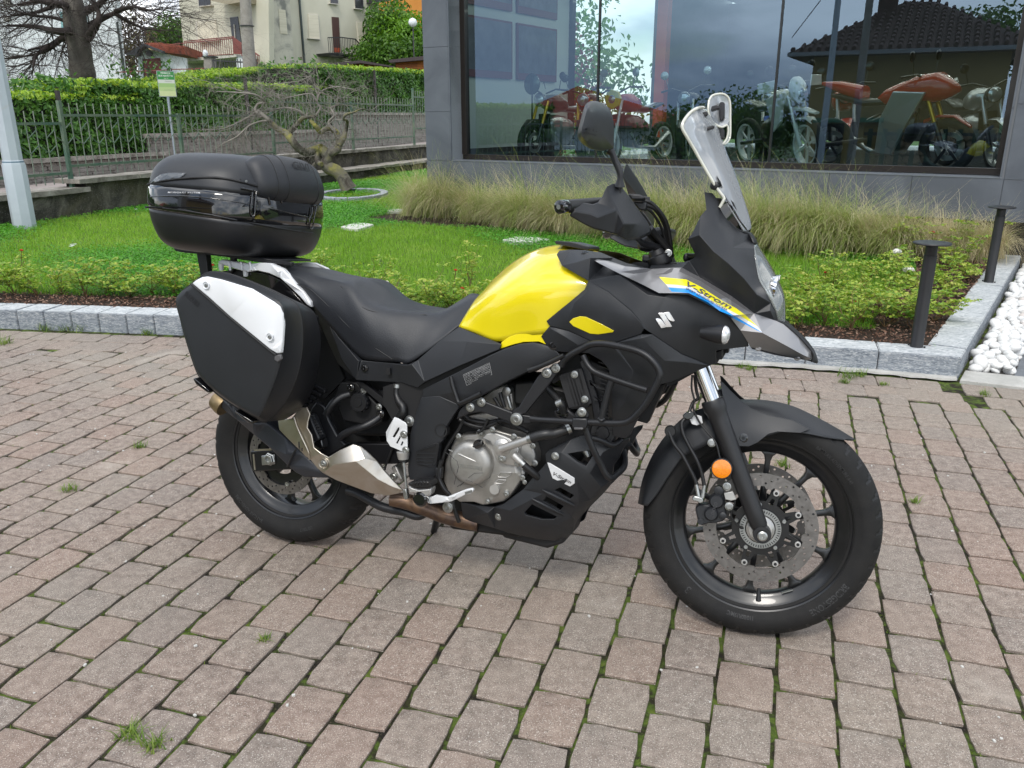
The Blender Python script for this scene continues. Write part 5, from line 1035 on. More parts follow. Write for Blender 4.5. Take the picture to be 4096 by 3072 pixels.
# ================================================================== tussock grasses and roses
TG=leafmat('feather_grass_green',[(.17,.24,.05),(.30,.38,.09),(.44,.49,.17)],3.0,trans=.35,rough=.5);TS=leafmat('feather_grass_straw',[(.36,.29,.16),(.58,.50,.31),(.74,.68,.48)],3.0,trans=.35,rough=.5)
def tussock(c,h,r,n,straw,lab,seed):
 o=empty('tussock_grass',(c.x,c.y,LZ),label=lab,cat='ornamental grass',group='feathery tussock grasses along the showroom wall');g_=np.random.default_rng(seed)
 for part,m,k in(('green_blades',TG,int(n*(1-straw))),('straw_blades',TS,int(n*straw))):
  cl_=g_.integers(0,16,k);cz_=g_.uniform(0,6.28,16);cb_=g_.normal(0,r*.20,(16,2));cn_=g_.uniform(.75,1.2,16);az=cz_[cl_]+g_.normal(0,.38,k);wind=np.array([-.45,-.25]);ln=g_.uniform(1.3,2.6,k)*np.where(g_.random(k)<.12,.45,1.0);L_=h*g_.uniform(.8,1.5,k)*cn_[cl_];seg=6;base=cb_[cl_]*.8+g_.normal(0,r*.06,(k,2));d=np.stack([np.cos(az),np.sin(az)],1);V=np.zeros((k,2*(seg+1),3));pos=np.column_stack([base,np.zeros(k)]);ang=g_.uniform(.05,.6,k)
  s=np.stack([-np.sin(az),np.cos(az),np.zeros(k)],1)
  for i in range(seg+1):
   t=i/seg;w=.0019*(1-t*.75);V[:,2*i]=pos-s*w;V[:,2*i+1]=pos+s*w
   a=ang+ln*t**.95;hd=d+wind*t*1.1;hd/=np.linalg.norm(hd,axis=1,keepdims=True);st_=(L_/seg)[:,None];pos=pos+np.column_stack([hd*np.sin(a)[:,None],np.cos(a)])*st_+g_.normal(0,.006,(k,3))
   pos[:,2]=np.maximum(pos[:,2],.012)
  b=(np.arange(k)*2*(seg+1))[:,None];F=np.concatenate([b+np.array([2*i,2*i+1,2*i+3,2*i+2])for i in range(seg)]);tag(link(part,fast_mesh(V.reshape(-1,3),F),m,o),kind='stuff')
tl=[(1700,838,.62,.35,'leftmost pale tussock at the outer corner of the showroom'),(1800,845,.60,.40,'green bent tussock second from the showroom corner'),(1900,866,.52,.5,'tussock third from the showroom corner, behind the two stepping stones'),(2010,885,.48,.75,'straw coloured low tussock left of the hand guard'),(2120,900,.60,.35,'tussock directly left of the bar end'),(2225,915,.46,.7,'brownish tussock below the bar end'),(2330,925,.58,.3,'tussock behind the right hand guard'),(2480,935,.62,.45,'tussock right of the far mirror'),(2600,945,.66,.3,'tall green tussock between mirror and windscreen'),(2720,955,.62,.6,'tussock behind the instrument cowl'),(2860,965,.60,.4,'tussock hidden behind the windscreen base'),(3010,975,.62,.35,'fluffy tussock immediately right of the windscreen'),(3110,985,.56,.65,'straw brown tussock second to the right of the windscreen'),(3240,992,.60,.3,'wide green tussock in the middle of the right border'),(3370,1000,.55,.35,'dark green tussock right of the middle of the border'),(3510,1010,.46,.85,'pale straw tussock by the white roses'),(3620,1015,.42,.6,'low tussock behind the nearer bollard cap'),(3800,1010,.40,.7,'short dry tussock under the overhanging wall'),(3920,1020,.36,.9,'small dry tussock at the end of the side kerb')]
for i,(u,v,h,st_,lab)in enumerate(tl):
 c=gz('N',u,v+18,LZ);off=(c-PH0).dot(fn_);c=c+fn_*max(0,.30-off);tussock(c,h*1.22,.5,2000,st_,lab,40+i)
 # roses
RL=leafmat('rose_leaf',[(.09,.20,.03),(.20,.34,.045),(.40,.49,.08),(.48,.42,.14)],5,rough=.4,trans=.35);RST=mat('rose_stem',(.10,.10,.03),.7,col2=(.16,.06,.03),vscale=30);RRED=mat('rose_red',(.55,.01,.01),.5);RWH=mat('rose_white',(.82,.80,.74),.6)
def rose(c,h,w,n,lab,fl=(),seed=0):
 o=empty('rose_bush',(c.x,c.y,LZ),label=lab,cat='rose bush',group='low rose bushes in the flower bed');r=random.Random(seed);st_=MB();C3,N3=[],[]
 for k in range(n):
  a=r.uniform(0,6.28);L_=h*r.uniform(.6,1.15);out=w*r.uniform(.3,1.0);P_=[Vector((0,0,0))]
  for i in range(1,6):
   t=i/5;P_.append(Vector((math.cos(a)*out*t**1.2+r.gauss(0,.012),math.sin(a)*out*t**1.2+r.gauss(0,.012),L_*(t-.12*t*t))))
  st_.tube(P_,[.0032*(1-.6*i/5)for i in range(6)],3,cap=False)
  for i in range(2,6):
   for q in range(2 if i<5 else 3):
    b=r.uniform(0,6.28);sdv=Vector((math.cos(b),math.sin(b),r.uniform(-.1,.4))).normalized()
    for j in range(5):
     e=P_[i]+sdv*(.018+.016*(j//2+1))+sdv.cross(Vector((0,0,1)))*(.016*((j%2)*2-1)if j<4 else 0);C3.append(e);N3.append(Vector((r.gauss(0,.35),r.gauss(0,.35),1)))
 st_.build('stems',RST,o,fix=False);V,F=leaves(np.array([list(v)for v in C3]),np.array([list(v)for v in N3]),.034,.021,.15);tag(link('foliage',fast_mesh(V,F),RL,o),kind='stuff')
 for p,m,rr in fl:
  q=Vector(p)-Vector((c.x,c.y,LZ));fm=MB()
  for k in range(14):
   b=k*2.4;t=k/14;fm.lathe([(.001,0),(rr*.55,rr*.25),(rr*.4,rr*.5)],q+Vector((math.cos(b)*rr*.5*t,math.sin(b)*rr*.5*t,rr*.25*(1-t))),Vector((math.cos(b)*t,math.sin(b)*t,1.1-t*.5)),7,0,False)
  fm.build('flower',m,o,fix=False,smooth=True);st2=MB().tube([(q.x*.3,q.y*.3,.02),(q.x*.8,q.y*.8,q.z*.7),tuple(q)],.0025,4).build('flower_stem',RST,o)
def fpt(u,v,c):
 return onplane('N',u,v,c,Vector((0,1,0)))
rl=[]
# left bed, behind the kerb
for i,u in enumerate((-40,60,150,250,345,430,520,610,700,790,880)):rl.append((u,1188-8*(i%2),.26+.05*math.sin(i*1.9),.24,10))
for i,u in enumerate((1255,1330,1430,1500,1570,1640,1720,1800,1880)):rl.append((u,1255-14*(i%2),.26+.05*math.sin(i*2.3),.22,9))
rl+=[(1290,1085,.22,.18,7),(1880,1180,.42,.16,6),(1500,1175,.30,.18,7)]
for i,(u,v)in enumerate(((3120,1290),(3180,1320),(3240,1270),(3300,1300),(3370,1255),(3400,1325),(3450,1290),(3510,1240),(3540,1310),(3600,1270),(3330,1200),(3430,1195),(3560,1180),(3480,1120),(3580,1110),(3660,1160),(3700,1220),(3750,1130),(3800,1180),(3720,1060),(3820,1080),(3900,1040),(3650,1320),(3730,1290),(3290,1155),(3210,1180),(3640,1050),(3860,1120))):
 rl.append((u,v,.25+.06*math.sin(i*2.7)+.12*(v<1090),.24,9))
side=['behind the rear kerb','by the seat','in the right hand bed']
redf={2:[(60,1010+0)],5:[(462,1098)],9:[(848,1060)]}
for i,(u,v,h,w,n)in enumerate(rl):
 c=gz('N',u,v,LZ);fl=[]
 for(fu,fv,m,rr)in((86,1002,RRED,.014),(462,1099,RRED,.017),(848,1061,RRED,.017),(1547,1130,RWH,.016),(1848,1155,RRED,.016),(1822,1081,RRED,.012),(3420,1208,RRED,.012),(3460,1204,RRED,.012),(3731,930,RRED,.018),(3586,1010,RWH,.042),(3632,1082,RWH,.046),(3300,1090,RRED,.010),(1215,1150,RRED,.01)):
  best=min(range(len(rl)),key=lambda j:abs(rl[j][0]-fu)+abs(rl[j][1]-(fv+90 if fv>1090 or fu<900 else fv+110))*.6)
  if best==i:fl.append((fpt(fu,fv,c),m,rr))
 zone=0 if u<1000 else(1 if u<2500 else 2)
 near=['leaves thinning','bright yellow tips','green and dense','small and sparse','spreading wide','reddish shoots'][i%6]
 rows_=sorted([q for q in rl if(0 if q[0]<1000 else 1 if q[0]<2500 else 2)==zone],key=lambda q:(q[0]));k_=rows_.index((u,v,h,w,n))
 ordn=['first','second','third','fourth','fifth','sixth','seventh','eighth','ninth','tenth','eleventh','twelfth','thirteenth','fourteenth','middle','sixteenth']
 m_=len(rows_);pos_=(ordn[k_]+' from the left')if k_<=m_//2 else(ordn[m_-1-k_]+' from the right')
 bl=' with a red bloom' if any(f[1]is RRED for f in fl)else ' with a large white bloom' if any(f[2]>.03 for f in fl)else ' with a white bud' if fl else ''
 lab='rose bush'+bl+', '+pos_+[' behind the rear kerb',' above the seat',' in the right bed'][zone]
 rose(c,h,w,max(5,n-2),lab,fl,seed=200+i)
 # ------------------------------------------------------------------ tracing helpers for the motorcycle
BIKE_M=Matrix.Translation((-.7702,2.6224,0))@Matrix.Rotation(rad(-20.693),4,'Z')@Matrix.Rotation(rad(-8.571),4,'X')
BIKE_I=BIKE_M.inverted()
WBASE,RFR,RRR=1.56,.329,.320
_k=Vector((-math.sin(rad(26)),0,math.cos(rad(26))));_st0=Vector((WBASE+.109,0,0))
STEER=Matrix.Translation(_st0)@Matrix.Rotation(rad(7.06),4,_k)@Matrix.Translation(-_st0)
STEER_I=STEER.inverted()
FR=dict(N=(0,0,1),Z1=(560,560,.3617),Z2=(650,1050,.3918),Z3=(1100,1050,.4521),Z4=(1800,900,.4521),Z5=(2200,350,.4069),Z6=(2600,900,.3617),Z7=(2500,1500,.6631),Z8=(850,1500,.4219),ZA=(1500,1350,.5124),ZB=(2000,1350,.5124),ZC=(1150,1450,.3917),ZD=(1750,1650,.3014))
def nat(fr,x,y):
 a=FR[fr];return a[0]+a[2]*x,a[1]+a[2]*y
def ray_w(u,v):
 x,y=u-2048,v-1536;X=_c*x+_s*y;Y=-_s*x+_c*y
 return(Vector((1,0,0))*(X/FOC)+_up0*(-Y/FOC)+_fw)
def unp(u,v,d,S=False,X=None):
 """where the sight line meets the bike's vertical plane d metres right of its centre (or the plane x = X)"""
 o=BIKE_I@CAMP;r=BIKE_I.to_3x3()@ray_w(u,v)
 if S:o=STEER_I@o;r=STEER_I.to_3x3()@r
 t=((X-o.x)/r.x)if X is not None else((-d-o.y)/r.y)
 p=o+r*t
 return STEER@p if S else p
def P(fr,x,y,d=0.0,S=False,X=None):return unp(*nat(fr,x,y),d,S,X)
MIR=Matrix.Scale(-1,4,(0,1,0));SMIR=STEER@MIR@STEER_I
YV=Vector((0,1,0))
SURF={}
def twin(o,S=False):
 """the same part on the other side of the machine"""
 c=o.copy();COL.objects.link(c);c.parent=o.parent;c.matrix_basis=(SMIR if S else MIR)@o.matrix_basis
 return c
def _bary(x,y,V,T,D):
 best=None
 for t in T:
  (x1,y1),(x2,y2),(x3,y3)=V[t[0]],V[t[1]],V[t[2]]
  dt=(y2-y3)*(x1-x3)+(x3-x2)*(y1-y3)
  if abs(dt)<1e-9:continue
  a=((y2-y3)*(x-x3)+(x3-x2)*(y-y3))/dt;b=((y3-y1)*(x-x3)+(x1-x3)*(y-y3))/dt;c=1-a-b
  mn=min(a,b,c)
  if best is None or mn>best[0]:best=(mn,a*D[t[0]]+b*D[t[1]]+c*D[t[2]])
  if mn>=-1e-6:break
 return best[1]
def panel(name,fr,pts,m,parent,inner=(),th=.006,holes=(),zones=(),creases=(),S=False,mirror=True,bevel=.0012,ang=32,dn=None):
 """body panel: outline + inner points, each (x, y, d), triangulated, given thickness, mirrored to the other side"""
 out=[(*nat(fr,p[0],p[1]),p[2])for p in pts];inn=[(*nat(fr,p[0],p[1]),p[2])for p in inner]
 src=out+inn
 V0,T0=tri2d([out],inn)
 def dd(v,src=src):
  b=min(src,key=lambda s:(s[0]-v[0])**2+(s[1]-v[1])**2)
  return b[2]if(b[0]-v[0])**2+(b[1]-v[1])**2<.04 else None
 D0=[dd(v)if dd(v)is not None else sum(s[2]for s in src)/len(src)for v in V0]
 V0=[(v[0],v[1])for v in V0]
 dfun=lambda x,y:_bary(x,y,V0,T0,D0)
 SURF[name]=(dfun,S)
 if holes or zones or creases:
  hs=[[nat(fr,*p[:2])for p in h]for h in holes];zs=[[nat(fr,*p[:2])for p in z[0]]for z in zones]
  segs=[]
  for z in zs:segs+=[(z[i],z[(i+1)%len(z)])for i in range(len(z))]
  # keep original triangle edges so that the facets stay as they are
  for t in T0:
   for i in range(3):
    a,b=t[i],t[(i+1)%3]
    if a<b:segs.append((V0[a],V0[b]))
  V1,T1=tri2d([out]+hs,inn,segs)
  D1=[]
  for v in V1:
   q=dd(v);D1.append(q if q is not None else dfun(v[0],v[1]))
  V1=[(v[0],v[1])for v in V1]
 else:V1,T1,D1,zs=V0,T0,D0,[]
 A=[unp(v[0],v[1],d,S)for v,d in zip(V1,D1)]
 yv=(STEER.to_3x3()@YV)if S else YV
 B=[p+yv*th for p in A];n=len(A);F=[];MI=[]
 ec={}
 for t in T1:
  mi=0;cx=sum(V1[i][0]for i in t)/3;cy=sum(V1[i][1]for i in t)/3
  for k,z in enumerate(zs):
   if inpoly(cx,cy,z):mi=k+1
  F.append(tuple(t));MI.append(mi);F.append(tuple(n+i for i in reversed(t)));MI.append(0)
  for i in range(3):
   a,b=t[i],t[(i+1)%3]
   ec[(a,b)]=1
 for(a,b)in list(ec):
  if(b,a)not in ec:F.append((b,a,n+a,n+b));MI.append(0)
 V=A+B
 bm=bmesh.new();me=mesh(V,F,MI);bm.from_mesh(me);bmesh.ops.recalc_face_normals(bm,faces=bm.faces);bm.to_mesh(me);bm.free()
 o=link(name,me,[m]+[z[1]for z in zones]if zones else m,parent,angle=ang)
 if bevel:add_bevel(o,bevel)
 if mirror:twin(o,S)
 return o
def gridm(name,fr,rows,m,parent,n=5,nc=None,th=.004,S=False,mirror=True,closed=False,ang=40,solid=True,both=True):
 """smooth skin through rows of control points (x, y, d); from the centre line to the edge"""
 nc=nc or n
 C=[[P(fr,*q[:3],S=S)for q in r]for r in rows]
 return skin(name,C,m,parent,n,nc,th,S,mirror,ang,solid)
def skin(name,C,m,parent,n=5,nc=5,th=.004,S=False,mirror=True,ang=40,solid=True):
 R=[cr(r,nc)for r in C];G=list(zip(*[cr([r[j]for r in R],n)for j in range(len(R[0]))]))
 nr,nc_=len(G),len(G[0]);V=[Vector(p)for r in G for p in r]
 F=[(i*nc_+j,i*nc_+j+1,(i+1)*nc_+j+1,(i+1)*nc_+j)for i in range(nr-1)for j in range(nc_-1)]
 if mirror:
  Mx=SMIR if S else MIR;k=len(V);V+=[Mx@v for v in V];F+=[tuple(k+i for i in reversed(f))for f in F]
 me=mesh(V,F);bm=bmesh.new();bm.from_mesh(me);bmesh.ops.remove_doubles(bm,verts=bm.verts,dist=.0015)
 bmesh.ops.recalc_face_normals(bm,faces=bm.faces);bm.to_mesh(me);bm.free()
 o=link(name,me,m,parent,angle=ang)
 if solid:
  s=o.modifiers.new('thick','SOLIDIFY');s.thickness=th;s.offset=0
 return o
def prism(name,fr,pts,d0,d1,m,parent,S=False,bevel=.002,mirror=False,ang=32,dm=None):
 """side-view outline given a lateral extent d0..d1"""
 dm=(d0+d1)/2 if dm is None else dm
 A=[P(fr,p[0],p[1],dm,S)for p in pts];yv=(STEER.to_3x3()@YV)if S else YV
 V=[a+yv*(dm-d0)for a in A]+[a+yv*(dm-d1)for a in A];n=len(A)
 F=[tuple(range(n)),tuple(range(2*n-1,n-1,-1))]+[(i,(i+1)%n,n+(i+1)%n,n+i)for i in range(n)]
 me=mesh(V,F);bm=bmesh.new();bm.from_mesh(me);bmesh.ops.recalc_face_normals(bm,faces=bm.faces);bmesh.ops.triangulate(bm,faces=[f for f in bm.faces if len(f.verts)>4]);bm.to_mesh(me);bm.free()
 o=link(name,me,m,parent,angle=ang)
 if bevel:add_bevel(o,bevel)
 if mirror:twin(o,S)
 return o
def tube(name,fr,pts,r,m,parent,S=False,mirror=False,n=10,sub=6,smoothpath=True):
 A=[P(fr,*p,S=S)for p in pts]
 rs=list(r)if isinstance(r,(list,tuple))else None
 if rs is not None:
  B=[np.array([*a,q])for a,q in zip(A,rs)];B=cr(B,sub)if smoothpath else B
  A=[Vector(b[:3])for b in B];rr=[float(b[3])for b in B]
 else:
  A=[Vector(b)for b in cr(A,sub)]if smoothpath else A;rr=r
 o=MB().tube(A,rr,n).build(name,m,parent,angle=45)
 if mirror:twin(o,S)
 return o
def rod(mb,fr,p,r0,h,prof=None,n=20,S=False,out=True,mi=0):
 """round part with its axis across the bike: centre (x, y, d) is its outer face"""
 yv=(STEER.to_3x3()@YV)if S else YV
 c=P(fr,*p,S=S);prof=prof or[(r0,h),(r0,.0008),(r0*.9,0)]
 return mb.lathe(prof,c,yv,n,mi)
def bolt(name,fr,p,r,m,parent,S=False,h=.008,hexm=None):
 mb=MB();yv=(STEER.to_3x3()@YV)if S else YV;c=P(fr,*p,S=S)
 mb.lathe([(r*1.35,h),(r*1.35,h*.35),(r*1.2,h*.3)],c,yv,16)
 mb.lathe([(r,h*.5),(r,.001),(r*.85,0),(r*.45,0),(r*.4,.003)],c,yv,12,0,True)
 return mb.build(name,m,parent,angle=30)
_fontc={}
def text_mesh(s,shear=0,off=0,spacing=1.0,res=3):
 cu=bpy.data.curves.new('t','FONT');cu.body=s;cu.size=1;cu.shear=shear;cu.offset=off;cu.resolution_u=res;cu.space_character=spacing
 ob=bpy.data.objects.new('t',cu);COL.objects.link(ob)
 dg=bpy.context.evaluated_depsgraph_get();dg.update();me=bpy.data.meshes.new_from_object(ob.evaluated_get(dg))
 bpy.data.objects.remove(ob);bpy.data.curves.remove(cu)
 return me
def text_q(name,s,fr,q,m,parent,dfun=None,off=.001,S=False,d=None,shear=0,bold=0.0,spacing=1.0):
 """lettering mapped on the quadrilateral q = bl, br, tr, tl (pixels of the frame) of a surface"""
 me=text_mesh(s,shear,bold,spacing);xs=[v.co.x for v in me.vertices];ys=[v.co.y for v in me.vertices]
 x0,x1,y0,y1=min(xs),max(xs),min(ys),max(ys);Q=[nat(fr,*p)for p in q]
 for v in me.vertices:
  a=(v.co.x-x0)/(x1-x0);b=(v.co.y-y0)/(y1-y0)
  u=(1-a)*(1-b)*Q[0][0]+a*(1-b)*Q[1][0]+a*b*Q[2][0]+(1-a)*b*Q[3][0]
  w=(1-a)*(1-b)*Q[0][1]+a*(1-b)*Q[1][1]+a*b*Q[2][1]+(1-a)*b*Q[3][1]
  dd=d if d is not None else dfun(u,w)
  v.co=unp(u,w,dd+off,S)
 me.materials.clear()
 return link(name,me,m,parent)
 # ================================================================== the motorcycle
PB=mat('black_plastic',(.013,.0135,.016),.40,var=.25,vscale=5,bump=.10,bscale=900,dust=.10)
PG=mat('charcoal_plastic',(.017,.0185,.022),.44,var=.2,vscale=6,bump=.14,bscale=700,dust=.10)
GB=mat('gloss_black',(.006,.006,.007),.09,coat=1.0)
VN=mat('seat_vinyl',(.018,.020,.025),.48,var=.15,vscale=9,bump=.22,bscale=420,dust=.06)
YL=mat('yellow_paint',(.80,.66,.008),.28,coat=1.0,var=.03)
GM=mat('grey_metallic',(.30,.295,.30),.36,metal=.65,coat=.6,var=.08,vscale=1200)
SVP=mat('silver_paint',(.72,.73,.745),.36,metal=.15,var=.04,vscale=9)
WHP=mat('white_satin',(.74,.755,.775),.42,var=.03,vscale=6)
ALU=mat('brushed_steel',(.60,.57,.52),.34,metal=.95,col2=(.50,.44,.36),vscale=7,dist=1.5,rvar=.10)
ENG=mat('engine_silver',(.46,.45,.43),.40,metal=.75,col2=(.34,.33,.31),vscale=14,bump=.05)
ENL=mat('cast_alloy',(.55,.54,.52),.42,metal=.7,var=.15,vscale=18,bump=.08)
STL=mat('zinc_bolt',(.46,.47,.46),.36,metal=.95,var=.25,vscale=60)
RUB=mat('tyre_rubber',(.0085,.0085,.009),.70,spec=.3,col2=(.014,.0135,.013),vscale=20,bump=.10,bscale=500,dust=.22)
HOS=mat('hose_rubber',(.012,.012,.013),.42,var=.2)
RIM=mat('rim_black',(.007,.0075,.009),.30,coat=.25,var=.2,dust=.12)
DSC=mat('disc_steel',(.24,.225,.215),.42,metal=.85,col2=(.17,.16,.15),vscale=26,dist=2,rvar=.08)
DSK=mat('disc_hole_dark',(.02,.02,.02),.7)
CHR=mat('chrome',(.78,.78,.78),.06,metal=1.0)
ORG=mat('orange_reflector',(.90,.28,.005),.22,coat=1.0,col2=(.75,.18,.0),vscale=260)
BRS=mat('heat_tinted_pipe',(.20,.125,.075),.40,metal=.8,col2=(.10,.070,.060),vscale=16,dist=1.2,rvar=.1)
TAN=mat('muffler_tip',(.30,.22,.12),.42,metal=.75,var=.3,vscale=30)
DKM=mat('dark_cavity',(.008,.008,.009),.6)
FOR=mat('fork_black',(.016,.016,.018),.42,var=.2,bump=.04)
BLU=mat('decal_blue',(.0,.25,.72),.3,coat=.6)
YLD=mat('decal_yellow',(.80,.72,.02),.3,coat=.6)
WHD=mat('decal_white',(.62,.62,.63),.3,coat=.6)
DGD=mat('decal_grey',(.09,.088,.092),.4)
SCR=glassmat('screen_clear',(.93,.95,.96),.06,.06,.34,(.80,.84,.88))
SCE=glassmat('screen_edge',(.9,.9,.84),.08,.1,.75,(.80,.80,.70))
LENS=glassmat('lens_clear',(.88,.9,.92),.06,.02,.08)
SGL=mat('sight_glass',(.30,.32,.12),.08,coat=1.0,var=.4,vscale=70)
bike=empty('motorcycle',label='black and yellow adventure touring motorcycle with crash bars leaning on its stand',cat='motorcycle')
bike.matrix_world=BIKE_M
def wheel(name,c,Rt,Wt,prof,rimR,rimW,nsp,a0,S,discs,grooves):
 Mx=(STEER if S else Matrix.Identity(4))@Matrix.Translation(c)
 X=Vector((0,1,0))
 cut=[]
 def ring(prof,n,fn=None):
  cut.clear()
  V=[];F=[];k=len(prof)
  for i in range(n):
   a=2*math.pi*i/n
   for j,(r,y)in enumerate(prof):
    rr=fn(a,r,y,j)if fn else r
    V.append(Mx@Vector((rr*math.sin(a),y,rr*math.cos(a))));cut.append(rr<r-.001)
  for i in range(n):
   for j in range(k):F.append((i*k+j,i*k+(j+1)%k,((i+1)%n)*k+(j+1)%k,((i+1)%n)*k+j))
  return V,F
 q=rimR;w=rimW/2
 hr=[(q+.013,w+.002),(q+.010,w+.006),(q+.006,w+.004),(q+.003,w-.003),(q-.003,w-.007),(q-.008,w-.008),(q-.012,w-.012),(q-.026,w-.016),(q-.033,w-.021),(q-.036,w-.030)]
 rp=hr+[(r,-y)for r,y in reversed(hr)]+[(q+.006,-w+.004),(q-.004,-w+.014),(q-.022,-w+.03),(q-.022,w-.03),(q-.004,w-.014),(q+.006,w-.004)]
 mb=MB();V,F=ring(rp,96);mb.add(V,F)
 hub=[(.020,-.055),(.040,-.055),(.046,-.040),(.040,-.018),(.040,.018),(.046,.040),(.040,.055),(.020,.055)]
 V,F=ring(hub,32);mb.add(V,F)
 rim=mb.build(name,RIM,bike,angle=35)
 # tyre
 pf=[(r,y)for r,y in prof]+[(r,-y)for r,y in reversed(prof)if y>0]
 pf=[(r,y)for r,y in prof[::-1]]if False else pf
 inner=[(q-.004,-w+.006),(q-.004,w-.006)]
 pr=[(r,y)for r,y in reversed(prof)]+[(r,-y)for r,y in prof[1:]]
 def fn(a,r,y,j):
  ay=abs(y);t0,t1,kk,ng=grooves
  if t0<ay<t1 and r>Rt-.026:
   f=(a*ng/(2*math.pi)+(ay*kk)+(.5 if y>0 else 0))%1.0
   if f<.17 and not(int((a*ng/(2*math.pi)+(ay*kk)+(.5 if y>0 else 0)))%3==2 and ay<(t0+t1)*.42):return r-.0042
  return r
 mb=MB();V,F=ring(pr+[(q-.002,-w+.004),(q-.002,w-.004)],560,fn);mb.add(V,F);mb.M=[1 if sum(cut[i]for i in f)>1 else 0 for f in F]
 ty=mb.build('tyre',[RUB,DKM],rim,angle=28)
 # spokes
 sp=[(-.013,.040),(-.0085,.10),(-.0075,q-.085),(-.0078,q-.060),(-.012,q-.046),(-.025,q-.034),(.025,q-.034),(.012,q-.046),(.0078,q-.060),(.0075,q-.085),(.0085,.10),(.013,.040)]
 A=[Vector((x,-.011,z))for x,z in sp]+[Vector((x,.011,z))for x,z in sp];n=len(sp)
 me=mesh(A,[tuple(range(n)),tuple(range(2*n-1,n-1,-1))]+[(i,(i+1)%n,n+(i+1)%n,n+i)for i in range(n)])
 bm=bmesh.new();bm.from_mesh(me);bmesh.ops.recalc_face_normals(bm,faces=bm.faces)
 bmesh.ops.bevel(bm,geom=[e for e in bm.edges if abs(e.verts[0].co.y-e.verts[1].co.y)<.001],offset=.0035,segments=2,affect='EDGES',profile=.5)
 bm.to_mesh(me);bm.free();me.materials.append(RIM);me.shade_smooth();me.set_sharp_from_angle(angle=rad(40))
 for k in range(nsp):
  s=bpy.data.objects.new('spoke',me);COL.objects.link(s);s.parent=rim
  s.matrix_basis=Mx@Matrix.Rotation(a0+k*2*math.pi/nsp,4,'Y')
  # brake discs
 for(R1,R2,yy,wave,nb)in discs:
  n=144
  outer=[(R1*math.sin(2*math.pi*i/n),R1*math.cos(2*math.pi*i/n))for i in range(n)]
  inn=[]
  for i in range(n):
   a=2*math.pi*i/n;rr=R2-(wave if nb and math.cos(a*nb-.9)>.80 else 0);inn.append((rr*math.sin(a),rr*math.cos(a)))
  hol=[]
  m_=20 if R1>.14 else 17
  for i in range(m_*3):
   a=2*math.pi*i/(m_*3)+.02;rr=(R2+R1)/2+((i%3)-1)*(R1-R2)*.27;hol.append([(rr*math.sin(a)+.0034*math.cos(t*math.pi/3.5),rr*math.cos(a)+.0034*math.sin(t*math.pi/3.5))for t in range(7)])
  V2,T=tri2d([outer,inn]+hol)
  A=[Mx@Vector((v[0],yy-.0025,v[1]))for v in V2];B=[Mx@Vector((v[0],yy+.0025,v[1]))for v in V2];n0=len(A);F=[];ec=set()
  for t in T:
   F.append(t);F.append(tuple(n0+i for i in reversed(t)))
   for i in range(3):ec.add((t[i],t[(i+1)%3]))
  for(a,b)in list(ec):
   if(b,a)not in ec:F.append((b,a,n0+a,n0+b))
  MB().add(A+B,F).build('brake_disc',DSC,rim,angle=20)
 return rim,Mx
FPROF=[(.329,0),(.3285,.010),(.3265,.020),(.322,.030),(.315,.040),(.305,.048),(.293,.053),(.280,.0545),(.268,.052),(.257,.047),(.2515,.0455)]
RPROF=[(.320,0),(.3195,.015),(.317,.030),(.312,.044),(.304,.057),(.293,.067),(.281,.0735),(.268,.075),(.252,.071),(.238,.064),(.2285,.060)]
fw,FM=wheel('front_wheel',(WBASE,0,RFR),.329,.11,FPROF,.241,.080,10,rad(2),True,[(.155,.119,-.066,.007,8),(.155,.119,.066,.007,8)],(.007,.047,-14,40))
rw,RM=wheel('rear_wheel',(0,0,RRR),.320,.15,RPROF,.216,.112,10,rad(8),False,[(.130,.099,-.088,.006,5)],(.010,.066,-9,26))
# front disc carriers, buttons, sensor ring
for sgn in(1,-1):
 pts=[]
 for k in range(8):
  a=rad(17.5)+k*math.pi/4
  for da,r in((-.20,.078),(-.105,.104),(-.06,.1115),(.06,.1115),(.105,.104),(.20,.078)):pts.append((r*math.sin(a+da),r*math.cos(a+da)))
 holes=[[(.050*math.sin(t*math.pi/12),.050*math.cos(t*math.pi/12))for t in range(24)]]
 for k in range(8):
  a=rad(17.5)+(k+.0)*math.pi/4;holes.append([((.080+dr)*math.sin(a+da),(.080+dr)*math.cos(a+da))for da,dr in((-.09,-.008),(.09,-.008),(.05,.010),(-.05,.010))])
 V2,T=tri2d([pts]+holes);y=-.070*sgn
 A=[FM@Vector((v[0],y,v[1]))for v in V2];B=[FM@Vector((v[0],y+.005*sgn,v[1]))for v in V2];n0=len(A);F=[];ec=set()
 for t in T:
  F.append(t);F.append(tuple(n0+i for i in reversed(t)))
  for i in range(3):ec.add((t[i],t[(i+1)%3]))
 for(a,b)in list(ec):
  if(b,a)not in ec:F.append((b,a,n0+a,n0+b))
 MB().add(A+B,F).build('disc_carrier',RIM,fw,angle=20)
 ax=FM.to_3x3()@Vector((0,sgn,0))
 for k in range(8):
  a=rad(17.5)+k*math.pi/4
  MB().lathe([(.0085,.006),(.0085,.001),(.0075,0),(.0045,0),(.0042,.004)],FM@Vector((.1085*math.sin(a),-.0745*sgn,.1085*math.cos(a))),ax,14).lathe([(.0042,.003),(.0042,-.0004)],FM@Vector((.1085*math.sin(a),-.0745*sgn,.1085*math.cos(a))),ax,10,1).build('disc_button',[ENL,DKM],fw,angle=30)
 for k in range(5):
  a=rad(65.6)+k*rad(72)
  MB().lathe([(.0058,.006),(.0058,.001),(.0050,0),(.002,0),(.002,.002)],FM@Vector((.067*math.sin(a),-.077*sgn,.067*math.cos(a))),ax,12).build('disc_bolt',STL,fw,angle=30)
mb=MB();ax=FM.to_3x3()@YV
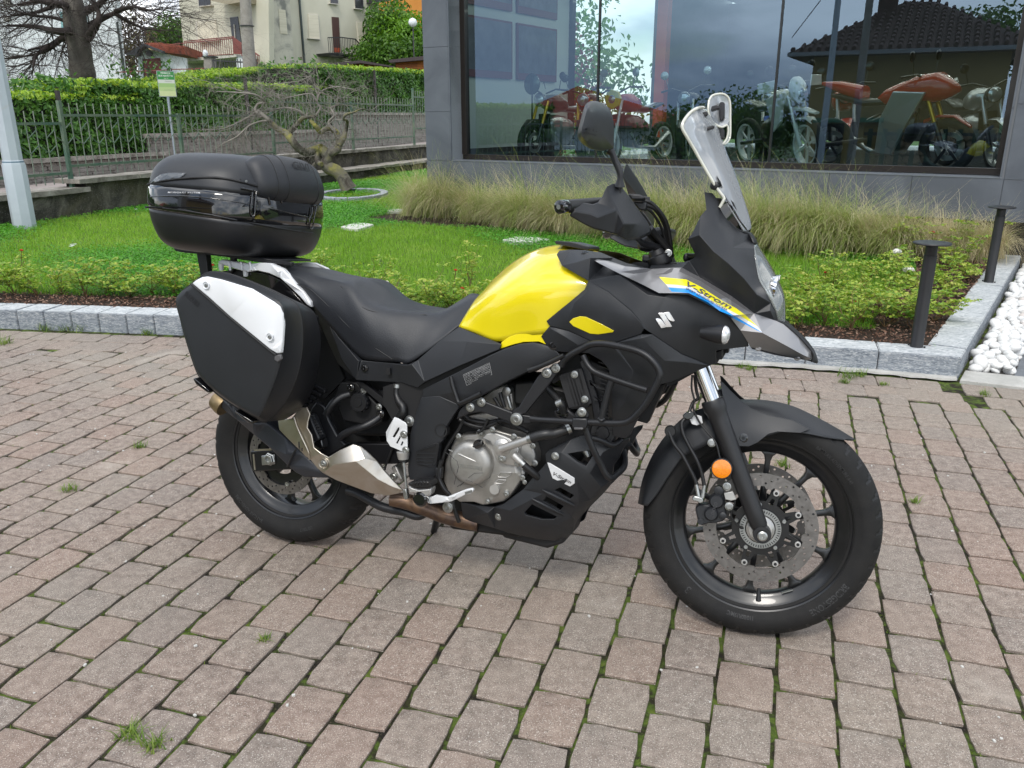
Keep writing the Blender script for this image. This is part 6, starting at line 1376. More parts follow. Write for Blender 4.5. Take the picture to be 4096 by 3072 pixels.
mb.lathe([(.056,.004),(.056,0),(.041,0),(.041,.004)],FM@Vector((0,-.080,0)),ax,48,0,False)
for k in range(48):
 a=2*math.pi*k/48;R=(FM.to_3x3()@Matrix.Rotation(a,3,'Y'))
 mb.box(FM@(Matrix.Rotation(a,4,'Y')@Vector((0,-.0803,.050))),(.0022,.001,.007),R,1)
mb.build('sensor_ring',[STL,DKM],fw,angle=30)
MB().lathe([(.038,.02),(.038,.0),(.030,-.008),(.016,-.010),(.016,-.03)],FM@Vector((0,-.085,0)),ax,28).build('wheel_hub',ENL,fw,angle=30)
# rear hub and carrier, sprocket
MB().lathe([(.10,0),(.10,.004),(.06,.004),(.06,0)],Vector((0,-.086,RRR)),YV,40,0,False).build('disc_carrier',RIM,rw,angle=30)
for k in range(5):
 a=k*rad(72)+rad(20);MB().lathe([(.008,.008),(.008,0),(.004,0),(.004,.003)],Vector((.094*math.sin(a),-.096,RRR+.094*math.cos(a))),YV,12).build('disc_bolt',STL,rw,angle=30)
MB().lathe([(.105,0),(.105,.006),(.05,.006),(.05,0)],Vector((0,.090,RRR)),YV,44,0,False).build('sprocket',STL,rw,angle=30)
# tyre lettering, curved round the sidewall
def arc_text(s,c,M,r,a_mid,h,y,m,parent,flip=False,wf=.62):
 me=text_mesh(s,0,.015);xs=[v.co.x for v in me.vertices];ys=[v.co.y for v in me.vertices];L_=(max(xs)-min(xs))*h*1.25*wf/.62*.8
 for v in me.vertices:
  u=((v.co.x-min(xs))/(max(xs)-min(xs))-.5)*L_;q=(v.co.y-min(ys))/(max(ys)-min(ys))*h
  rr=r+q;a=a_mid+u/r
  if flip:rr=r-q+h;a=a_mid-u/r
  v.co=M@Vector((rr*math.sin(a),y(rr),rr*math.cos(a)))
 me.materials.clear();return link('lettering',me,m,parent)
LET=mat('sidewall_lettering',(.026,.026,.027),.5)
ysF=lambda r:-(np.interp(r,[.2515,.257,.268,.280,.293,.305],[.0455,.047,.052,.0545,.053,.048])+.0006)
ysR=lambda r:-(np.interp(r,[.2285,.238,.252,.268,.281,.293],[.060,.064,.071,.075,.0735,.067])+.0006)
arc_text('BRIDGESTONE',None,FM,.270,rad(132),.019,ysF,LET,fw)
arc_text('110/80R19M/C',None,FM,.264,rad(186),.012,ysF,LET,fw)
arc_text('B',None,FM,.268,rad(220),.022,ysF,LET,fw)
arc_text('BATTLAX ADVENTURE A40',None,FM,.266,rad(42),.011,ysF,LET,fw)
arc_text('BATTLAX ADVENTURE',None,RM,.258,rad(215),.013,ysR,LET,rw)
arc_text('150/70R17',None,RM,.256,rad(160),.012,ysR,LET,rw)
tb=MB().tube([FM@Vector((.018,-.02,-.19)),FM@Vector((.020,-.025,-.225))],[.0045,.008],10).build('valve',HOS,fw,angle=40)
MB().box(FM@Vector((.094,-.030,-.183)),(.030,.010,.003),FM.to_3x3()@Matrix.Rotation(rad(-26),3,'Y')).build('balance_weight',STL,fw)
# ---------------------------------------------------------------- front fork (turned slightly with the bars)
def sdir(a,b,ta,tb_):
 return a+(b-a)*ta,a+(b-a)*tb_
D0=.104
f1,f2=P('Z7',525,150,D0,True),P('Z7',815,925,D0,True)
for sg in(0,1):
 Mx=SMIR if sg else Matrix.Identity(4)
 a,b=Mx@f1,Mx@f2;d=(b-a)
 pr=[(0.0,.0300),(.012,.0315),(.07,.0315),(.10,.0275),(.16,.0265),(.85,.0245),(.97,.0235),(1.0,.020)]
 mb=MB();mb.tube([a+d*t for t,r in pr],[r for t,r in pr],28)
 s=mb.build('fork_leg',FOR,bike,angle=40)
 MB().tube([a-d*.95,a+d*.02],.0215,24).build('fork_tube',CHR,s,angle=40)
 q=b+d*.035;yv=STEER.to_3x3()@YV
 MB().lathe([(.0235,-.024),(.0245,-.016),(.0245,.020),(.020,.024)],q,yv,26).build('axle_clamp',FOR,s,angle=35)
 MB().lathe([(.0135,0),(.0135,.006),(.010,.008),(.0045,.008),(.0042,.003)],q+yv*(-.030 if not sg else.030)*1.0,yv*(1 if sg else-1),20).build('axle_end',STL,s,angle=30)
 # reflector on the fork
mb=MB();rod(mb,'Z7',(583,567,.138),.0285,.016,S=True,n=36);rf=mb.build('reflector_mount',FOR,bike,angle=40)
mb=MB();rod(mb,'Z7',(583,567,.1395),.0255,.004,[(.0255,.004),(.0255,.001),(.023,0)],n=36,S=True);mb.build('reflector',ORG,rf,angle=30)
# caliper
cp=prism('brake_caliper','Z7',[(462,900),(440,868),(424,800),(450,770),(500,775),(520,742),(548,700),(575,690),(600,712),(604,770),(612,850),(590,872),(545,884),(505,884)],.100,.062,PG,bike,S=True,bevel=.004)
mb=MB();rod(mb,'Z7',(552,765,.114),.0195,.03,[(.0205,.03),(.0205,.006),(.016,0)],S=True);rod(mb,'Z7',(520,842,.114),.0185,.03,[(.0195,.03),(.0195,.006),(.015,0)],S=True)
rod(mb,'Z7',(590,850,.108),.010,.03,S=True);rod(mb,'Z7',(457,885,.106),.009,.03,S=True);rod(mb,'Z7',(565,700,.108),.013,.02,S=True);mb.build('caliper_piston_housing',PG,cp,angle=40)
text_q('caliper_lettering','TOKICO','Z7',[(512,855),(541,765),(560,772),(530,862)],mat('caliper_letter',(.06,.06,.065),.5),cp,d=.114,off=.0012,S=True,bold=.01)
for p in((615,675),(628,795)):
 bolt('caliper_bolt','Z7',(*p,.112),.0085,STL,cp,S=True)
prism('sensor_clip','Z7',[(597,712),(650,700),(672,748),(640,756),(606,748)],.118,.108,ENL,cp,S=True,bevel=.001)
tube('brake_hose','Z7',[(262,338,.10),(296,415,.105),(345,480,.108),(388,560,.11),(418,620,.11),(434,668,.11)],.0055,HOS,bike,S=True)
tube('brake_hose','Z7',[(368,255,.09),(342,290,.095),(350,350,.10),(388,430,.105),(432,510,.11),(462,590,.11),(478,668,.11)],.0055,HOS,bike,S=True)
for p,q in(((430,660),(445,742)),((480,664),(468,740))):
 tube('hose_fitting','Z7',[(*p,.11),(*q,.112)],.0058,STL,bike,S=True,smoothpath=False)
prism('banjo_bolt','Z7',[(404,740),(418,724),(470,738),(476,764),(450,772),(432,760),(410,756)],.120,.104,STL,bike,S=True,bevel=.003)
MB().lathe([(.014,.0),(.016,.004),(.016,.014),(.010,.018)],P('Z7',272,340,.105,S=True),STEER.to_3x3()@YV,14).build('hose_clip',HOS,bike,angle=40)
prism('cable_clamp','Z7',[(348,240),(372,222),(402,215),(420,232),(404,262),(378,268),(352,256)],.100,.085,GB,bike,S=True)
prism('hose_bracket','Z7',[(388,262),(424,238),(462,248),(470,290),(432,304),(404,296)],.086,.083,SVP,bike,S=True,bevel=.0008)
tube('sensor_cable','Z7',[(405,0,.10),(402,80,.10),(418,150,.10),(412,200,.10),(446,280,.10),(500,350,.11),(548,410,.125),(572,500,.128)],.0028,HOS,bike,S=True)
tube('sensor_cable','Z7',[(420,0,.08),(430,90,.08),(440,140,.08),(410,165,.08),(385,230,.09)],.0045,HOS,bike,S=True)
tube('sensor_cable','Z7',[(640,700,.108),(664,760,.108),(640,850,.105),(690,915,.098),(715,925,.095)],.0028,HOS,bike,S=True)
bolt('fender_screw','Z7',(523,411,.125),.0085,STL,bike,S=True)
# front fender
crown=[[(82,775,0),(104,785,.05),(134,791,.062)],[(112,625,0),(146,662,.05),(196,716,.066)],[(180,468,0),(218,530,.052),(274,596,.070)],[(268,345,0),(310,402,.053),(356,492,.072)],[(372,248,0),(412,305,.055),(452,442,.074)],[(480,200,0),(505,258,.055),(540,402,.077)],[(612,160,0),(620,205,.056),(640,405,.080)],[(735,152,0),(738,214,.056),(722,428,.082)],[(860,158,0),(885,236,.056),(832,378,.082)],[(1005,190,0),(1030,282,.054),(960,342,.079)],[(1150,256,0),(1160,338,.050),(1090,355,.070)],[(1285,330,0),(1270,376,.040),(1220,380,.052)],[(1384,391,0),(1370,393,.010),(1350,391,.018)]]
gridm('front_fender','Z7',crown,PG,bike,n=5,th=.005,S=True,ang=30)
panel('fender_side_wing','Z7',[(574,38,.088),(590,44,.086),(640,98,.078),(702,156,.062),(760,200,.062),(860,240,.066),(1010,272,.068),(1120,326,.070),(1060,350,.083),(920,342,.088),(865,356,.090),(800,408,.094),(748,432,.098),(690,430,.102),(655,372,.103),(630,282,.102),(606,190,.098),(586,110,.092)],PG,bike,inner=[(690,240,.084),(760,300,.090),(720,345,.098)],th=.004,S=True,bevel=.001)
bolt('fender_bolt','Z7',(713,381,.103),.010,GB,bike,S=True,h=.01)
# ---------------------------------------------------------------- tank, seat, side cover
tank=gridm('fuel_tank','Z4',[[(268,612,0),(225,660,.07),(170,745,.105),(78,900,.125)],[(400,468,0),(370,545,.10),(300,700,.150),(235,960,.150)],[(560,333,0),(550,430,.12),(470,640,.180),(400,1030,.166)],[(740,232,0),(740,340,.12),(670,580,.196),(640,985,.176)],[(930,184,0),(930,300,.12),(880,540,.196),(850,960,.186)],[(1120,195,0),(1130,310,.12),(1100,530,.190),(1010,920,.182)],[(1300,238,0),(1320,340,.11),(1320,540,.18),(1240,880,.18)],[(1480,330,0),(1500,420,.10),(1520,600,.16),(1460,880,.17)]],YL,bike,n=8,th=.003,ang=60)
panel('tank_lower_lip','Z4',[(440,1096,.176),(455,1036,.174),(520,992,.176),(620,955,.178),(720,935,.181),(830,925,.186),(860,1062,.187),(845,1056,.187),(785,1032,.185),(650,1036,.182),(558,1058,.180)],YL,bike,th=.005)
cap=prism('fuel_cap','Z4',[(984,160),(990,142),(1110,150),(1180,165),(1272,190),(1286,214),(1268,226),(1130,200),(990,172)],-.062,.062,PB,bike,bevel=.006)
seat=gridm('seat','Z3',[[(72,52,0),(80,70,.07),(95,88,.10),(120,110,.115),(160,165,.115)],[(190,34,0),(195,66,.08),(205,108,.112),(230,160,.128),(285,320,.125)],[(370,80,0),(372,118,.09),(375,165,.118),(395,290,.140),(430,492,.138)],[(560,132,0),(560,166,.10),(570,205,.128),(590,430,.152),(620,702,.150)],[(720,139,0),(690,180,.10),(672,290,.142),(700,560,.162),(762,838,.158)],[(850,158,0),(790,260,.10),(770,385,.150),(800,620,.170),(860,862,.165)],[(980,240,0),(910,340,.09),(880,425,.145),(915,660,.172),(960,872,.168)],[(1120,362,0),(1060,410,.08),(1030,446,.135),(1060,660,.166),(1080,876,.168)],[(1290,434,0),(1260,446,.06),(1230,462,.115),(1210,680,.150),(1185,888,.165)],[(1480,428,0),(1460,440,.05),(1430,470,.092),(1390,600,.130),(1340,790,.158)],[(1640,342,0),(1620,370,.045),(1590,410,.076),(1550,510,.105),(1500,670,.142)],[(1735,284,0),(1715,325,.045),(1685,385,.072),(1650,470,.095),(1610,578,.125)],[(1805,288,0),(1795,310,.045),(1765,365,.070),(1725,440,.090),(1650,560,.118)]],VN,bike,n=5,th=.006,ang=60)
tube('seat_seam','Z3',[(170,186,.1335),(300,232,.139),(400,318,.1445),(520,432,.150),(640,556,.1585),(760,662,.168),(860,738,.1725),(960,806,.1735),(1056,866,.1695)],.0016,HOS,bike)
tube('seat_piping','Z3',[(580,208,.132),(640,262,.139),(690,338,.1475),(790,405,.154),(900,438,.1485),(1100,458,.1285),(1340,462,.104)],.0012,HOS,bike)
sc_=panel('side_cover','Z3',[(1622,572,.135),(2000,722,.188),(1984,768,.190),(1640,910,.190),(1325,1056,.186),(1262,1108,.178),(1120,1062,.170),(720,1040,.168),(585,850,.160),(480,545,.140),(560,660,.150),(640,752,.158),(766,868,.166),(1000,890,.172),(1180,900,.172),(1265,862,.170),(1450,700,.156)],PG,bike,inner=[(740,872,.178),(1150,910,.186),(1212,902,.188),(1700,700,.182)],th=.008)
bolt('cover_bolt','Z3',(785,935,.179),.0085,GB,sc_)
prism('cover_slot','Z3',[(990,932),(1022,932),(1022,990),(990,990)],.1845,.176,DKM,sc_,bevel=0)
panel('inner_rear_cover','Z3',[(300,300,.125),(480,545,.142),(590,850,.150),(720,1035,.160),(560,900,.14),(430,620,.12),(370,480,.12)],PB,bike,th=.006)
# grab rail with carrier
gr=panel('grab_rail','Z2',[(1003,2,.130),(1100,8,.132),(1225,66,.134),(1335,190,.138),(1440,300,.142),(1516,402,.146),(1518,460,.146),(1470,430,.146),(1400,350,.143),(1310,260,.140),(1200,160,.136),(1090,112,.134),(960,82,.130),(930,40,.130)],SVP,bike,inner=[(1180,95,.146),(1330,232,.150),(1480,410,.152)],th=.022,bevel=.003)
panel('carrier_arm','Z2',[(558,-5,.128),(600,-30,.126),(760,-5,.126),(880,14,.128),(1003,2,.130),(930,40,.132),(960,82,.132),(870,97,.130),(765,72,.128),(640,32,.128)],SVP,gr,th=.03,bevel=.003)
for x,y in((600,60),(850,120)):
 MB().tube([P('Z2',x,y-50,.118),P('Z2',x,y+22,.118)],[.010,.007],8).build('carrier_foot',SVP,gr,angle=40)
for x in(680,800,890):
 MB().bar(P('Z2',x,-8,.132),P('Z2',x+14,82,.134),.007,.006).build('carrier_rib',SVP,gr,bevel=.002)
prism('rack_plate','Z1',[(612,1208),(640,1178),(850,1196),(1180,1238),(1694,1322),(1690,1345),(1240,1290),(1000,1268),(740,1250),(640,1232)],-.10,.115,PB,bike,bevel=.003)
prism('rack_rail','Z1',[(640,1215),(760,1230),(1100,1262),(1400,1318),(1690,1350),(1692,1382),(1610,1376),(1330,1352),(1060,1312),(1060,1340),(1020,1340),(1010,1300),(760,1268),(640,1244)],.098,.116,PB,bike,bevel=.002)
prism('rack_strut','Z1',[(650,1240),(756,1250),(778,1480),(700,1520)],.085,.11,PB,bike,bevel=.002)
prism('rack_strut','Z1',[(955,1480),(1010,1420),(1060,1425),(1000,1500)],.085,.10,PB,bike,bevel=.002)
prism('rack_strut','Z1',[(1555,1340),(1630,1350),(1625,1400),(1550,1395)],.06,.10,PB,bike,bevel=.002)
panel('under_tail','Z2',[(900,95,.118),(1100,130,.120),(1220,190,.122),(1330,300,.125),(1440,420,.13),(1420,480,.13),(1200,330,.12),(1000,220,.11),(800,150,.10)],GB,bike,th=.01)
prism('tail_core','Z2',[(640,100),(1000,60),(1300,160),(1700,520),(1900,900),(2000,1150),(1800,1350),(1500,1100),(1100,500)],-.09,.085,DKM,bike,bevel=0)
# ---------------------------------------------------------------- fairing
b1=panel('upper_shroud','Z4',[(942,262,.165),(965,226,.145),(1060,218,.13),(1180,222,.125),(1330,243,.12),(1440,290,.125),(1560,338,.135),(1780,386,.145),(2060,384,.155),(2110,520,.190),(2400,700,.165),(2620,940,.125),(2640,1075,.105),(2350,1110,.150),(2353,1224,.130),(2301,1242,.135),(2050,1140,.178),(1790,965,.222),(1715,915,.238),(1690,860,.240),(1600,755,.232),(1400,590,.218),(1222,495,.205),(1100,425,.195),(990,360,.182)],PG,bike,inner=[(1240,292,.190),(1120,330,.190),(1500,440,.205),(1750,620,.226),(1900,640,.222),(2060,770,.215),(2200,1000,.178),(2150,830,.196),(2260,860,.185)],th=.010)
b2=panel('shroud_cheek','Z4',[(1224,494,.207),(1310,540,.214),(1402,590,.220),(1600,756,.234),(1690,860,.242),(1715,916,.240),(1690,964,.236),(1450,1044,.224),(1250,1026,.216),(1050,935,.208),(880,893,.200),(852,850,.198),(960,760,.204),(1060,680,.210),(1190,570,.208)],PG,bike,inner=[(1218,592,.221),(1105,682,.220),(1560,850,.242),(1400,760,.236),(1180,790,.222),(1030,870,.214),(1080,915,.213),(1240,985,.216),(1330,992,.219),(1490,955,.228),(1200,790,.224)],th=.010)
panel('cheek_insert','Z4',[(1054,858,.217),(1090,825,.220),(1150,808,.224),(1200,813,.226),(1330,872,.230),(1448,935,.232),(1440,950,.230),(1310,968,.222),(1238,962,.219),(1090,895,.216)],YL,b2,th=.008,bevel=.001)
b3=panel('lower_shroud','Z4',[(805,985,.190),(880,895,.196),(960,915,.202),(1050,937,.206),(1250,1028,.213),(1450,1046,.221),(1690,966,.233),(1790,967,.222),(2050,1142,.180),(2301,1244,.137),(1960,1386,.168),(1830,1420,.178),(1740,1560,.175),(1650,1740,.165),(1590,1860,.155),(1550,1890,.15),(1440,1868,.165),(1432,1700,.190),(1428,1400,.205),(1400,1270,.210),(1340,1200,.212),(1225,1135,.208),(1120,1130,.200),(1000,1125,.192),(880,1108,.190)],PG,bike,inner=[(900,920,.204),(1010,985,.210),(1130,1060,.212),(1440,1062,.226),(1695,1000,.240),(2100,1215,.178),(1620,1290,.216),(1560,1560,.205),(1900,1200,.205)],th=.010)
bolt('shroud_bolt','Z4',(908,1066,.197),.0095,GB,b3)
bolt('shroud_bolt','Z4',(1192,266,.150),.008,GB,b1)
# silver side panel with its stripes
Y1=[(100,573),(250,588),(400,602),(560,682),(800,838),(960,925),(1060,1000),(1190,1122),(950,978),(700,850),(560,745),(450,684),(300,662),(175,655)]
Y2=[(200,690),(430,706),(560,782),(720,875),(900,985),(1245,1190),(1180,1163),(880,1012),(700,912),(560,830),(430,752),(240,737)]
Y3=[(175,655),(300,662),(450,684),(560,745),(700,850),(950,978),(1190,1122),(1243,1189),(900,983),(720,873),(560,780),(430,704),(200,689)]
Y4=[(345,472),(365,474),(560,588),(900,790),(1150,982),(1060,940),(560,620),(320,512)]
Y5=[(-60,485),(30,482),(-30,520),(-180,540),(-330,520),(-230,505)]
Y6=[(230,478),(262,476),(240,520),(180,545),(60,548),(150,530)]
gsp=panel('nose_side_panel','Z6',[(-660,368,.172),(-460,398,.172),(-273,456,.172),(0,484,.172),(345,470,.168),(560,585,.158),(900,788,.136),(1150,978,.108),(1392,1060,.078),(1480,1098,.060),(1640,1238,.036),(1782,1400,.022),(1792,1480,.018),(1720,1496,.026),(1500,1448,.058),(1110,1350,.108),(1060,1260,.120),(1000,1165,.135),(900,1035,.165),(770,950,.186),(640,880,.202),(430,776,.222),(100,752,.232),(-90,655,.224),(-336,538,.208),(-550,430,.190)],GM,bike,inner=[(430,752,.234),(640,852,.218),(900,1000,.190),(1240,1192,.140),(1500,1330,.092),(1700,1440,.052),(0,640,.214),(300,560,.196)],th=.010,zones=[(Y4,DGD),(Y1,YLD),(Y3,WHD),(Y2,BLU),(Y5,DGD),(Y6,DGD)])
df=SURF['nose_side_panel'][0]
text_q('model_lettering','V-Strom','Z6',[(395,668),(893,935),(915,890),(415,618)],DGD,gsp,df,.0026,shear=.25,bold=.02)
text_q('model_subtitle','SPORT ADVENTURE TOURER','Z6',[(392,712),(850,950),(862,928),(404,690)],DGD,gsp,df,.0028)
for x,y,d in((1195,1365,.098),(1625,1470,.042)):bolt('panel_screw','Z6',(x,y,d+.004),.006,GM,gsp,h=.006)
panel('nose_underside','Z6',[(1110,1350,.106),(1500,1448,.056),(1720,1496,.024),(1840,1522,.008),(1700,1490,.03),(1380,1440,.075),(1130,1372,.10)],PB,bike,th=.02,bevel=.001)
gridm('nose_tip','Z6',[[(1400,1030,0),(1425,1040,.035),(1392,1062,.076)],[(1520,1110,0),(1510,1105,.03),(1482,1100,.060)],[(1680,1235,0),(1668,1236,.02),(1642,1240,.036)],[(1800,1380,0),(1795,1385,.012),(1784,1402,.022)],[(1846,1500,0),(1838,1500,.008),(1794,1482,.018)],[(1838,1524,0),(1830,1524,.008),(1780,1512,.018)]],PB,bike,n=4,th=.006)
# indicator panel, lamp
sg_=[(88.6,977.7),(95.9,971.9),(145.3,971.9),(203.4,960.3),(213.6,966.1),(271.7,1057.6),(265.9,1066.4),(247.0,1065.8),(223.7,1057.6),(204.9,1044.6),(190.3,1024.2),(171.4,991.4),(164.2,992.3),(180.2,1021.3),(203.4,1059.1),(241.2,1120.1),(236.8,1128.0),(203.4,1128.8),(174.3,1131.7),(127.9,1141.9),(121.5,1137.6),(62.5,1043.1),(66.8,1034.4),(87.2,1032.9),(110.4,1038.8),(127.9,1051.8),(143.8,1072.2),(167.1,1107.0),(171.4,1104.7),(145.3,1060.6),(127.9,1031.5),(110.4,1005.3)]
d1=SURF['upper_shroud'][0]
panel('maker_emblem','Z6',[(x,y,d1(*nat('Z6',x,y))+.006)for x,y in sg_],mat('emblem_sky_chrome',(.90,.90,.92),.22,metal=.6),b1,th=.006,bevel=.0008)  # chrome whitened: the sky's reflection is put into its colour
ind=P('Z6',822,1216,.236)
SGM=mat('signal_glass',(.55,.56,.57),.10,coat=1,metal=.3,col2=(.85,.86,.88),vscale=160)
for M_ in(Matrix.Identity(4),MIR):
 a=M_@ind;ax=(M_.to_3x3()@Vector((-1,.16,0))).normalized()
 i_=MB().lathe([(.014,.060),(.020,.036),(.0245,.012),(.025,.0)],a,ax,28).build('turn_signal',PB,bike,angle=40)
 MB().tube([a+ax*.03,a+ax*.03+(M_.to_3x3()@Vector((0,.05,0)))],.011,12).build('signal_stem',PB,i_,angle=40)
 MB().lathe([(.0235,.001),(.0235,-.003),(.019,-.009),(.009,-.013),(.001,-.014)],a,ax,28).build('signal_lens',SGM,i_,angle=60)
 # dark cowl beside the screen
ck=[(418,156,.168),(462,98,.165),(558,-100,.150),(622,-172,.140),(600,-366,.120),(690,-352,.104),(752,-270,.104),(760,-180,.112),(850,-60,.100),(960,48,.085),(1040,96,.07),(1092,96,.055),(1096,165,.05),(1150,210,.062),(1152,262,.078),(1170,420,.088),(1202,602,.094),(1280,742,.094),(1340,860,.086),(1390,965,.076),(1412,1052,.066),(1380,1062,.074),(1150,984,.100),(900,795,.128),(560,592,.150),(345,476,.160),(200,486,.160),(0,478,.155),(10,445,.130),(300,432,.120),(430,392,.125),(482,368,.135),(500,330,.148),(455,240,.160)]
cowl=panel('screen_cowl','Z6',ck,PG,bike,inner=[(545,112,.186),(700,290,.192),(870,428,.186),(1040,592,.162),(1180,768,.132),(1330,950,.096),(640,430,.165),(760,60,.150),(900,250,.150),(1090,520,.130)],th=.008)
mat_lens=glassmat('headlight_clear',(.92,.95,.95),.10,.02,.22,(.70,.76,.74))
gridm('headlight_lens','Z6',[[(1180,205,0),(1172,215,.035),(1152,225,.068)],[(1262,345,0),(1245,350,.045),(1164,400,.086)],[(1370,530,0),(1345,545,.050),(1204,602,.093)],[(1452,690,0),(1425,705,.050),(1282,742,.092)],[(1486,800,0),(1465,820,.045),(1342,860,.084)],[(1492,960,0),(1478,970,.04),(1392,965,.074)],[(1491,1110,0),(1480,1106,.03),(1414,1056,.064)]],mat_lens,bike,n=5,th=.003,ang=60)
hl=gridm('headlight_reflector','Z6',[[(1160,235,0),(1155,240,.03),(1150,245,.062)],[(1190,400,0),(1185,410,.04),(1166,430,.075)],[(1255,600,0),(1240,610,.045),(1206,622,.082)],[(1330,760,0),(1310,765,.045),(1284,770,.080)],[(1400,900,0),(1380,905,.04),(1350,900,.070)],[(1440,1020,0),(1430,1020,.03),(1404,1020,.058)]],CHR,bike,n=4,th=.003)
for sg in(1,-1):
 MB().lathe([(.001,-.0),(.022,-.010),(.036,-.026),(.040,-.045)],P('Z6',1300,690,0)+Vector((-.02,.042*sg,0)),Vector((-1,0,.1)),24,0,False).build('headlight_bowl',CHR,hl,angle=60)
gridm('centre_cowl','Z6',[[(760,-180,0),(758,-180,.05),(755,-185,.104)],[(960,30,0),(956,35,.045),(950,44,.088)],[(1100,90,0),(1098,92,.03),(1090,98,.056)],[(1175,200,0),(1165,206,.035),(1150,214,.062)]],PB,bike,n=4,th=.006)
# ---------------------------------------------------------------- screen
srow=[[(1528,206,0),(1500,196,.075),(1470,195,.125)],[(1590,262,0),(1470,240,.110),(1372,255,.150)],[(1650,352,0),(1500,345,.115),(1312,336,.166)],[(1672,430,0),(1500,430,.115),(1302,400,.170)],[(1700,540,0),(1540,540,.105),(1352,495,.160)],[(1740,660,0),(1600,670,.09),(1432,632,.140)],[(1805,820,0),(1690,850,.08),(1540,822,.125)],[(1868,1000,0),(1775,1040,.07),(1640,990,.115)],[(1925,1170,0),(1840,1210,.06),(1750,1160,.100)],[(1966,1310,0),(1905,1350,.05),(1850,1320,.085)],[(1975,1385,0),(1940,1410,.04),(1900,1412,.07)]]
scr=gridm('windscreen','Z5',srow,SCR,bike,n=5,nc=6,th=.0035,ang=60)
tube('screen_edge','Z5',[(1528,206,.0),(1500,196,.075),(1440,208,.135),(1372,255,.150),(1312,336,.166),(1302,400,.170),(1352,495,.160),(1432,632,.140),(1540,822,.125),(1640,990,.115),(1706,1078,.108),(1706,1110,.108),(1668,1180,.108)],.0042,SCE,scr,mirror=True)
panel('screen_base','Z5',[(1640,1015,.112),(1720,1060,.100),(1800,1180,.092),(1870,1300,.082),(1940,1400,.05),(1950,1425,.035),(1880,1425,.06),(1780,1365,.092),(1700,1250,.106),(1665,1185,.112),(1705,1110,.110)],GB,bike,th=.006)
for c_ in(((1640,870),(1672,915),(1700,985),(1664,935)),((1775,1100),(1805,1130),(1842,1215),(1800,1160))):
 prism('screen_slot','Z5',list(c_),.098,.108,PB,scr,bevel=.001)
MB().lathe([(.011,.02),(.011,0),(.008,-.002)],P('Z5',1610,965,.118),Vector((.3,1,0)),16).build('screen_knob',PB,scr,angle=40)
for q in((1470,340),(1560,365)):pass
prism('screen_bracket','Z5',[(1480,262),(1530,235),(1552,244),(1552,275),(1520,290),(1548,390),(1602,372),(1622,385),(1612,405),(1540,428),(1525,400),(1490,300)],.085,.095,PB,scr,bevel=.002)
prism('screen_bracket','Z5',[(1590,190),(1640,175),(1672,190),(1670,215),(1620,225),(1585,240)],.03,.05,PB,scr,bevel=.002)
prism('screen_bracket','Z5',[(1640,380),(1700,400),(1716,420),(1712,510),(1680,512),(1676,430),(1640,418)],-.02,.01,PB,scr,bevel=.002)
sp_o=[(1562,130,.030),(1590,85,.015),(1640,66,.0),(1700,64,-.01),(1748,95,-.02),(1770,160,-.025),(1772,300,-.03),(1770,470,-.03),(1745,535,-.02),(1702,555,.0),(1738,500,-.01),(1752,420,-.01),(1738,372,-.005),(1690,390,.01),(1640,372,.02),(1598,335,.03),(1566,270,.035),(1556,200,.035)]
spo=panel('screen_deflector','Z5',sp_o,SCR,scr,inner=[(1690,200,-.02),(1690,310,-.02)],th=.004,mirror=False,bevel=0)
tube('deflector_edge','Z5',[p for p in sp_o]+[sp_o[0]],.0030,SCE,spo)
prism('deflector_hinge','Z5',[(1672,150),(1712,145),(1718,160),(1716,300),(1700,332),(1668,326),(1664,180)],-.016,.004,PB,spo,bevel=.003)
# ---------------------------------------------------------------- bars, guards, mirrors (turned with the fork)
hg=[(185,1102,.400),(235,1104,.395),(330,1132,.380),(420,1146,.368),(470,1126,.360),(512,1070,.352),(540,1005,.345),(560,968,.340),(620,940,.325),(660,945,.318),(700,975,.310),(760,1048,.300),(830,1150,.285),(940,1300,.262),(982,1378,.250),(975,1428,.255),(900,1465,.285),(860,1482,.30),(740,1490,.325),(640,1440,.350),(500,1402,.375),(420,1384,.385),(330,1342,.395),(240,1290,.405),(190,1262,.410),(222,1200,.408)]
gd=panel('hand_guard','Z5',hg,PG,bike,inner=[(590,1060,.352),(660,1200,.358),(730,1340,.362),(470,1272,.392),(250,1215,.412),(400,1240,.398),(760,1200,.325),(850,1340,.315),(690,1420,.352)],th=.05,S=True,bevel=.003,ang=24)
for sg in(0,1):
 Mx=SMIR if sg else Matrix.Identity(4)
 def T(*a,**k):return Mx@P(*a,S=True,**k)
 e0=T('Z5',85,1175,.440);e1=T('Z5',215,1165,.395);yv=(Mx@STEER).to_3x3()@YV
 dr=(e1-e0).normalized()
 hb=MB().lathe([(.012,0),(.0165,.003),(.0165,.028),(.013,.034),(.013,.05)],e0,dr,24).build('bar_end',GB,bike,angle=40)
 MB().lathe([(.006,-.001),(.006,.002)],e0,dr,12).build('bar_end_screw',STL,hb)
 inn=T('Z5',800,1290,.20);cen=Mx@P('Z4',1905,190,.055,S=True);c0=(cen+SMIR@cen)/2 if False else cen
 gp=MB().tube([e0+dr*.03,e0+dr*.17],.0165,18).build('grip',HOS,bike,angle=40)
 MB().tube([Vector(v)for v in cr([e0+dr*.02,e0+dr*.17,inn,cen],6)],.0112,14).build('handlebar',PB,bike,angle=40)
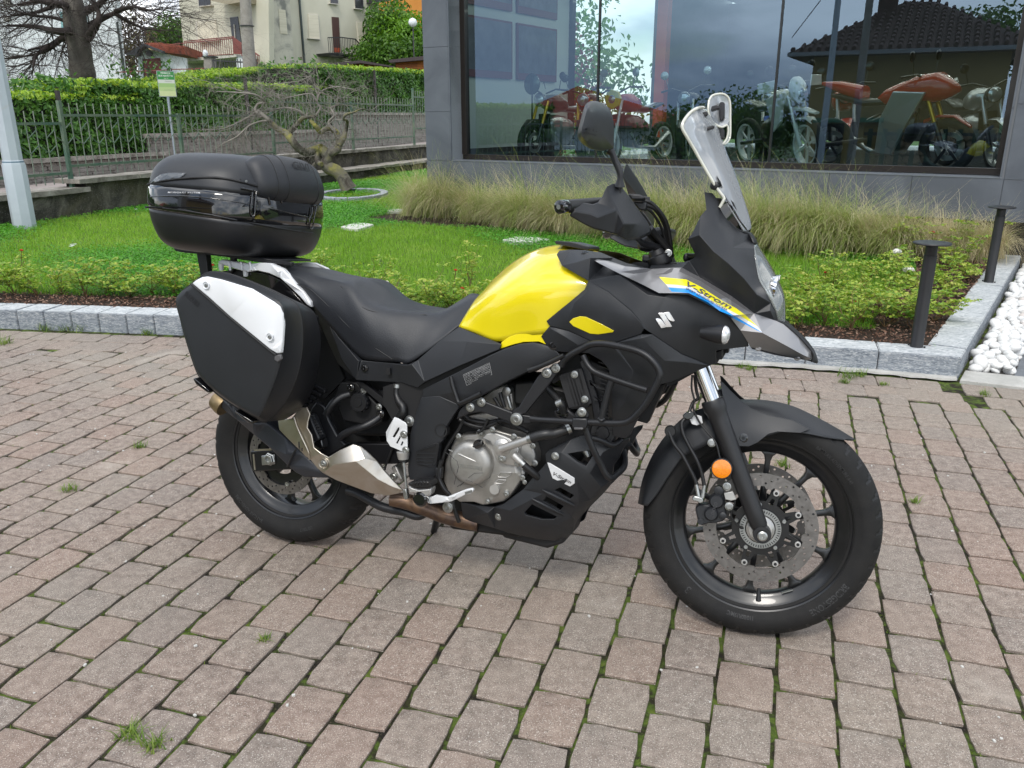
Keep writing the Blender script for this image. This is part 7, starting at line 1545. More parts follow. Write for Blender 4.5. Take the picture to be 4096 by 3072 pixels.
 # mirrors: shells facing forward
XM=P('Z5',640,935,.32,S=True)
Xs=(STEER_I@XM).x
mo=[(432,131),(500,148),(562,186),(602,245),(622,330),(630,450),(626,560),(622,600),(560,612),(500,625),(400,602),(335,565),(285,515),(270,450),(300,320),(340,185),(380,141)]
def mirror_pt(x,y,dx):return P('Z5',x,y,S=True,X=Xs-.01+dx)
cx_,cy_=460,380
MVs=[];MFs=[]
rings=[(1.0,-.022,0),(1.0,-.004,0),(.95,.010,0),(.80,.019,0),(.5,.025,0),(.0,.027,0)]
mo2=[tuple(p)for p in cr([(a,b,0)for a,b in mo],3,closed=True)]
for sc,dx,_ in rings:
 for a in mo2:MVs.append(mirror_pt(cx_+(a[0]-cx_)*sc,cy_+(a[1]-cy_)*sc,dx))
nn=len(mo2)
for r in range(len(rings)-1):
 for k in range(nn):MFs.append((r*nn+k,r*nn+(k+1)%nn,(r+1)*nn+(k+1)%nn,(r+1)*nn+k))
MFs.append(tuple(range(nn)))
me=mesh(MVs,MFs);bm=bmesh.new();bm.from_mesh(me);bmesh.ops.remove_doubles(bm,verts=bm.verts,dist=.0004);bmesh.ops.recalc_face_normals(bm,faces=bm.faces);bm.to_mesh(me);bm.free()
mr=link('mirror',me,PG,bike,angle=50)
MGL=mat('mirror_glass',(.7,.72,.75),.02,metal=1.0)
gv=[mirror_pt(cx_+(a[0]-cx_)*.93,cy_+(a[1]-cy_)*.93,-.0235)for a in mo2]
mg=link('mirror_glass',mesh(gv+[v+STEER.to_3x3()@Vector((.002,0,0))for v in gv],[tuple(range(nn)),tuple(range(2*nn-1,nn-1,-1))]+[(i,(i+1)%nn,nn+(i+1)%nn,nn+i)for i in range(nn)]),MGL,mr)
for(q0,q1,q2,q3,nm,s_)in(((345,470),(470,500),(474,450),(350,425),'mirror_marking','Danger'),((352,422),(470,446),(474,410),(354,388),'mirror_marking','E 11')):
 me=text_mesh(s_,0,.02);xs=[v.co.x for v in me.vertices];ys=[v.co.y for v in me.vertices]
 for v in me.vertices:
  a=(v.co.x-min(xs))/(max(xs)-min(xs))*.8+.1;b=(v.co.y-min(ys))/(max(ys)-min(ys))*.7+.15
  x=(1-a)*(1-b)*q0[0]+a*(1-b)*q1[0]+a*b*q2[0]+(1-a)*b*q3[0];y=(1-a)*(1-b)*q0[1]+a*(1-b)*q1[1]+a*b*q2[1]+(1-a)*b*q3[1]
  v.co=mirror_pt(x,y,.0262)
 me.materials.clear();link(nm,me,DKM,mr)
pvt=SMIR@P('Z5',684,975,.322,S=True);LM=Matrix.Translation(pvt)@Matrix.Diagonal((1,1,.74,1))@Matrix.Translation(-pvt)@SMIR
c_=mr.copy();COL.objects.link(c_);c_.parent=bike;c_.matrix_basis=LM
g_=mg.copy();COL.objects.link(g_);g_.parent=c_
tube('mirror_stalk','Z5',[(585,618,.325),(612,650,.325),(640,720,.326),(672,790,.327),(692,850,.327),(690,905,.326),(684,975,.322)],[.012,.0085,.0085,.0085,.0085,.0085,.014],PB,bike,S=True)
st_c=bpy.data.objects['mirror_stalk'].copy();COL.objects.link(st_c);st_c.matrix_basis=LM
prism('mirror_clamp','Z5',[(652,925),(712,930),(714,1000),(700,1060),(650,960)],.29,.32,PB,bike,S=True,mirror=True)
# controls, cables, clamp, instruments
prism('brake_reservoir','Z5',[(775,1052),(880,1058),(940,1080),(930,1110),(800,1110)],.19,.235,PB,bike,S=True,bevel=.005)
prism('control_block','Z5',[(890,1064),(984,1078),(980,1140),(900,1130)],.16,.17,PB,bike,S=True)
prism('switch_block','Z5',[(820,1130),(960,1140),(945,1220),(880,1210)],.16,.21,PB,bike,S=True,bevel=.004)
tube('brake_line','Z5',[(920,1112,.17),(985,1130,.165),(1060,1200,.15),(1130,1300,.13),(1168,1420,.11),(1188,1560,.09),(1200,1660,.07)],.0058,HOS,bike,S=True)
tube('throttle_cable','Z5',[(850,1142,.19),(960,1160,.175),(1040,1210,.15),(1110,1320,.12),(1150,1450,.10),(1160,1600,.08),(1170,1680,.06)],.0046,HOS,bike,S=True)
tube('throttle_cable','Z5',[(860,1160,.19),(950,1190,.175),(1020,1250,.15),(1090,1370,.12),(1130,1490,.10),(1150,1640,.08)],.0040,HOS,bike,S=True)
tube('cable_sleeve','Z5',[(985,1385,.16),(1040,1450,.14),(1110,1530,.12),(1180,1620,.10)],[.010,.009,.009,.009],HOS,bike,S=True)
tube('lever','Z5',[(860,1490,.24),(930,1540,.17),(1010,1560,.13),(1120,1600,.10)],[.006,.009,.010,.010],PB,bike,S=True)
for sg in(0,1):
 Mx=SMIR if sg else Matrix.Identity(4)
 c=Mx@P('Z4',1820,275,.104,S=True);dd_=(f1-f2).normalized()if not sg else(SMIR@f1-SMIR@f2).normalized()
 top_=(Mx@f1)+dd_*(c-(Mx@f1)).dot(dd_)
 cl=MB().lathe([(.030,-.030),(.033,-.024),(.033,-.004),(.024,.0),(.0225,.014),(.018,.017)],top_,dd_,28).build('fork_clamp',PB,bike,angle=35)
 MB().lathe([(.0225,.0),(.0225,.012),(.014,.015),(.006,.015)],top_,dd_,24).build('fork_cap',STL,cl,angle=35)
a_,b_=P('Z4',1820,300,.104,S=True),SMIR@P('Z4',1820,300,.104,S=True)
MB().bar(a_,b_,.075,.022).build('top_yoke',PB,bike,bevel=.006)
bolt('yoke_bolt','Z4',(1930,248,.125),.0075,STL,bike,S=True)
prism('instrument_cluster','Z6',[(-90,200),(60,60),(180,20),(260,60),(170,200),(60,300),(-60,290)],-.09,.085,PB,bike,bevel=.01)
prism('instrument_hood','Z6',[(412,330),(460,300),(480,360),(470,395),(420,412)],-.08,.09,PB,bike,bevel=.008)
prism('stem_core','Z4',[(1700,330),(2050,330),(2200,420),(2450,800),(2330,1200),(2000,1380),(1700,1200),(1300,700),(1400,420)],-.12,.10,DKM,bike,bevel=0)
prism('headlight_bracket','Z6',[(735,1390),(800,1375),(806,1480),(770,1480),(735,1540)],.06,.10,DKM,bike,mirror=True)
# ---------------------------------------------------------------- frame covers
fc=panel('frame_beam_cover','ZA',[(375,405,.186),(600,293,.192),(760,212,.196),(900,138,.198),(1010,88,.198),(1120,52,.197),(1230,40,.196),(1330,58,.194),(1420,110,.192),(1470,170,.19),(1366,196,.19),(1200,262,.19),(1000,360,.19),(840,452,.188),(655,548,.186),(640,520,.188),(360,470,.184)],PG,bike,inner=[(600,430,.202),(860,300,.206),(1100,175,.204),(1300,100,.200),(400,520,.190),(630,470,.200)],th=.02,bevel=.002)
lg=panel('frame_leg_cover','ZA',[(360,468,.186),(500,455,.194),(640,518,.190),(655,548,.188),(618,600,.188),(575,665,.188),(552,700,.188),(545,740,.188),(532,800,.188),(505,830,.187),(492,930,.185),(470,1080,.182),(440,1112,.180),(268,1112,.178),(255,1040,.178),(262,880,.180),(278,740,.182),(320,590,.184)],PG,bike,inner=[(400,560,.200),(330,740,.194),(310,860,.190),(480,820,.194),(450,1040,.188)],th=.02,bevel=.002)
dl=SURF['frame_leg_cover'][0];db=SURF['frame_beam_cover'][0]
vp=panel('vent_pad','ZA',[(x,y,dl(*nat('ZA',x,y))+.003)for x,y in[(316,892),(352,868),(478,822),(502,826),(480,985),(450,1015),(420,1012),(326,992),(318,960)]],PB,lg,th=.004,bevel=.001)
for x0,y0,x1,y1 in((345,880,470,842),(325,905,480,905),(325,935,468,938),(326,962,458,968),(330,985,448,998)):
 mb=MB();mb.bar(P('ZA',x0,y0,dl(*nat('ZA',x0,y0))+.005),P('ZA',x1,y1,dl(*nat('ZA',x1,y1))+.005),.003,.002);mb.build('vent_rib',PG,vp)
mb=MB();rod(mb,'ZA',(512,728,.192),.020,.02,[(.0215,.02),(.0215,.0),(.017,.0),(.016,.012)]);mb.build('pivot_recess',DKM,lg,angle=30)
mb=MB();rod(mb,'ZA',(527,716,.186),.009,.01);mb.build('pivot_bolt',STL,lg,angle=30)
# information plate
lo=[(688,292),(893,198),(912,290),(716,374)]
fr_=mat('label_line',(.42,.42,.42),.5)
for i in range(4):
 a,b=lo[i],lo[(i+1)%4];pa,pb=P('ZA',*a,db(*nat('ZA',*a))+.0012),P('ZA',*b,db(*nat('ZA',*b))+.0012)
 MB().bar(pa,pb,.0009,.0006).build('label_frame',fr_,fc)
lines=['SUZUKI MOTOR CORPORATION','L3e-A3    e4*168/2013*00036*00','JS1C733AZJ0104327','84 dB(A) - 4400 min-1   MAX 415 kg','L3e-A2    e4*168/2013*00036','84 dB(A) - 4400 min-1   25 kW','MADE IN JAPAN']
for i,t in enumerate(lines):
 t0=.06+i*.132;t1=t0+.085
 def q(a,b):return((1-b)*((1-a)*lo[0][0]+a*lo[1][0])+b*((1-a)*lo[3][0]+a*lo[2][0]),(1-b)*((1-a)*lo[0][1]+a*lo[1][1])+b*((1-a)*lo[3][1]+a*lo[2][1]))
 w_=(.03,.97)if i<6 else(.08,.45)
 text_q('label_lettering',t,'ZA',[q(w_[0],t1),q(w_[1],t1),q(w_[1],t0),q(w_[0],t0)],fr_,fc,db,.0014)
tube('foam_sleeve','ZA',[(592,306,.212),(606,370,.214),(628,440,.216),(650,500,.218),(668,512,.222),(740,480,.225),(828,438,.226)],[.0062,.0068,.0068,.0068,.0068,.0068,.0075],HOS,bike)
tube('foam_sleeve','ZB',[(224,258,.222),(300,232,.225),(400,190,.23),(500,140,.235)],[.0075,.0068,.0068,.0068],HOS,bike)
prism('frame_beam_core','ZA',[(250,330),(560,230),(900,110),(1120,30),(1330,60),(1400,180),(1100,330),(760,500),(600,600),(330,600),(250,450)],-.15,.165,DKM,bike,bevel=0)
# ---------------------------------------------------------------- engine
prism('engine_core','ZA',[(560,700),(700,420),(1000,300),(1350,300),(1700,400),(1750,800),(1560,1100),(1500,1350),(1200,1480),(700,1420),(560,1200),(480,900)],-.115,.105,mat('engine_dark',(.014,.014,.015),.5,metal=.3,var=.4,bump=.2,bscale=60),bike,bevel=.01)
prism('rear_frame_core','Z3',[(480,600),(1000,900),(1300,1050),(1250,1500),(700,1500),(400,1300),(250,900)],-.07,.07,DKM,bike,bevel=.01)
cs=panel('crankcase','ZD',[(80,900,.150),(100,640,.155),(240,330,.155),(310,300,.155),(510,290,.158),(560,250,.160),(720,212,.160),(860,260,.160),(1010,300,.160),(1150,330,.158),(1260,430,.156),(1300,560,.155),(1300,700,.155),(1215,720,.158),(1130,770,.162),(1165,800,.165),(1120,880,.164),(1040,1010,.162),(960,1120,.160),(880,1180,.158),(760,1206,.158),(600,1235,.155),(480,1190,.152),(300,1190,.150),(160,1100,.150)],ENG,bike,inner=[(700,820,.176),(1040,800,.176),(820,1100,.174),(1000,560,.166),(300,1080,.160)],th=.06,mirror=False,bevel=.004,ang=25)
ccv=P('ZD',415,690,.200)
cv=MB().lathe([(.069,.05),(.069,.020),(.0665,.012),(.058,.004),(.048,.001),(.030,-.001),(.001,-.0015)],ccv,YV,72).build('clutch_cover',ENG,cs,angle=50)
def cc(x,y,o=.0):
 p=P('ZD',x,y,.200);r=(Vector((p.x,0,p.z))-Vector((ccv.x,0,ccv.z))).length
 d=.200-float(np.interp(r,[0,.03,.048,.058,.0665,.069],[-.0015,-.001,.001,.004,.012,.02]));return P('ZD',x,y,d+o)
mb=MB();mb.tube([cc(150,495),cc(300,560),cc(480,640),cc(700,722)],[.0015,.0030,.0030,.0012],8);mb.build('cover_ridge',ENL,cv,angle=50)
for pp in([(108,530),(190,585),(262,650),(278,720),(262,790),(238,880),(222,955)],[(712,790),(600,800),(490,806),(430,850),(340,930),(262,985)],[(300,975),(390,892),(450,915),(520,955),(596,995)]):
 mb=MB();mb.tube([cc(x,y,.0002)for x,y in pp],.0010,6);mb.build('cover_groove',mat('groove_grey',(.06,.06,.06),.5),cv,angle=50)
mb=MB();rod(mb,'ZD',(522,432,.213),.0125,.02,[(.0135,.022),(.0135,.004),(.012,0)],n=24);ocp=mb.build('oil_cap',GB,cv,angle=35)
MB().bar(P('ZD',470,455,.215),P('ZD',565,405,.215),.004,.006).build('cap_grip',PB,ocp,bevel=.001)
text_q('maker_lettering','SUZUKI','ZD',[(290,728),(584,772),(590,722),(296,680)],STL,cv,d=.2008,off=.001,bold=.015)
wp=panel('water_pump_cover','ZD',[(590,345,.186),(655,282,.186),(750,268,.186),(850,300,.188),(960,345,.188),(1040,420,.188),(1080,480,.188),(1060,560,.188),(1110,620,.186),(1092,700,.184),(1060,724,.182),(860,684,.184),(800,650,.186),(752,560,.188),(738,460,.188),(700,385,.187)],ENL,cs,inner=[(850,400,.194),(930,560,.194),(820,520,.194)],th=.022,mirror=False,bevel=.003)
mb=MB();rod(mb,'ZD',(845,470,.200),.0,.0,[(.030,.02),(.026,.006),(.016,.001),(.014,0)],n=28);mb.build('pump_boss',ENL,wp,angle=40)
MB().tube([P('ZD',842,486,.215),P('ZD',1236,350,.228)],[.0125,.0105],20).build('coolant_pipe',ENL,wp,angle=40)
MB().tube([P('ZD',1208,358,.228),P('ZD',1262,340,.229)],.0135,20).build('hose_clamp',STL,wp,angle=40)
tube('coolant_hose','ZD',[(1250,344,.229),(1340,312,.228),(1440,288,.225),(1540,280,.215),(1640,252,.205),(1730,215,.195)],.0150,HOS,bike,n=18)
MB().tube([P('ZD',1715,222,.198),P('ZD',1760,200,.194)],.0165,20).build('hose_clamp',STL,bike,angle=40)
MB().tube([P('ZD',1010,560,.205),P('ZD',1120,668,.205)],[.012,.010],18).build('coolant_outlet',ENL,wp,angle=40)
MB().tube([P('ZD',1105,652,.205),P('ZD',1150,696,.205)],.0118,18).build('hose_clamp',STL,wp,angle=40)
tube('coolant_hose','ZD',[(1140,688,.205),(1210,750,.20),(1290,820,.19),(1380,900,.17)],.0105,HOS,bike,n=16)
mb=MB();rod(mb,'ZD',(752,1025,.182),.0,.0,[(.0150,.01),(.0150,.0),(.0115,.0)],n=32);sgr=mb.build('sight_glass_ring',ENL,cs,angle=30)
mb=MB();rod(mb,'ZD',(752,1025,.1812),.0112,.004,n=28);mb.build('sight_glass',SGL,sgr,angle=40)
for pp in([(800,838),(838,790),(980,800),(976,820),(912,860),(812,856)],[(770,920),(810,888),(912,898),(905,915),(850,945),(780,938)]):
 q_=[cs and P('ZD',x,y,.1785)for x,y in pp];MB().tube(q_+[q_[0]],.0011,6).build('case_emboss',ENL,cs,angle=50)
for x,y,r in((270,318,.0065),(550,272,.0068),(722,232,.0065),(1008,326,.0068),(1258,448,.0062),(1284,676,.007),(1120,872,.0065),(905,1086,.0065),(655,1188,.0055),(1052,690,.0062),(848,615,.009),(1150,930,.005)):
 bolt('engine_bolt','ZD',(x,y,.196 if x in(848,1052,1008,722)else.176),r,STL,cs)
prism('shroud_core','ZB',[(440,230),(640,90),(800,130),(880,260),(860,420),(720,460),(700,320),(620,250),(500,320)],-.10,.12,DKM,bike,bevel=0)
cyl=prism('cylinder_head','ZA',[(760,600),(980,560),(1000,640),(960,690),(840,690)],.08,.150,ENG,bike,bevel=.004)
prism('cylinder_head','ZA',[(860,460),(960,390),(1040,360),(1100,420),(1110,560),(1010,540),(900,500)],.06,.130,ENG,bike,bevel=.004)
mb=MB();rod(mb,'ZA',(1024,418,.15),.013,.03);mb.build('sensor_plug',STL,bike,angle=40)
for pp in([(930,470),(985,560)],[(975,430),(1010,545)],[(1035,460),(1060,550)]):MB().tube([P('ZA',*pp[0],.145),P('ZA',*pp[1],.145)],.006,10).build('fuel_line',HOS if pp[0][0]<1000 else STL,bike,angle=40)
prism('throttle_body','ZB',[(150,330),(300,320),(330,400),(260,520),(150,500)],.02,.12,ENG and mat('throttle_dark',(.05,.05,.05),.4,metal=.6,var=.5),bike,bevel=.008)
for i,pp in enumerate(([(690,590),(740,640),(860,665),(1000,650),(1120,700),(1200,740)],[(660,640),(740,680),(850,700),(960,660)],[(690,640),(650,720),(560,860),(520,980)],[(880,640),(840,720),(800,740)])):
 tube('wiring_conduit','ZA',[(x,y,.165+.004*i)for x,y in pp],.0062 if i<2 else.0045,HOS,bike)
for k in range(34):
 a=k/33;pts_=[(690,590),(740,640),(860,665),(1000,650),(1120,700),(1200,740)]
C_=[P('ZA',x,y,.165)for x,y in[(690,590),(740,640),(860,665),(1000,650),(1120,700),(1200,740)]];C_=[Vector(v)for v in cr(C_,14)]
mb=MB()
for i in range(0,len(C_)-1,1):
 d_=(C_[i+1]-C_[i]).normalized();mb.tube([C_[i],C_[i]+d_*.0014],.0074,10)
tag(mb.build('conduit_ribs',HOS,bike),kind='stuff')
# finned rectifier
rg=prism('rectifier','ZB',[(468,300),(622,238),(664,300),(722,500),(700,540),(560,556),(540,500)],.150,.172,FOR,bike,bevel=.002)
for i in range(7):
 t=i/6.5;a=(480+t*150,290-t*48);b=(560+t*150,545-t*28)
 MB().bar(P('ZB',*a,.180),P('ZB',*b,.180),.006,.016).build('cooling_fin',FOR,rg,bevel=.001)
for x,y in((578,290),(658,486)):bolt('rectifier_bolt','ZB',(x,y,.192),.0078,STL,rg)
prism('radiator','ZB',[(700,140),(880,240),(870,640),(760,640)],.06,.150,DKM,bike,bevel=.004)
for i in range(14):
 y=190+i*32;MB().bar(P('ZB',770+i*2,y,.158),P('ZB',850,y+26,.158),.004,.003).build('radiator_fin',PB,bike)
prism('radiator_guard','ZB',[(630,180),(690,140),(730,330),(770,480),(800,640),(750,650),(700,420)],.150,.170,PB,bike,bevel=.003)
for pp in([(700,330),(760,390),(820,405)],[(730,455),(790,500),(780,490)]):prism('guard_blade','ZB',pp+[(pp[0][0]+10,pp[0][1]+40)],.165,.18,PB,bike,bevel=.001)
mb=MB();rod(mb,'ZB',(800,745,.150),.0,.0,[(.040,.05),(.040,.012),(.034,.004),(.020,.004),(.018,0)],n=36);fl=mb.build('oil_filter',PB,bike,angle=30)
for k in range(6):
 a=k*math.pi/3+.3;c=P('ZB',800,745,.152);MB().bar(c+Vector((.02*math.cos(a),0,.02*math.sin(a))),c+Vector((.036*math.cos(a),.003,.036*math.sin(a))),.004,.004).build('filter_rib',FOR,fl)
prism('exhaust_port','ZB',[(440,560),(540,520),(620,600),(560,660),(470,640)],.10,.17,FOR,bike,bevel=.006)
mb=MB();rod(mb,'ZB',(480,590,.178),.016,.04,[(.018,.04),(.018,.004),(.013,0)]);mb.build('thermostat_plug',GB,bike,angle=40)
MB().tube([P('ZB',445,520,.18),P('ZB',490,500,.18)],.0125,16).build('hose_clamp',STL,bike,angle=40)
tube('coolant_hose','ZB',[(380,400,.15),(440,470,.17),(480,520,.18),(500,590,.17)],.0115,HOS,bike)
MB().tube([P('ZB',650,860,.15),P('ZB',690,930,.15)],[.012,.008],12).build('lambda_sensor',STL,bike,angle=40)
# ---------------------------------------------------------------- crash bars
TB=.0090
tube('crash_bar','ZB',[(478,222,.225),(500,180,.228),(560,130,.235),(640,88,.242),(700,58,.250),(762,48,.256),(840,52,.262),(960,74,.270),(1070,104,.276),(1150,146,.280),(1215,210,.282),(1244,270,.282),(1240,325,.281),(1200,412,.278),(1130,530,.272),(1060,610,.266),(1010,650,.262),(950,668,.258),(850,668,.252),(700,662,.244),(500,652,.232),(330,644,.220),(240,634,.214)],TB,PB,bike,mirror=True,n=14)
tube('crash_bar','ZB',[(648,140,.242),(672,190,.244),(700,232,.247),(740,266,.250),(830,304,.256),(960,350,.265),(1080,390,.273),(1150,412,.278)],TB*.92,PB,bike,mirror=True,n=14)
tube('crash_bar','ZB',[(872,336,.258),(850,400,.257),(820,520,.255),(790,648,.253)],TB*1.05,PB,bike,mirror=True,n=14,smoothpath=False)
tube('crash_bar','ZB',[(655,670,.240),(690,780,.232),(735,890,.222),(790,1000,.205),(830,1075,.195),(868,1098,.180),(900,1078,.150),(945,1040,.110),(972,1000,.080),(975,940,.055),(962,880,.04)],TB,PB,bike,mirror=True,n=14)
tube('crash_bar','ZB',[(700,780,.19),(780,800,.18),(880,840,.15),(950,800,.12)],TB*.9,PB,bike,n=12)
tube('weld_bead','ZB',[(770,630,.256),(790,648,.262),(812,634,.256)],.004,PB,bike)
prism('frame_bracket','ZB',[(402,222),(440,205),(472,232),(462,262),(400,350),(206,590),(140,616),(96,596),(100,566),(150,540),(300,300),(342,262)],.200,.212,PB,bike,bevel=.003)
prism('frame_bracket','ZA',[(640,640),(660,575),(700,530),(800,476),(850,492),(1010,556),(1100,590),(1240,612),(1260,640),(1230,668),(1100,672),(1010,640),(840,580),(740,590)],.196,.208,PB,bike,bevel=.003)
for fr,x,y,d,r in(('ZA',738,548,.216,.0098),('ZA',825,507,.216,.0098),('ZA',1100,640,.222,.0135),('ZB',360,278,.220,.0105),('ZB',430,240,.222,.0098),('ZB',635,585,.258,.0095)):
 bolt('bracket_bolt',fr,(x,y,d),r,STL,bike,h=.01)
prism('bar_clamp','ZB',[(572,622),(690,622),(690,700),(640,718),(572,700)],.226,.256,PB,bike,bevel=.004)
prism('bar_clamp','ZB',[(588,600),(600,572),(640,560),(680,575),(698,600),(690,622),(592,622)],.236,.248,PG,bike,bevel=.002)
prism('clamp_pin','ZB',[(582,698),(655,700),(655,716),(585,716)],.24,.258,DGD,bike,bevel=.002)
tube('far_bar','ZB',[(1366,350,.02),(1330,420,-.02),(1280,490,-.06),(1220,530,-.08)],TB,PB,bike)
prism('radiator_mount','ZB',[(1200,380),(1300,350),(1160,664),(1070,640),(1120,540)],.03,.07,DKM,bike,bevel=.003)
# ---------------------------------------------------------------- engine guard
H1=[(528,908),(600,895),(722,880),(738,900),(700,960),(672,1002),(600,965)]
H2=[(422,1192),(468,1172),(578,1232),(545,1262),(505,1240)]
H3=[(335,1278),(362,1242),(495,1316),(465,1352),(400,1310)]
H4=[(188,1368),(248,1302),(445,1400),(420,1420),(330,1420),(205,1388)]
gp=[(-306,1288,.150),(-200,1312,.154),(-45,1325,.160),(25,1302,.165),(100,1245,.170),(178,1188,.175),(235,1120,.180),(290,1060,.182),(362,980,.184),(356,945,.184),(356,905,.184),(382,880,.184),(470,832,.180),(560,790,.176),(650,762,.168),(760,790,.150),(900,835,.125),(960,800,.110),(1010,785,.100),(1005,812,.098),(960,870,.095),(930,940,.095),(885,1000,.100),(872,1110,.100),(850,1168,.100),(800,1225,.100),(700,1325,.095),(600,1430,.085),(578,1470,.080),(562,1530,.075),(500,1572,.080),(430,1588,.095),(300,1576,.110),(60,1524,.125),(-40,1490,.130),(-290,1420,.125)]
eg=panel('engine_guard','ZB',gp,PG,bike,inner=[(480,900,.196),(470,1000,.190),(700,1060,.178),(800,900,.160),(790,1170,.150),(600,1120,.185),(300,1180,.196),(80,1350,.184),(-100,1370,.176),(60,1440,.170),(300,1480,.165),(430,1475,.150),(560,1400,.130),(700,1270,.130),(620,1290,.158),(330,1220,.192),(520,1110,.188)],th=.012,holes=[H1,H2,H3,H4],bevel=.0015)
dg_=SURF['engine_guard'][0]
for a,b in(((330,1190),(580,1312)),((248,1258),(498,1385))):
 pa=[(a[0]+(b[0]-a[0])*t,a[1]+(b[1]-a[1])*t)for t in(0,.25,.5,.75,1)]
 MB().tube([P('ZB',x,y,dg_(*nat('ZB',x,y))+.004)for x,y in pa],[.002,.0055,.006,.005,.002],8).build('guard_rib',PG,eg,angle=50)
bdg=panel('guard_badge','ZB',[(x,y,dg_(*nat('ZB',x,y))+.004)for x,y in[(368,976),(390,982),(480,1036),(580,1098),(582,1140),(546,1164),(410,1100),(392,1050)]],SVP,eg,th=.004,mirror=False,bevel=.001)
text_q('badge_lettering','V-Strom','ZB',[(410,1074),(552,1142),(560,1122),(420,1048)],DGD,bdg,dg_,.0062,shear=.25,bold=.02)
for fr,x,y in(('ZB',428,928),('ZA',962,1402)):bolt('guard_bolt',fr,(x,y,dg_(*nat(fr,x,y))+.006),.0085,STL,eg)
prism('sump','ZB',[(60,1430),(350,1240),(560,1250),(640,1330),(560,1540),(430,1580),(100,1500)],-.09,.085,DKM,bike,bevel=.01)
prism('front_pipe','ZB',[(560,900),(700,1000),(680,1150),(600,1380),(520,1400),(580,1150)],.02,.07,DKM,bike,bevel=.01)
# ---------------------------------------------------------------- exhaust
tube('exhaust_pipe','ZC',[(1050,1400,.16),(1180,1412,.15),(1300,1446,.14),(1450,1500,.13),(1600,1560,.12),(1787,1610,.11),(1950,1640,.10)],[.020,.025,.026,.026,.026,.026,.026],BRS,bike,n=20)
mf=panel('muffler','Z8',[(60,175,.215),(190,258,.225),(330,340,.235),(520,455,.240),(700,600,.245),(880,760,.245),(1060,925,.240),(1150,975,.230),(1040,978,.230),(872,972,.235),(790,930,.24),(716,868,.245),(560,715,.238),(400,580,.232),(230,430,.226),(45,285,.215),(30,240,.213)],mat('muffler_black',(.035,.038,.046),.42,metal=.2,var=.2),bike,inner=[(150,290,.240),(400,470,.258),(700,740,.262),(860,880,.255)],th=.085,mirror=False,bevel=.006)
MB().lathe([(.030,-.0),(.034,.006),(.038,.030),(.038,.045)],P('Z2',545,1385,.20),P('Z8',700,720,.20)-P('Z8',60,225,.20),28).build('muffler_end_cap',TAN,mf,angle=40)
tube('muffler_band','Z8',[(792,706,.264),(760,760,.262),(728,830,.256),(712,868,.248)],.0035,PB,mf)
hs=panel('heat_shield','Z8',[(616,416,.236),(690,420,.246),(745,412,.254),(775,380,.258),(808,330,.258),(850,308,.256),(895,312,.254),(925,370,.256),(905,440,.262),(898,500,.264),(940,570,.268),(962,690,.272),(1030,745,.272),(1098,780,.270),(1200,715,.264),(1330,656,.255),(1400,680,.250),(1455,722,.245),(1560,822,.236),(1625,905,.228),(1720,1010,.218),(1805,1095,.208),(1760,1125,.200),(1650,1145,.198),(1500,1120,.205),(1350,1065,.218),(1180,1000,.235),(1045,930,.250),(990,880,.258),(925,800,.264),(880,770,.262),(800,690,.255),(700,590,.247),(632,520,.240)],ALU,bike,inner=[(1360,822,.276),(1055,928,.262),(1565,990,.246),(1700,1060,.226),(800,470,.266),(850,600,.270),(905,720,.272),(925,792,.268),(1440,790,.262),(1150,850,.272)],th=.006,mirror=False,bevel=.0015,ang=22)
for a,b in(((820,632),(822,690)),((848,692),(850,722))):MB().bar(P('Z8',*a,.274),P('Z8',*b,.276),.004,.003).build('shield_slot',DKM,hs,bevel=.001)
dh=SURF['heat_shield'][0]
tube('shield_crease','Z8',[(770,400,.266),(800,490,.272),(850,600,.276),(905,720,.276),(920,800,.270)],.0028,ALU,hs)
mb=MB();rod(mb,'Z8',(1045,842,.274),.0,.0,[(.0165,.004),(.0165,0),(.0145,0),(.012,.003)],n=28);mb.build('bolt_seat',ALU,hs,angle=30)
bolt('shield_bolt','Z8',(1045,842,.279),.0075,STL,hs)
# passenger peg and hanger
prism('peg_hanger','Z8',[(1000,250),(1080,300),(1120,430),(1190,560),(1220,600),(1280,660),(1100,770),(1000,720),(960,620),(900,500),(930,370),(960,300)],.150,.170,PB,bike,bevel=.004)
pg=prism('passenger_peg','Z8',[(930,362),(960,380),(1045,580),(1050,602),(965,630),(940,590),(898,492)],.190,.232,PB,bike,bevel=.005)
for i in range(8):
 t=i/7;MB().bar(P('Z8',930+t*88,392+t*170,.238),P('Z8',966+t*84,384+t*170,.238),.004,.006).build('peg_rib',PG,pg,bevel=.001)
prism('peg_pivot','Z8',[(962,630),(1060,600),(1080,690),(1020,712),(975,675)],.18,.215,GB,bike,bevel=.004)
tube('hanger_tube','Z8',[(1300,182,.150),(1220,210,.165),(1150,260,.180),(1105,320,.185),(1078,375,.185)],[.010,.0115,.0115,.0115,.0110],PB,bike,mirror=True)
tube('hanger_tube','Z8',[(1585,398,.150),(1520,445,.165),(1430,490,.180),(1320,525,.185),(1240,565,.185),(1205,600,.182)],[.010,.0115,.0115,.0115,.0115,.0110],PB,bike,mirror=True)
for x,y in((1300,120),(1584,372)):bolt('hanger_bolt','Z8',(x,y,.158),.0098,GB,bike,h=.012)
for x,y in((1426,150),(1572,304)):bolt('frame_bolt','Z8',(x,y,.140),.0078,STL,bike)
prism('frame_plate','Z8',[(1250,60),(1400,60),(1660,330),(1640,440),(1560,480),(1280,420),(1200,200)],.07,.12,DKM,bike,bevel=.004)
prism('subframe_rail','Z8',[(1360,62),(1440,62),(1830,370),(1810,400),(1700,350)],.125,.145,PB,bike,bevel=.003)
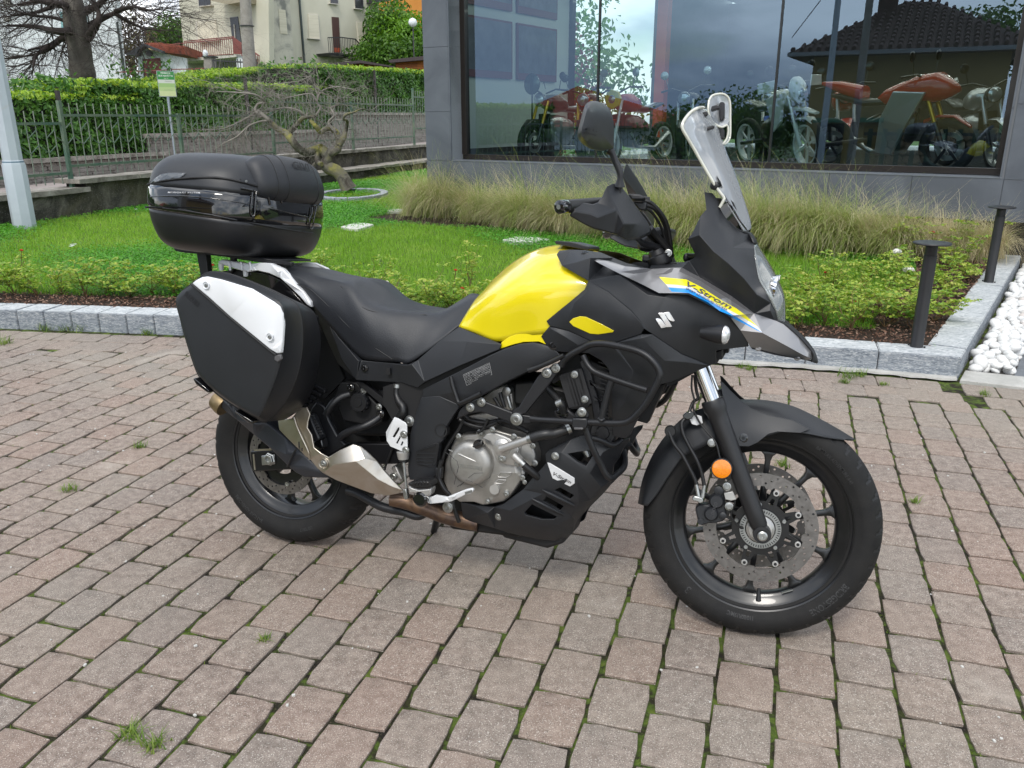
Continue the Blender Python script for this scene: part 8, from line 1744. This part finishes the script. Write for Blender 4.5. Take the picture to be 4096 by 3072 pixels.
mb=MB();rod(mb,'Z8',(1380,262,.150),.0,.0,[(.030,.02),(.030,.003),(.028,0),(.014,0),(.013,-.003),(.004,-.003)],n=40)
kn=mb.build('preload_knob',PB,bike,angle=35)
c=P('Z8',1380,262,.150)
for k in range(14):
 a=2*math.pi*k/14;MB().tube([c+Vector((.030*math.cos(a),.003,.030*math.sin(a))),c+Vector((.030*math.cos(a),.018,.030*math.sin(a)))],.0032,8).build('knob_lobe',PB,kn,angle=40)
for i in range(5):
 a=(905-i*18+0,62+i*52);b=(1080-i*42,158+i*36)
 MB().bar(P('Z8',910-i*20,64+i*48,.155),P('Z8',1078-i*44,160+i*32,.155),.016,.012).build('reservoir_fin',PB,bike,bevel=.003)
tube('overflow_hose','ZC',[(1118,232,.16),(1112,320,.165),(1140,400,.17),(1178,450,.175),(1180,510,.178),(1150,550,.175),(1120,590,.17)],[.010,.009,.0125,.0125,.0125,.012,.012],HOS,bike)
MB().tube([P('ZC',1118,222,.162),P('ZC',1116,258,.163)],.0115,14).build('hose_clamp',STL,bike,angle=40)
prism('battery_tray','ZC',[(980,260),(1340,250),(1330,500),(1200,560),(1000,400)],.05,.12,DKM,bike,bevel=.006)
mb=MB();rod(mb,'ZC',(1040,300,.135),.0,.0,[(.026,.04),(.026,.02),(.022,.015),(.022,.006),(.018,0)],n=26);mb.build('breather_cap',HOS,bike,angle=30)
sl_=[[(1125,668),(1142,662),(1140,690),(1092,768),(1070,762)],[(1145,752),(1158,760),(1122,832),(1105,826)],[(1170,804),(1184,812),(1170,848),(1150,850)]]
hg_=panel('heel_guard','ZC',[(1090,558,.196),(1130,572,.200),(1205,618,.202),(1218,640,.202),(1226,912,.202),(1195,918,.202),(1050,858,.200),(1012,800,.197),(1004,712,.192)],SVP,bike,inner=[(1060,640,.204)],th=.004,holes=sl_,mirror=True,bevel=.0008)
for x,y in((1180,738),(1200,898)):bolt('guard_screw','ZC',(x,y,.210),.0085,STL,hg_)
MB().tube([P('ZC',1180,912,.200),P('ZC',1182,985,.200)],[.020,.016],18).build('brake_cylinder',ENL,bike,angle=35)
MB().tube([P('ZC',1182,980,.200),P('ZC',1183,1012,.200)],.0135,14).build('cylinder_boot',HOS,bike,angle=35)
MB().tube([P('ZC',1184,1010,.200),P('ZC',1214,1280,.200)],.0040,10).build('brake_rod',STL,bike,angle=35)
prism('rod_clevis','ZC',[(1186,1290),(1224,1285),(1232,1330),(1240,1390),(1206,1398),(1190,1360)],.194,.210,STL,bike,bevel=.003)
tube('speed_cable','ZC',[(1070,880,.15),(1040,960,.15),(1000,1060,.15),(985,1085,.15)],[.0035,.0035,.0035,.0075],HOS,bike)
bolt('pivot_nut','ZC',(1238,600,.175),.0125,STL,bike)
prism('linkage_arm','ZC',[(1085,1060),(1130,1030),(1160,1090),(1200,1180),(1180,1200),(1120,1120)],.08,.12,ENL,bike,bevel=.004)
bolt('linkage_bolt','ZC',(1075,1172,.13),.010,STL,bike)
# swingarm
prism('swingarm','Z8',[(385,722),(398,706),(560,704),(900,690),(1300,640),(1860,640),(1860,830),(1600,836),(1200,860),(720,888),(415,906),(398,880)],.105,.140,mat('swingarm_black',(.014,.014,.016),.35,metal=.4,coat=.3),bike,mirror=True,bevel=.005)
MB().bar(P('Z8',396,712,.143),P('Z8',560,706,.143),.003,.006).build('arm_edge',ALU,bike)
MB().bar(P('Z8',390,750,.143),P('Z8',404,900,.143),.003,.006).build('arm_edge',ALU,bike)
prism('axle_plate','Z8',[(466,764),(592,752),(594,846),(472,856)],.140,.146,STL,bike,bevel=.002)
mb=MB();rod(mb,'Z8',(520,806,.160),.0,.0,[(.0225,.013),(.0225,.010),(.0185,.008),(.0185,.001),(.0165,0),(.010,0),(.009,.008)],n=6);mb.build('axle_nut',STL,bike,angle=20)
tube('chain_guard','Z8',[(1100,1000,-.10),(1160,1015,-.10),(1240,1020,-.10)],.008,PB,bike)
# stand, foot peg, pedal
tube('centre_stand','ZC',[(620,1310,.10),(700,1332,.11),(800,1385,.12),(940,1462,.13),(1060,1500,.13),(1180,1522,.13),(1260,1550,.125),(1320,1566,.12),(1370,1555,.11),(1420,1520,.09)],.0145,PB,bike,n=16)
tube('side_stand','ZC',[(1560,1500,-.14),(1500,1700,-.21),(1450,1950,-.29)],[.013,.012,.012],PB,bike)
pr_=prism('foot_peg','ZC',[(1258,1216),(1300,1204),(1400,1190),(1480,1192),(1505,1230),(1500,1255),(1360,1262),(1270,1240)],.215,.262,HOS,bike,bevel=.005)
for i in range(6):
 t=i/6;MB().bar(P('ZC',1275+t*190,1212-t*14,.264),P('ZC',1305+t*190,1250-t*4,.264),.004,.003).build('peg_tread',RUB,pr_,bevel=.001)
prism('peg_bracket','ZC',[(1258,1240),(1300,1262),(1360,1280),(1495,1265),(1480,1345),(1440,1360),(1320,1322),(1270,1325)],.215,.250,ENL,bike,bevel=.005)
mb=MB();rod(mb,'ZC',(1344,1402,.255),.0,.0,[(.024,.04),(.024,.006),(.018,0)],n=20);mb.build('pedal_pivot',GB,bike,angle=30)
pd=panel('brake_pedal','ZA',[(300,1238,.222),(330,1235,.225),(440,1246,.240),(470,1232,.242),(560,1248,.246),(640,1214,.248),(700,1190,.250),(752,1178,.252),(766,1186,.252),(764,1200,.252),(742,1222,.250),(706,1228,.248),(650,1256,.246),(590,1282,.244),(510,1292,.242),(430,1300,.240),(410,1290,.238),(300,1280,.222)],SVP,bike,inner=[(560,1266,.249),(620,1240,.251)],th=.012,mirror=False,bevel=.002)
for i in range(7):
 x=704+i*8;MB().bar(P('ZA',x,1206-i*2.5,.254),P('ZA',x+4,1226-i*2.5,.254),.0022,.002).build('pedal_tooth',STL,pd)
tube('pedal_spring','ZC',[(1395,1368,.255),(1440,1380,.255),(1460,1440,.255)],.0022,STL,bike)
bolt('stand_bolt','ZA',(562,1330,.200),.0125,STL,bike,h=.012)
tube('brake_switch_cable','ZA',[(520,960,.19),(500,1040,.19),(500,1100,.19),(540,1180,.19),(590,1240,.185),(620,1340,.18),(655,1440,.17)],.0065,HOS,bike)
prism('brake_switch','ZA',[(478,1010),(528,1010),(525,1100),(480,1110)],.175,.195,PB,bike,bevel=.004)
# ================================================================== side pannier
def loft(name,loops,m,parent,n=4,cap=True,ang=35,bevel=0):
 """closed loops of equal count, smoothed round each loop"""
 R=[[Vector(p)for p in cr(l,n,closed=True)]for l in loops];k=len(R[0]);V=[p for r in R for p in r]
 F=[(i*k+j,i*k+(j+1)%k,(i+1)*k+(j+1)%k,(i+1)*k+j)for i in range(len(R)-1)for j in range(k)]
 if cap:F+=[tuple(range(k)),tuple((len(R)-1)*k+j for j in range(k))]
 me=mesh(V,F);bm=bmesh.new();bm.from_mesh(me);bmesh.ops.recalc_face_normals(bm,faces=bm.faces)
 bmesh.ops.triangulate(bm,faces=[f for f in bm.faces if len(f.verts)>4]);bm.to_mesh(me);bm.free()
 o=link(name,me,m,parent,angle=ang)
 if bevel:add_bevel(o,bevel)
 return o
pan=empty('side_pannier',label='black hard side pannier with white lid insert hung beside the seat',cat='pannier');pan.matrix_world=BIKE_M
OUT=[(138,425),(168,322),(300,228),(425,150),(600,164),(840,240),(1080,345),(1196,412),(1236,520),(1226,750),(1204,980),(1150,1180),(1064,1400),(1000,1540),(940,1560),(700,1424),(520,1290),(396,1172),(330,1060),(214,700)]
SEAM=[(160,440),(180,330),(330,200),(470,106),(640,110),(870,185),(1120,295),(1340,405),(1406,530),(1428,750),(1408,1000),(1350,1220),(1240,1440),(1090,1600),(985,1612),(740,1466),(560,1340),(420,1210),(345,1090),(232,740)]
INN=[(400,470),(420,380),(520,270),(640,200),(800,190),(1040,240),(1280,350),(1530,480),(1598,600),(1632,800),(1612,1050),(1560,1270),(1460,1460),(1290,1590),(1180,1600),(940,1510),(760,1400),(620,1280),(540,1160),(440,860)]
def lp(pts,d,inset=0):
 cx=sum(p[0]for p in pts)/len(pts);cy=sum(p[1]for p in pts)/len(pts)
 return[P('Z2',cx+(x-cx)*(1-inset),cy+(y-cy)*(1-inset),d)for x,y in pts]
def mixl(a,b,t):return[(x0+(x1-x0)*t,y0+(y1-y0)*t)for(x0,y0),(x1,y1)in zip(a,b)]
DO,DS,DI=.468,.385,.250
loft('inner_shell',[lp(SEAM,DS-.004,.012),lp(mixl(SEAM,INN,.08),DS-.012),lp(mixl(SEAM,INN,.5),(DS+DI)/2),lp(mixl(SEAM,INN,.92),DI+.012),lp(INN,DI,.03)],PB,pan)
lid=loft('outer_shell',[lp(OUT,DO,.06),lp(OUT,DO-.001,.03),lp(mixl(OUT,SEAM,.04),DO-.005),lp(mixl(OUT,SEAM,.14),DO-.018),lp(mixl(OUT,SEAM,.60),DS+.030),lp(mixl(OUT,SEAM,.90),DS+.010),lp(SEAM,DS+.004),lp(SEAM,DS,.008)],PG,pan,ang=30)
ins=panel('lid_insert','Z2',[(300,214,DO+.003),(340,180,DO+.003),(400,150,DO+.003),(450,144,DO+.003),(600,176,DO+.003),(900,268,DO+.003),(1130,398,DO+.003),(1195,448,DO+.003),(1226,520,DO+.001),(1232,640,DO+.001),(1222,800,DO+.001),(1210,926,DO+.001),(1166,930,DO+.003),(1100,890,DO+.003),(700,562,DO+.003),(480,368,DO+.003)],WHP,pan,inner=[(420,200,DO+.009),(900,330,DO+.009),(1150,480,DO+.009),(1170,860,DO+.009),(700,500,DO+.009)],th=.012,mirror=False,bevel=.003,ang=30)
tube('insert_groove','Z2',[(296,222,DO+.004),(480,380,DO+.004),(700,574,DO+.004),(1100,902,DO+.004),(1165,942,DO+.004)],.0035,DKM,pan)
prism('lid_latch','Z2',[(1155,945),(1214,938),(1224,985),(1185,1015),(1150,990)],DO-.004,DO+.006,DGD,pan,bevel=.002)
for x,y in((438,232),(1088,760)):
 mb=MB();rod(mb,'Z2',(x,y,DO+.011),.0,.0,[(.0115,.004),(.0115,.0),(.0095,.0),(.008,.003)],n=24);mb.build('screw_seat',WHP,ins,angle=30)
 bolt('insert_screw','Z2',(x,y+2,DO+.0125),.0042,STL,ins,h=.004)
text_q('pannier_lettering','SUZUKI','Z2',[(218,336),(352,460),(378,408),(240,288)],mat('pannier_letter',(.010,.010,.012),.6),pan,d=DO,off=.0016,bold=.012)
for pp in([(380,1175),(392,1165),(545,1290),(540,1318),(520,1310),(410,1230)],[(800,1492),(820,1500),(985,1600),(978,1632),(940,1620),(812,1520)]):
 prism('pannier_foot','Z2',pp,DS-.03,DS+.03,GB,pan,bevel=.003)
tube('shell_seal','Z2',[(x,y,DS+.001)for x,y in SEAM]+[(*SEAM[0],DS+.001)],.0035,DKM,pan)
prism('pannier_mount','Z2',[(1000,300),(1500,560),(1500,900),(1100,900)],.15,.26,DKM,pan,bevel=.004)
# ================================================================== top case
tcs=empty('top_case',label='black top case with glossy band and padded backrest on the rear rack',cat='top case');tcs.matrix_world=BIKE_M
# side levels: rear height, front height, size
TXC,TA,TB_,TN=-.238,.232,.278,3.0
TLV=[(1.003,.985,.60),(1.008,.989,.74),(1.026,1.004,.855),(1.055,1.028,.925),(1.095,1.062,.975),(1.135,1.098,1.0),(1.170,1.140,1.008),(1.206,1.184,.992),(1.240,1.222,.965),(1.268,1.252,.915),(1.292,1.277,.83),(1.308,1.295,.72),(1.318,1.306,.56),(1.3235,1.312,.36),(1.3245,1.314,.12)]
_fs=[l[2]for l in TLV]
def tz(i,X):
 t=(X-(TXC-TA))/(2*TA);return TLV[i][0]*(1-t)+TLV[i][1]*t
def tscale(X,Z):
 zs=[tz(i,X)for i in range(len(TLV))];return float(np.interp(Z,zs,_fs))
def tloop(i,k=96,ds=0.0,dz=0.0):
 out=[];s=TLV[i][2]+ds
 for j in range(k):
  a=2*math.pi*j/k;c,sn=math.cos(a),math.sin(a)
  x=TXC+TA*s*math.copysign(abs(c)**(2/TN),c)*(1.0 if c<0 else 1.0);y=TB_*s*math.copysign(abs(sn)**(2/TN),sn)
  out.append(Vector((x,y,tz(i,x)+dz)))
 return out
def case_hit(fr,x,y,off=0.0):
 u,v=nat(fr,x,y);o=BIKE_I@CAMP;r=(BIKE_I.to_3x3()@ray_w(u,v)).normalized();t=1.2
 while t<4:
  p=o+r*t
  if.99<p.z<1.33:
   s=tscale(p.x,p.z)
   if s>0 and(abs(p.x-TXC)/(TA*s))**TN+(abs(p.y)/(TB_*s))**TN<1:
    g=Vector((np.sign(p.x-TXC)*(abs(p.x-TXC)/(TA*s))**(TN-1)/TA,np.sign(p.y)*(abs(p.y)/(TB_*s))**(TN-1)/TB_,0)).normalized()
    return p+g*off
  t+=.002
 return o+r*2.6
def strip(name,i0,i1,m,parent,ds=0.0,th=.0,ang=35,sub=3,cap0=False,cap1=False,mfun=None,hs=0.0):
 Ls=[]
 lv=[i0+(i1-i0)*j/((i1-i0)*sub)for j in range((i1-i0)*sub+1)]
 base=[tloop(i,ds=ds)for i in range(len(TLV))]
 for q in lv:
  j=int(q);f=q-j
  if f<1e-6:Ls.append(base[j]);continue
  a,b,c,d=base[max(j-1,0)],base[j],base[j+1],base[min(j+2,len(TLV)-1)]
  Ls.append([.5*((2*B)+(C-A)*f+(2*A-5*B+4*C-D)*f*f+(3*B-A-3*C+D)*f**3)for A,B,C,D in zip(a,b,c,d)])
 k=len(Ls[0]);V=[p for l in Ls for p in l]
 F=[(i*k+j,i*k+(j+1)%k,(i+1)*k+(j+1)%k,(i+1)*k+j)for i in range(len(Ls)-1)for j in range(k)]
 if cap0:F.append(tuple(range(k-1,-1,-1)))
 if cap1:F.append(tuple((len(Ls)-1)*k+j for j in range(k)))
 o=link(name,mesh(V,F),m,parent,angle=ang)
 if not(cap0 and cap1):s=o.modifiers.new('thick','SOLIDIFY');s.thickness=.004;s.offset=-1
 return o
strip('case_bottom',0,5,PB,tcs,cap0=True)
band=strip('case_band',5,7,GB,tcs,ds=.006)
strip('case_seal',7,8,DKM,tcs,ds=-.012)
lidc=strip('case_lid',7,14,PG,tcs,ds=.0,cap1=True,ang=50)
# raised gloss line and slanted gloss plate
def on(pts,off):return[case_hit('Z1',x,y,off)for x,y in pts]
MB().tube(on([(130,628),(300,622),(500,622),(700,636),(900,660),(1080,688),(1240,722),(1500,770),(1800,840),(1900,868)],.004),.0022,8).build('band_ridge',GB,band,angle=50)
MB().tube(on([(100,495),(250,455),(420,432),(600,418),(850,415),(1000,436),(1110,462),(1250,500),(1400,545),(1600,600),(1800,655),(1960,695)],.004),.0035,8).build('lid_seal',DKM,lidc,angle=50)
MB().tube(on([(60,742),(250,752),(500,778),(800,830),(1000,872),(1300,932),(1500,972),(1750,1010),(1900,1030)],.004),.0028,8).build('band_edge',PB,band,angle=50)
go_=[(128,476),(180,425),(240,380),(330,364),(430,362),(522,366),(490,392),(455,414),(425,426),(330,436),(220,456)]
gi_=[(x,y)for x in range(150,520,24)for y in range(370,470,14)if inpoly(x,y,go_)]
V2,T2=tri2d([go_],gi_)
link('lid_plate',mesh([case_hit('Z1',v[0],v[1],.004)for v in V2],T2),mat('gloss_grey',(.10,.105,.11),.10,coat=1.0,metal=.5),lidc,smooth=True)
def quad_text(name,s,q,off,m,parent,bold=.015):
 me=text_mesh(s,0,bold,1.1);xs=[v.co.x for v in me.vertices];ys=[v.co.y for v in me.vertices]
 for v in me.vertices:
  a=(v.co.x-min(xs))/(max(xs)-min(xs));b=(v.co.y-min(ys))/(max(ys)-min(ys))
  v.co=case_hit('Z1',(1-a)*(1-b)*q[0][0]+a*(1-b)*q[1][0]+a*b*q[2][0]+(1-a)*b*q[3][0],(1-a)*(1-b)*q[0][1]+a*(1-b)*q[1][1]+a*b*q[2][1]+(1-a)*b*q[3][1],off)
 me.materials.clear();return link(name,me,m,parent)
quad_text('case_lettering','MONOKEY SYSTEM',[(320,588),(672,592),(672,576),(320,570)],.004,mat('case_letter',(.62,.63,.65),.4),band)
# hinges, latches
for pp in(((1110,430),(1180,442),(1350,495),(1345,512),(1230,492),(1115,462)),):
 a=on(pp,.008);b=on(pp,-.004);n=len(a)
 link('latch_cover',mesh(a+b,[tuple(range(n)),tuple(range(2*n-1,n-1,-1))]+[(i,(i+1)%n,n+(i+1)%n,n+i)for i in range(n)]),PB,lidc,angle=30)
for x0,y0,x1,y1 in((1262,560,1240,848),(1912,724,1875,982)):
 lt=MB().tube(on([(x0-18,y0),(x0+14,y0+4),(x0+6,y0+60),(x1+18,(y0+y1)/2+60),(x1+20,y1-60),(x1+12,y1-10),(x1-8,y1),(x1-26,y1-30),(x1-22,y1-120),(x0-34,y0+90),(x0-30,y0+20)],.008),.0028,8).build('latch',GB,tcs,angle=50)
MB().tube(on([(1110,532),(1160,540),(1230,556)],.007),.0045,8).build('hinge_pin',GB,tcs,angle=50)
for x,y in((1170,458),):MB().lathe([(.004,.0),(.004,.003)],case_hit('Z1',x,y,.008),Vector((0,-1,0)),10).build('hinge_screw',STL,tcs)
for a,b in(((1410,620),(1430,720)),((1545,640),(1560,700))):MB().tube(on([a,b],.005),.003,6).build('band_rib',GB,band)
# backrest pad
V=[];F=[];nu,nv=48,24
pc=Vector((-.045,0,1.240));tilt=Matrix.Rotation(rad(-22),3,"Y")
for i in range(nu+1):
 ty=-1+2*i/nu
 y=.178*math.copysign(1-(1-abs(ty))**1.6,ty)
 sc=(1-abs(ty)**3.2)**(1/2.2)if abs(ty)<1 else 0.0
 for j in range(nv):
  a=2*math.pi*j/nv;c,s_=math.cos(a),math.sin(a)
  x=.062*sc*math.copysign(abs(c)**.8,c);z=.080*sc*math.copysign(abs(s_)**.8,s_)
  V.append(pc+tilt@Vector((x-.02*(y/.178)**2,y,z)))
for i in range(nu):
 for j in range(nv):F.append((i*nv+j,i*nv+(j+1)%nv,(i+1)*nv+(j+1)%nv,(i+1)*nv+j))
pad=link('backrest_pad',mesh(V,F),VN,tcs,smooth=True)
def ring_at(ty,rr):
 y=.178*math.copysign(1-(1-abs(ty))**1.6,ty);sc=(1-abs(ty)**3.2)**(1/2.2);out=[]
 for j in range(25):
  a=2*math.pi*j/24;c,s_=math.cos(a),math.sin(a)
  out.append(pc+tilt@Vector((.0625*sc*math.copysign(abs(c)**.8,c)-.02*(y/.178)**2,y,.0805*sc*math.copysign(abs(s_)**.8,s_))))
 return out
for ty in(-.52,-.30,.36,.6):MB().tube(ring_at(ty,1),.0013,6,cap=False).build('pad_seam',HOS,pad,angle=60)
me=text_mesh('GIVI',0,.02);xs=[v.co.x for v in me.vertices];ys=[v.co.y for v in me.vertices]
for v in me.vertices:
 a=(v.co.x-min(xs))/(max(xs)-min(xs));b=(v.co.y-min(ys))/(max(ys)-min(ys))
 yy=-.035+.09*a;zz=-.012+.026*b;v.co=pc+tilt@Vector((.0635*(1-(abs(zz)/.08)**2.2)**.5,yy,zz+.03))
me.materials.clear();link('pad_lettering',me,mat('pad_letter',(.016,.016,.018),.6),pad)
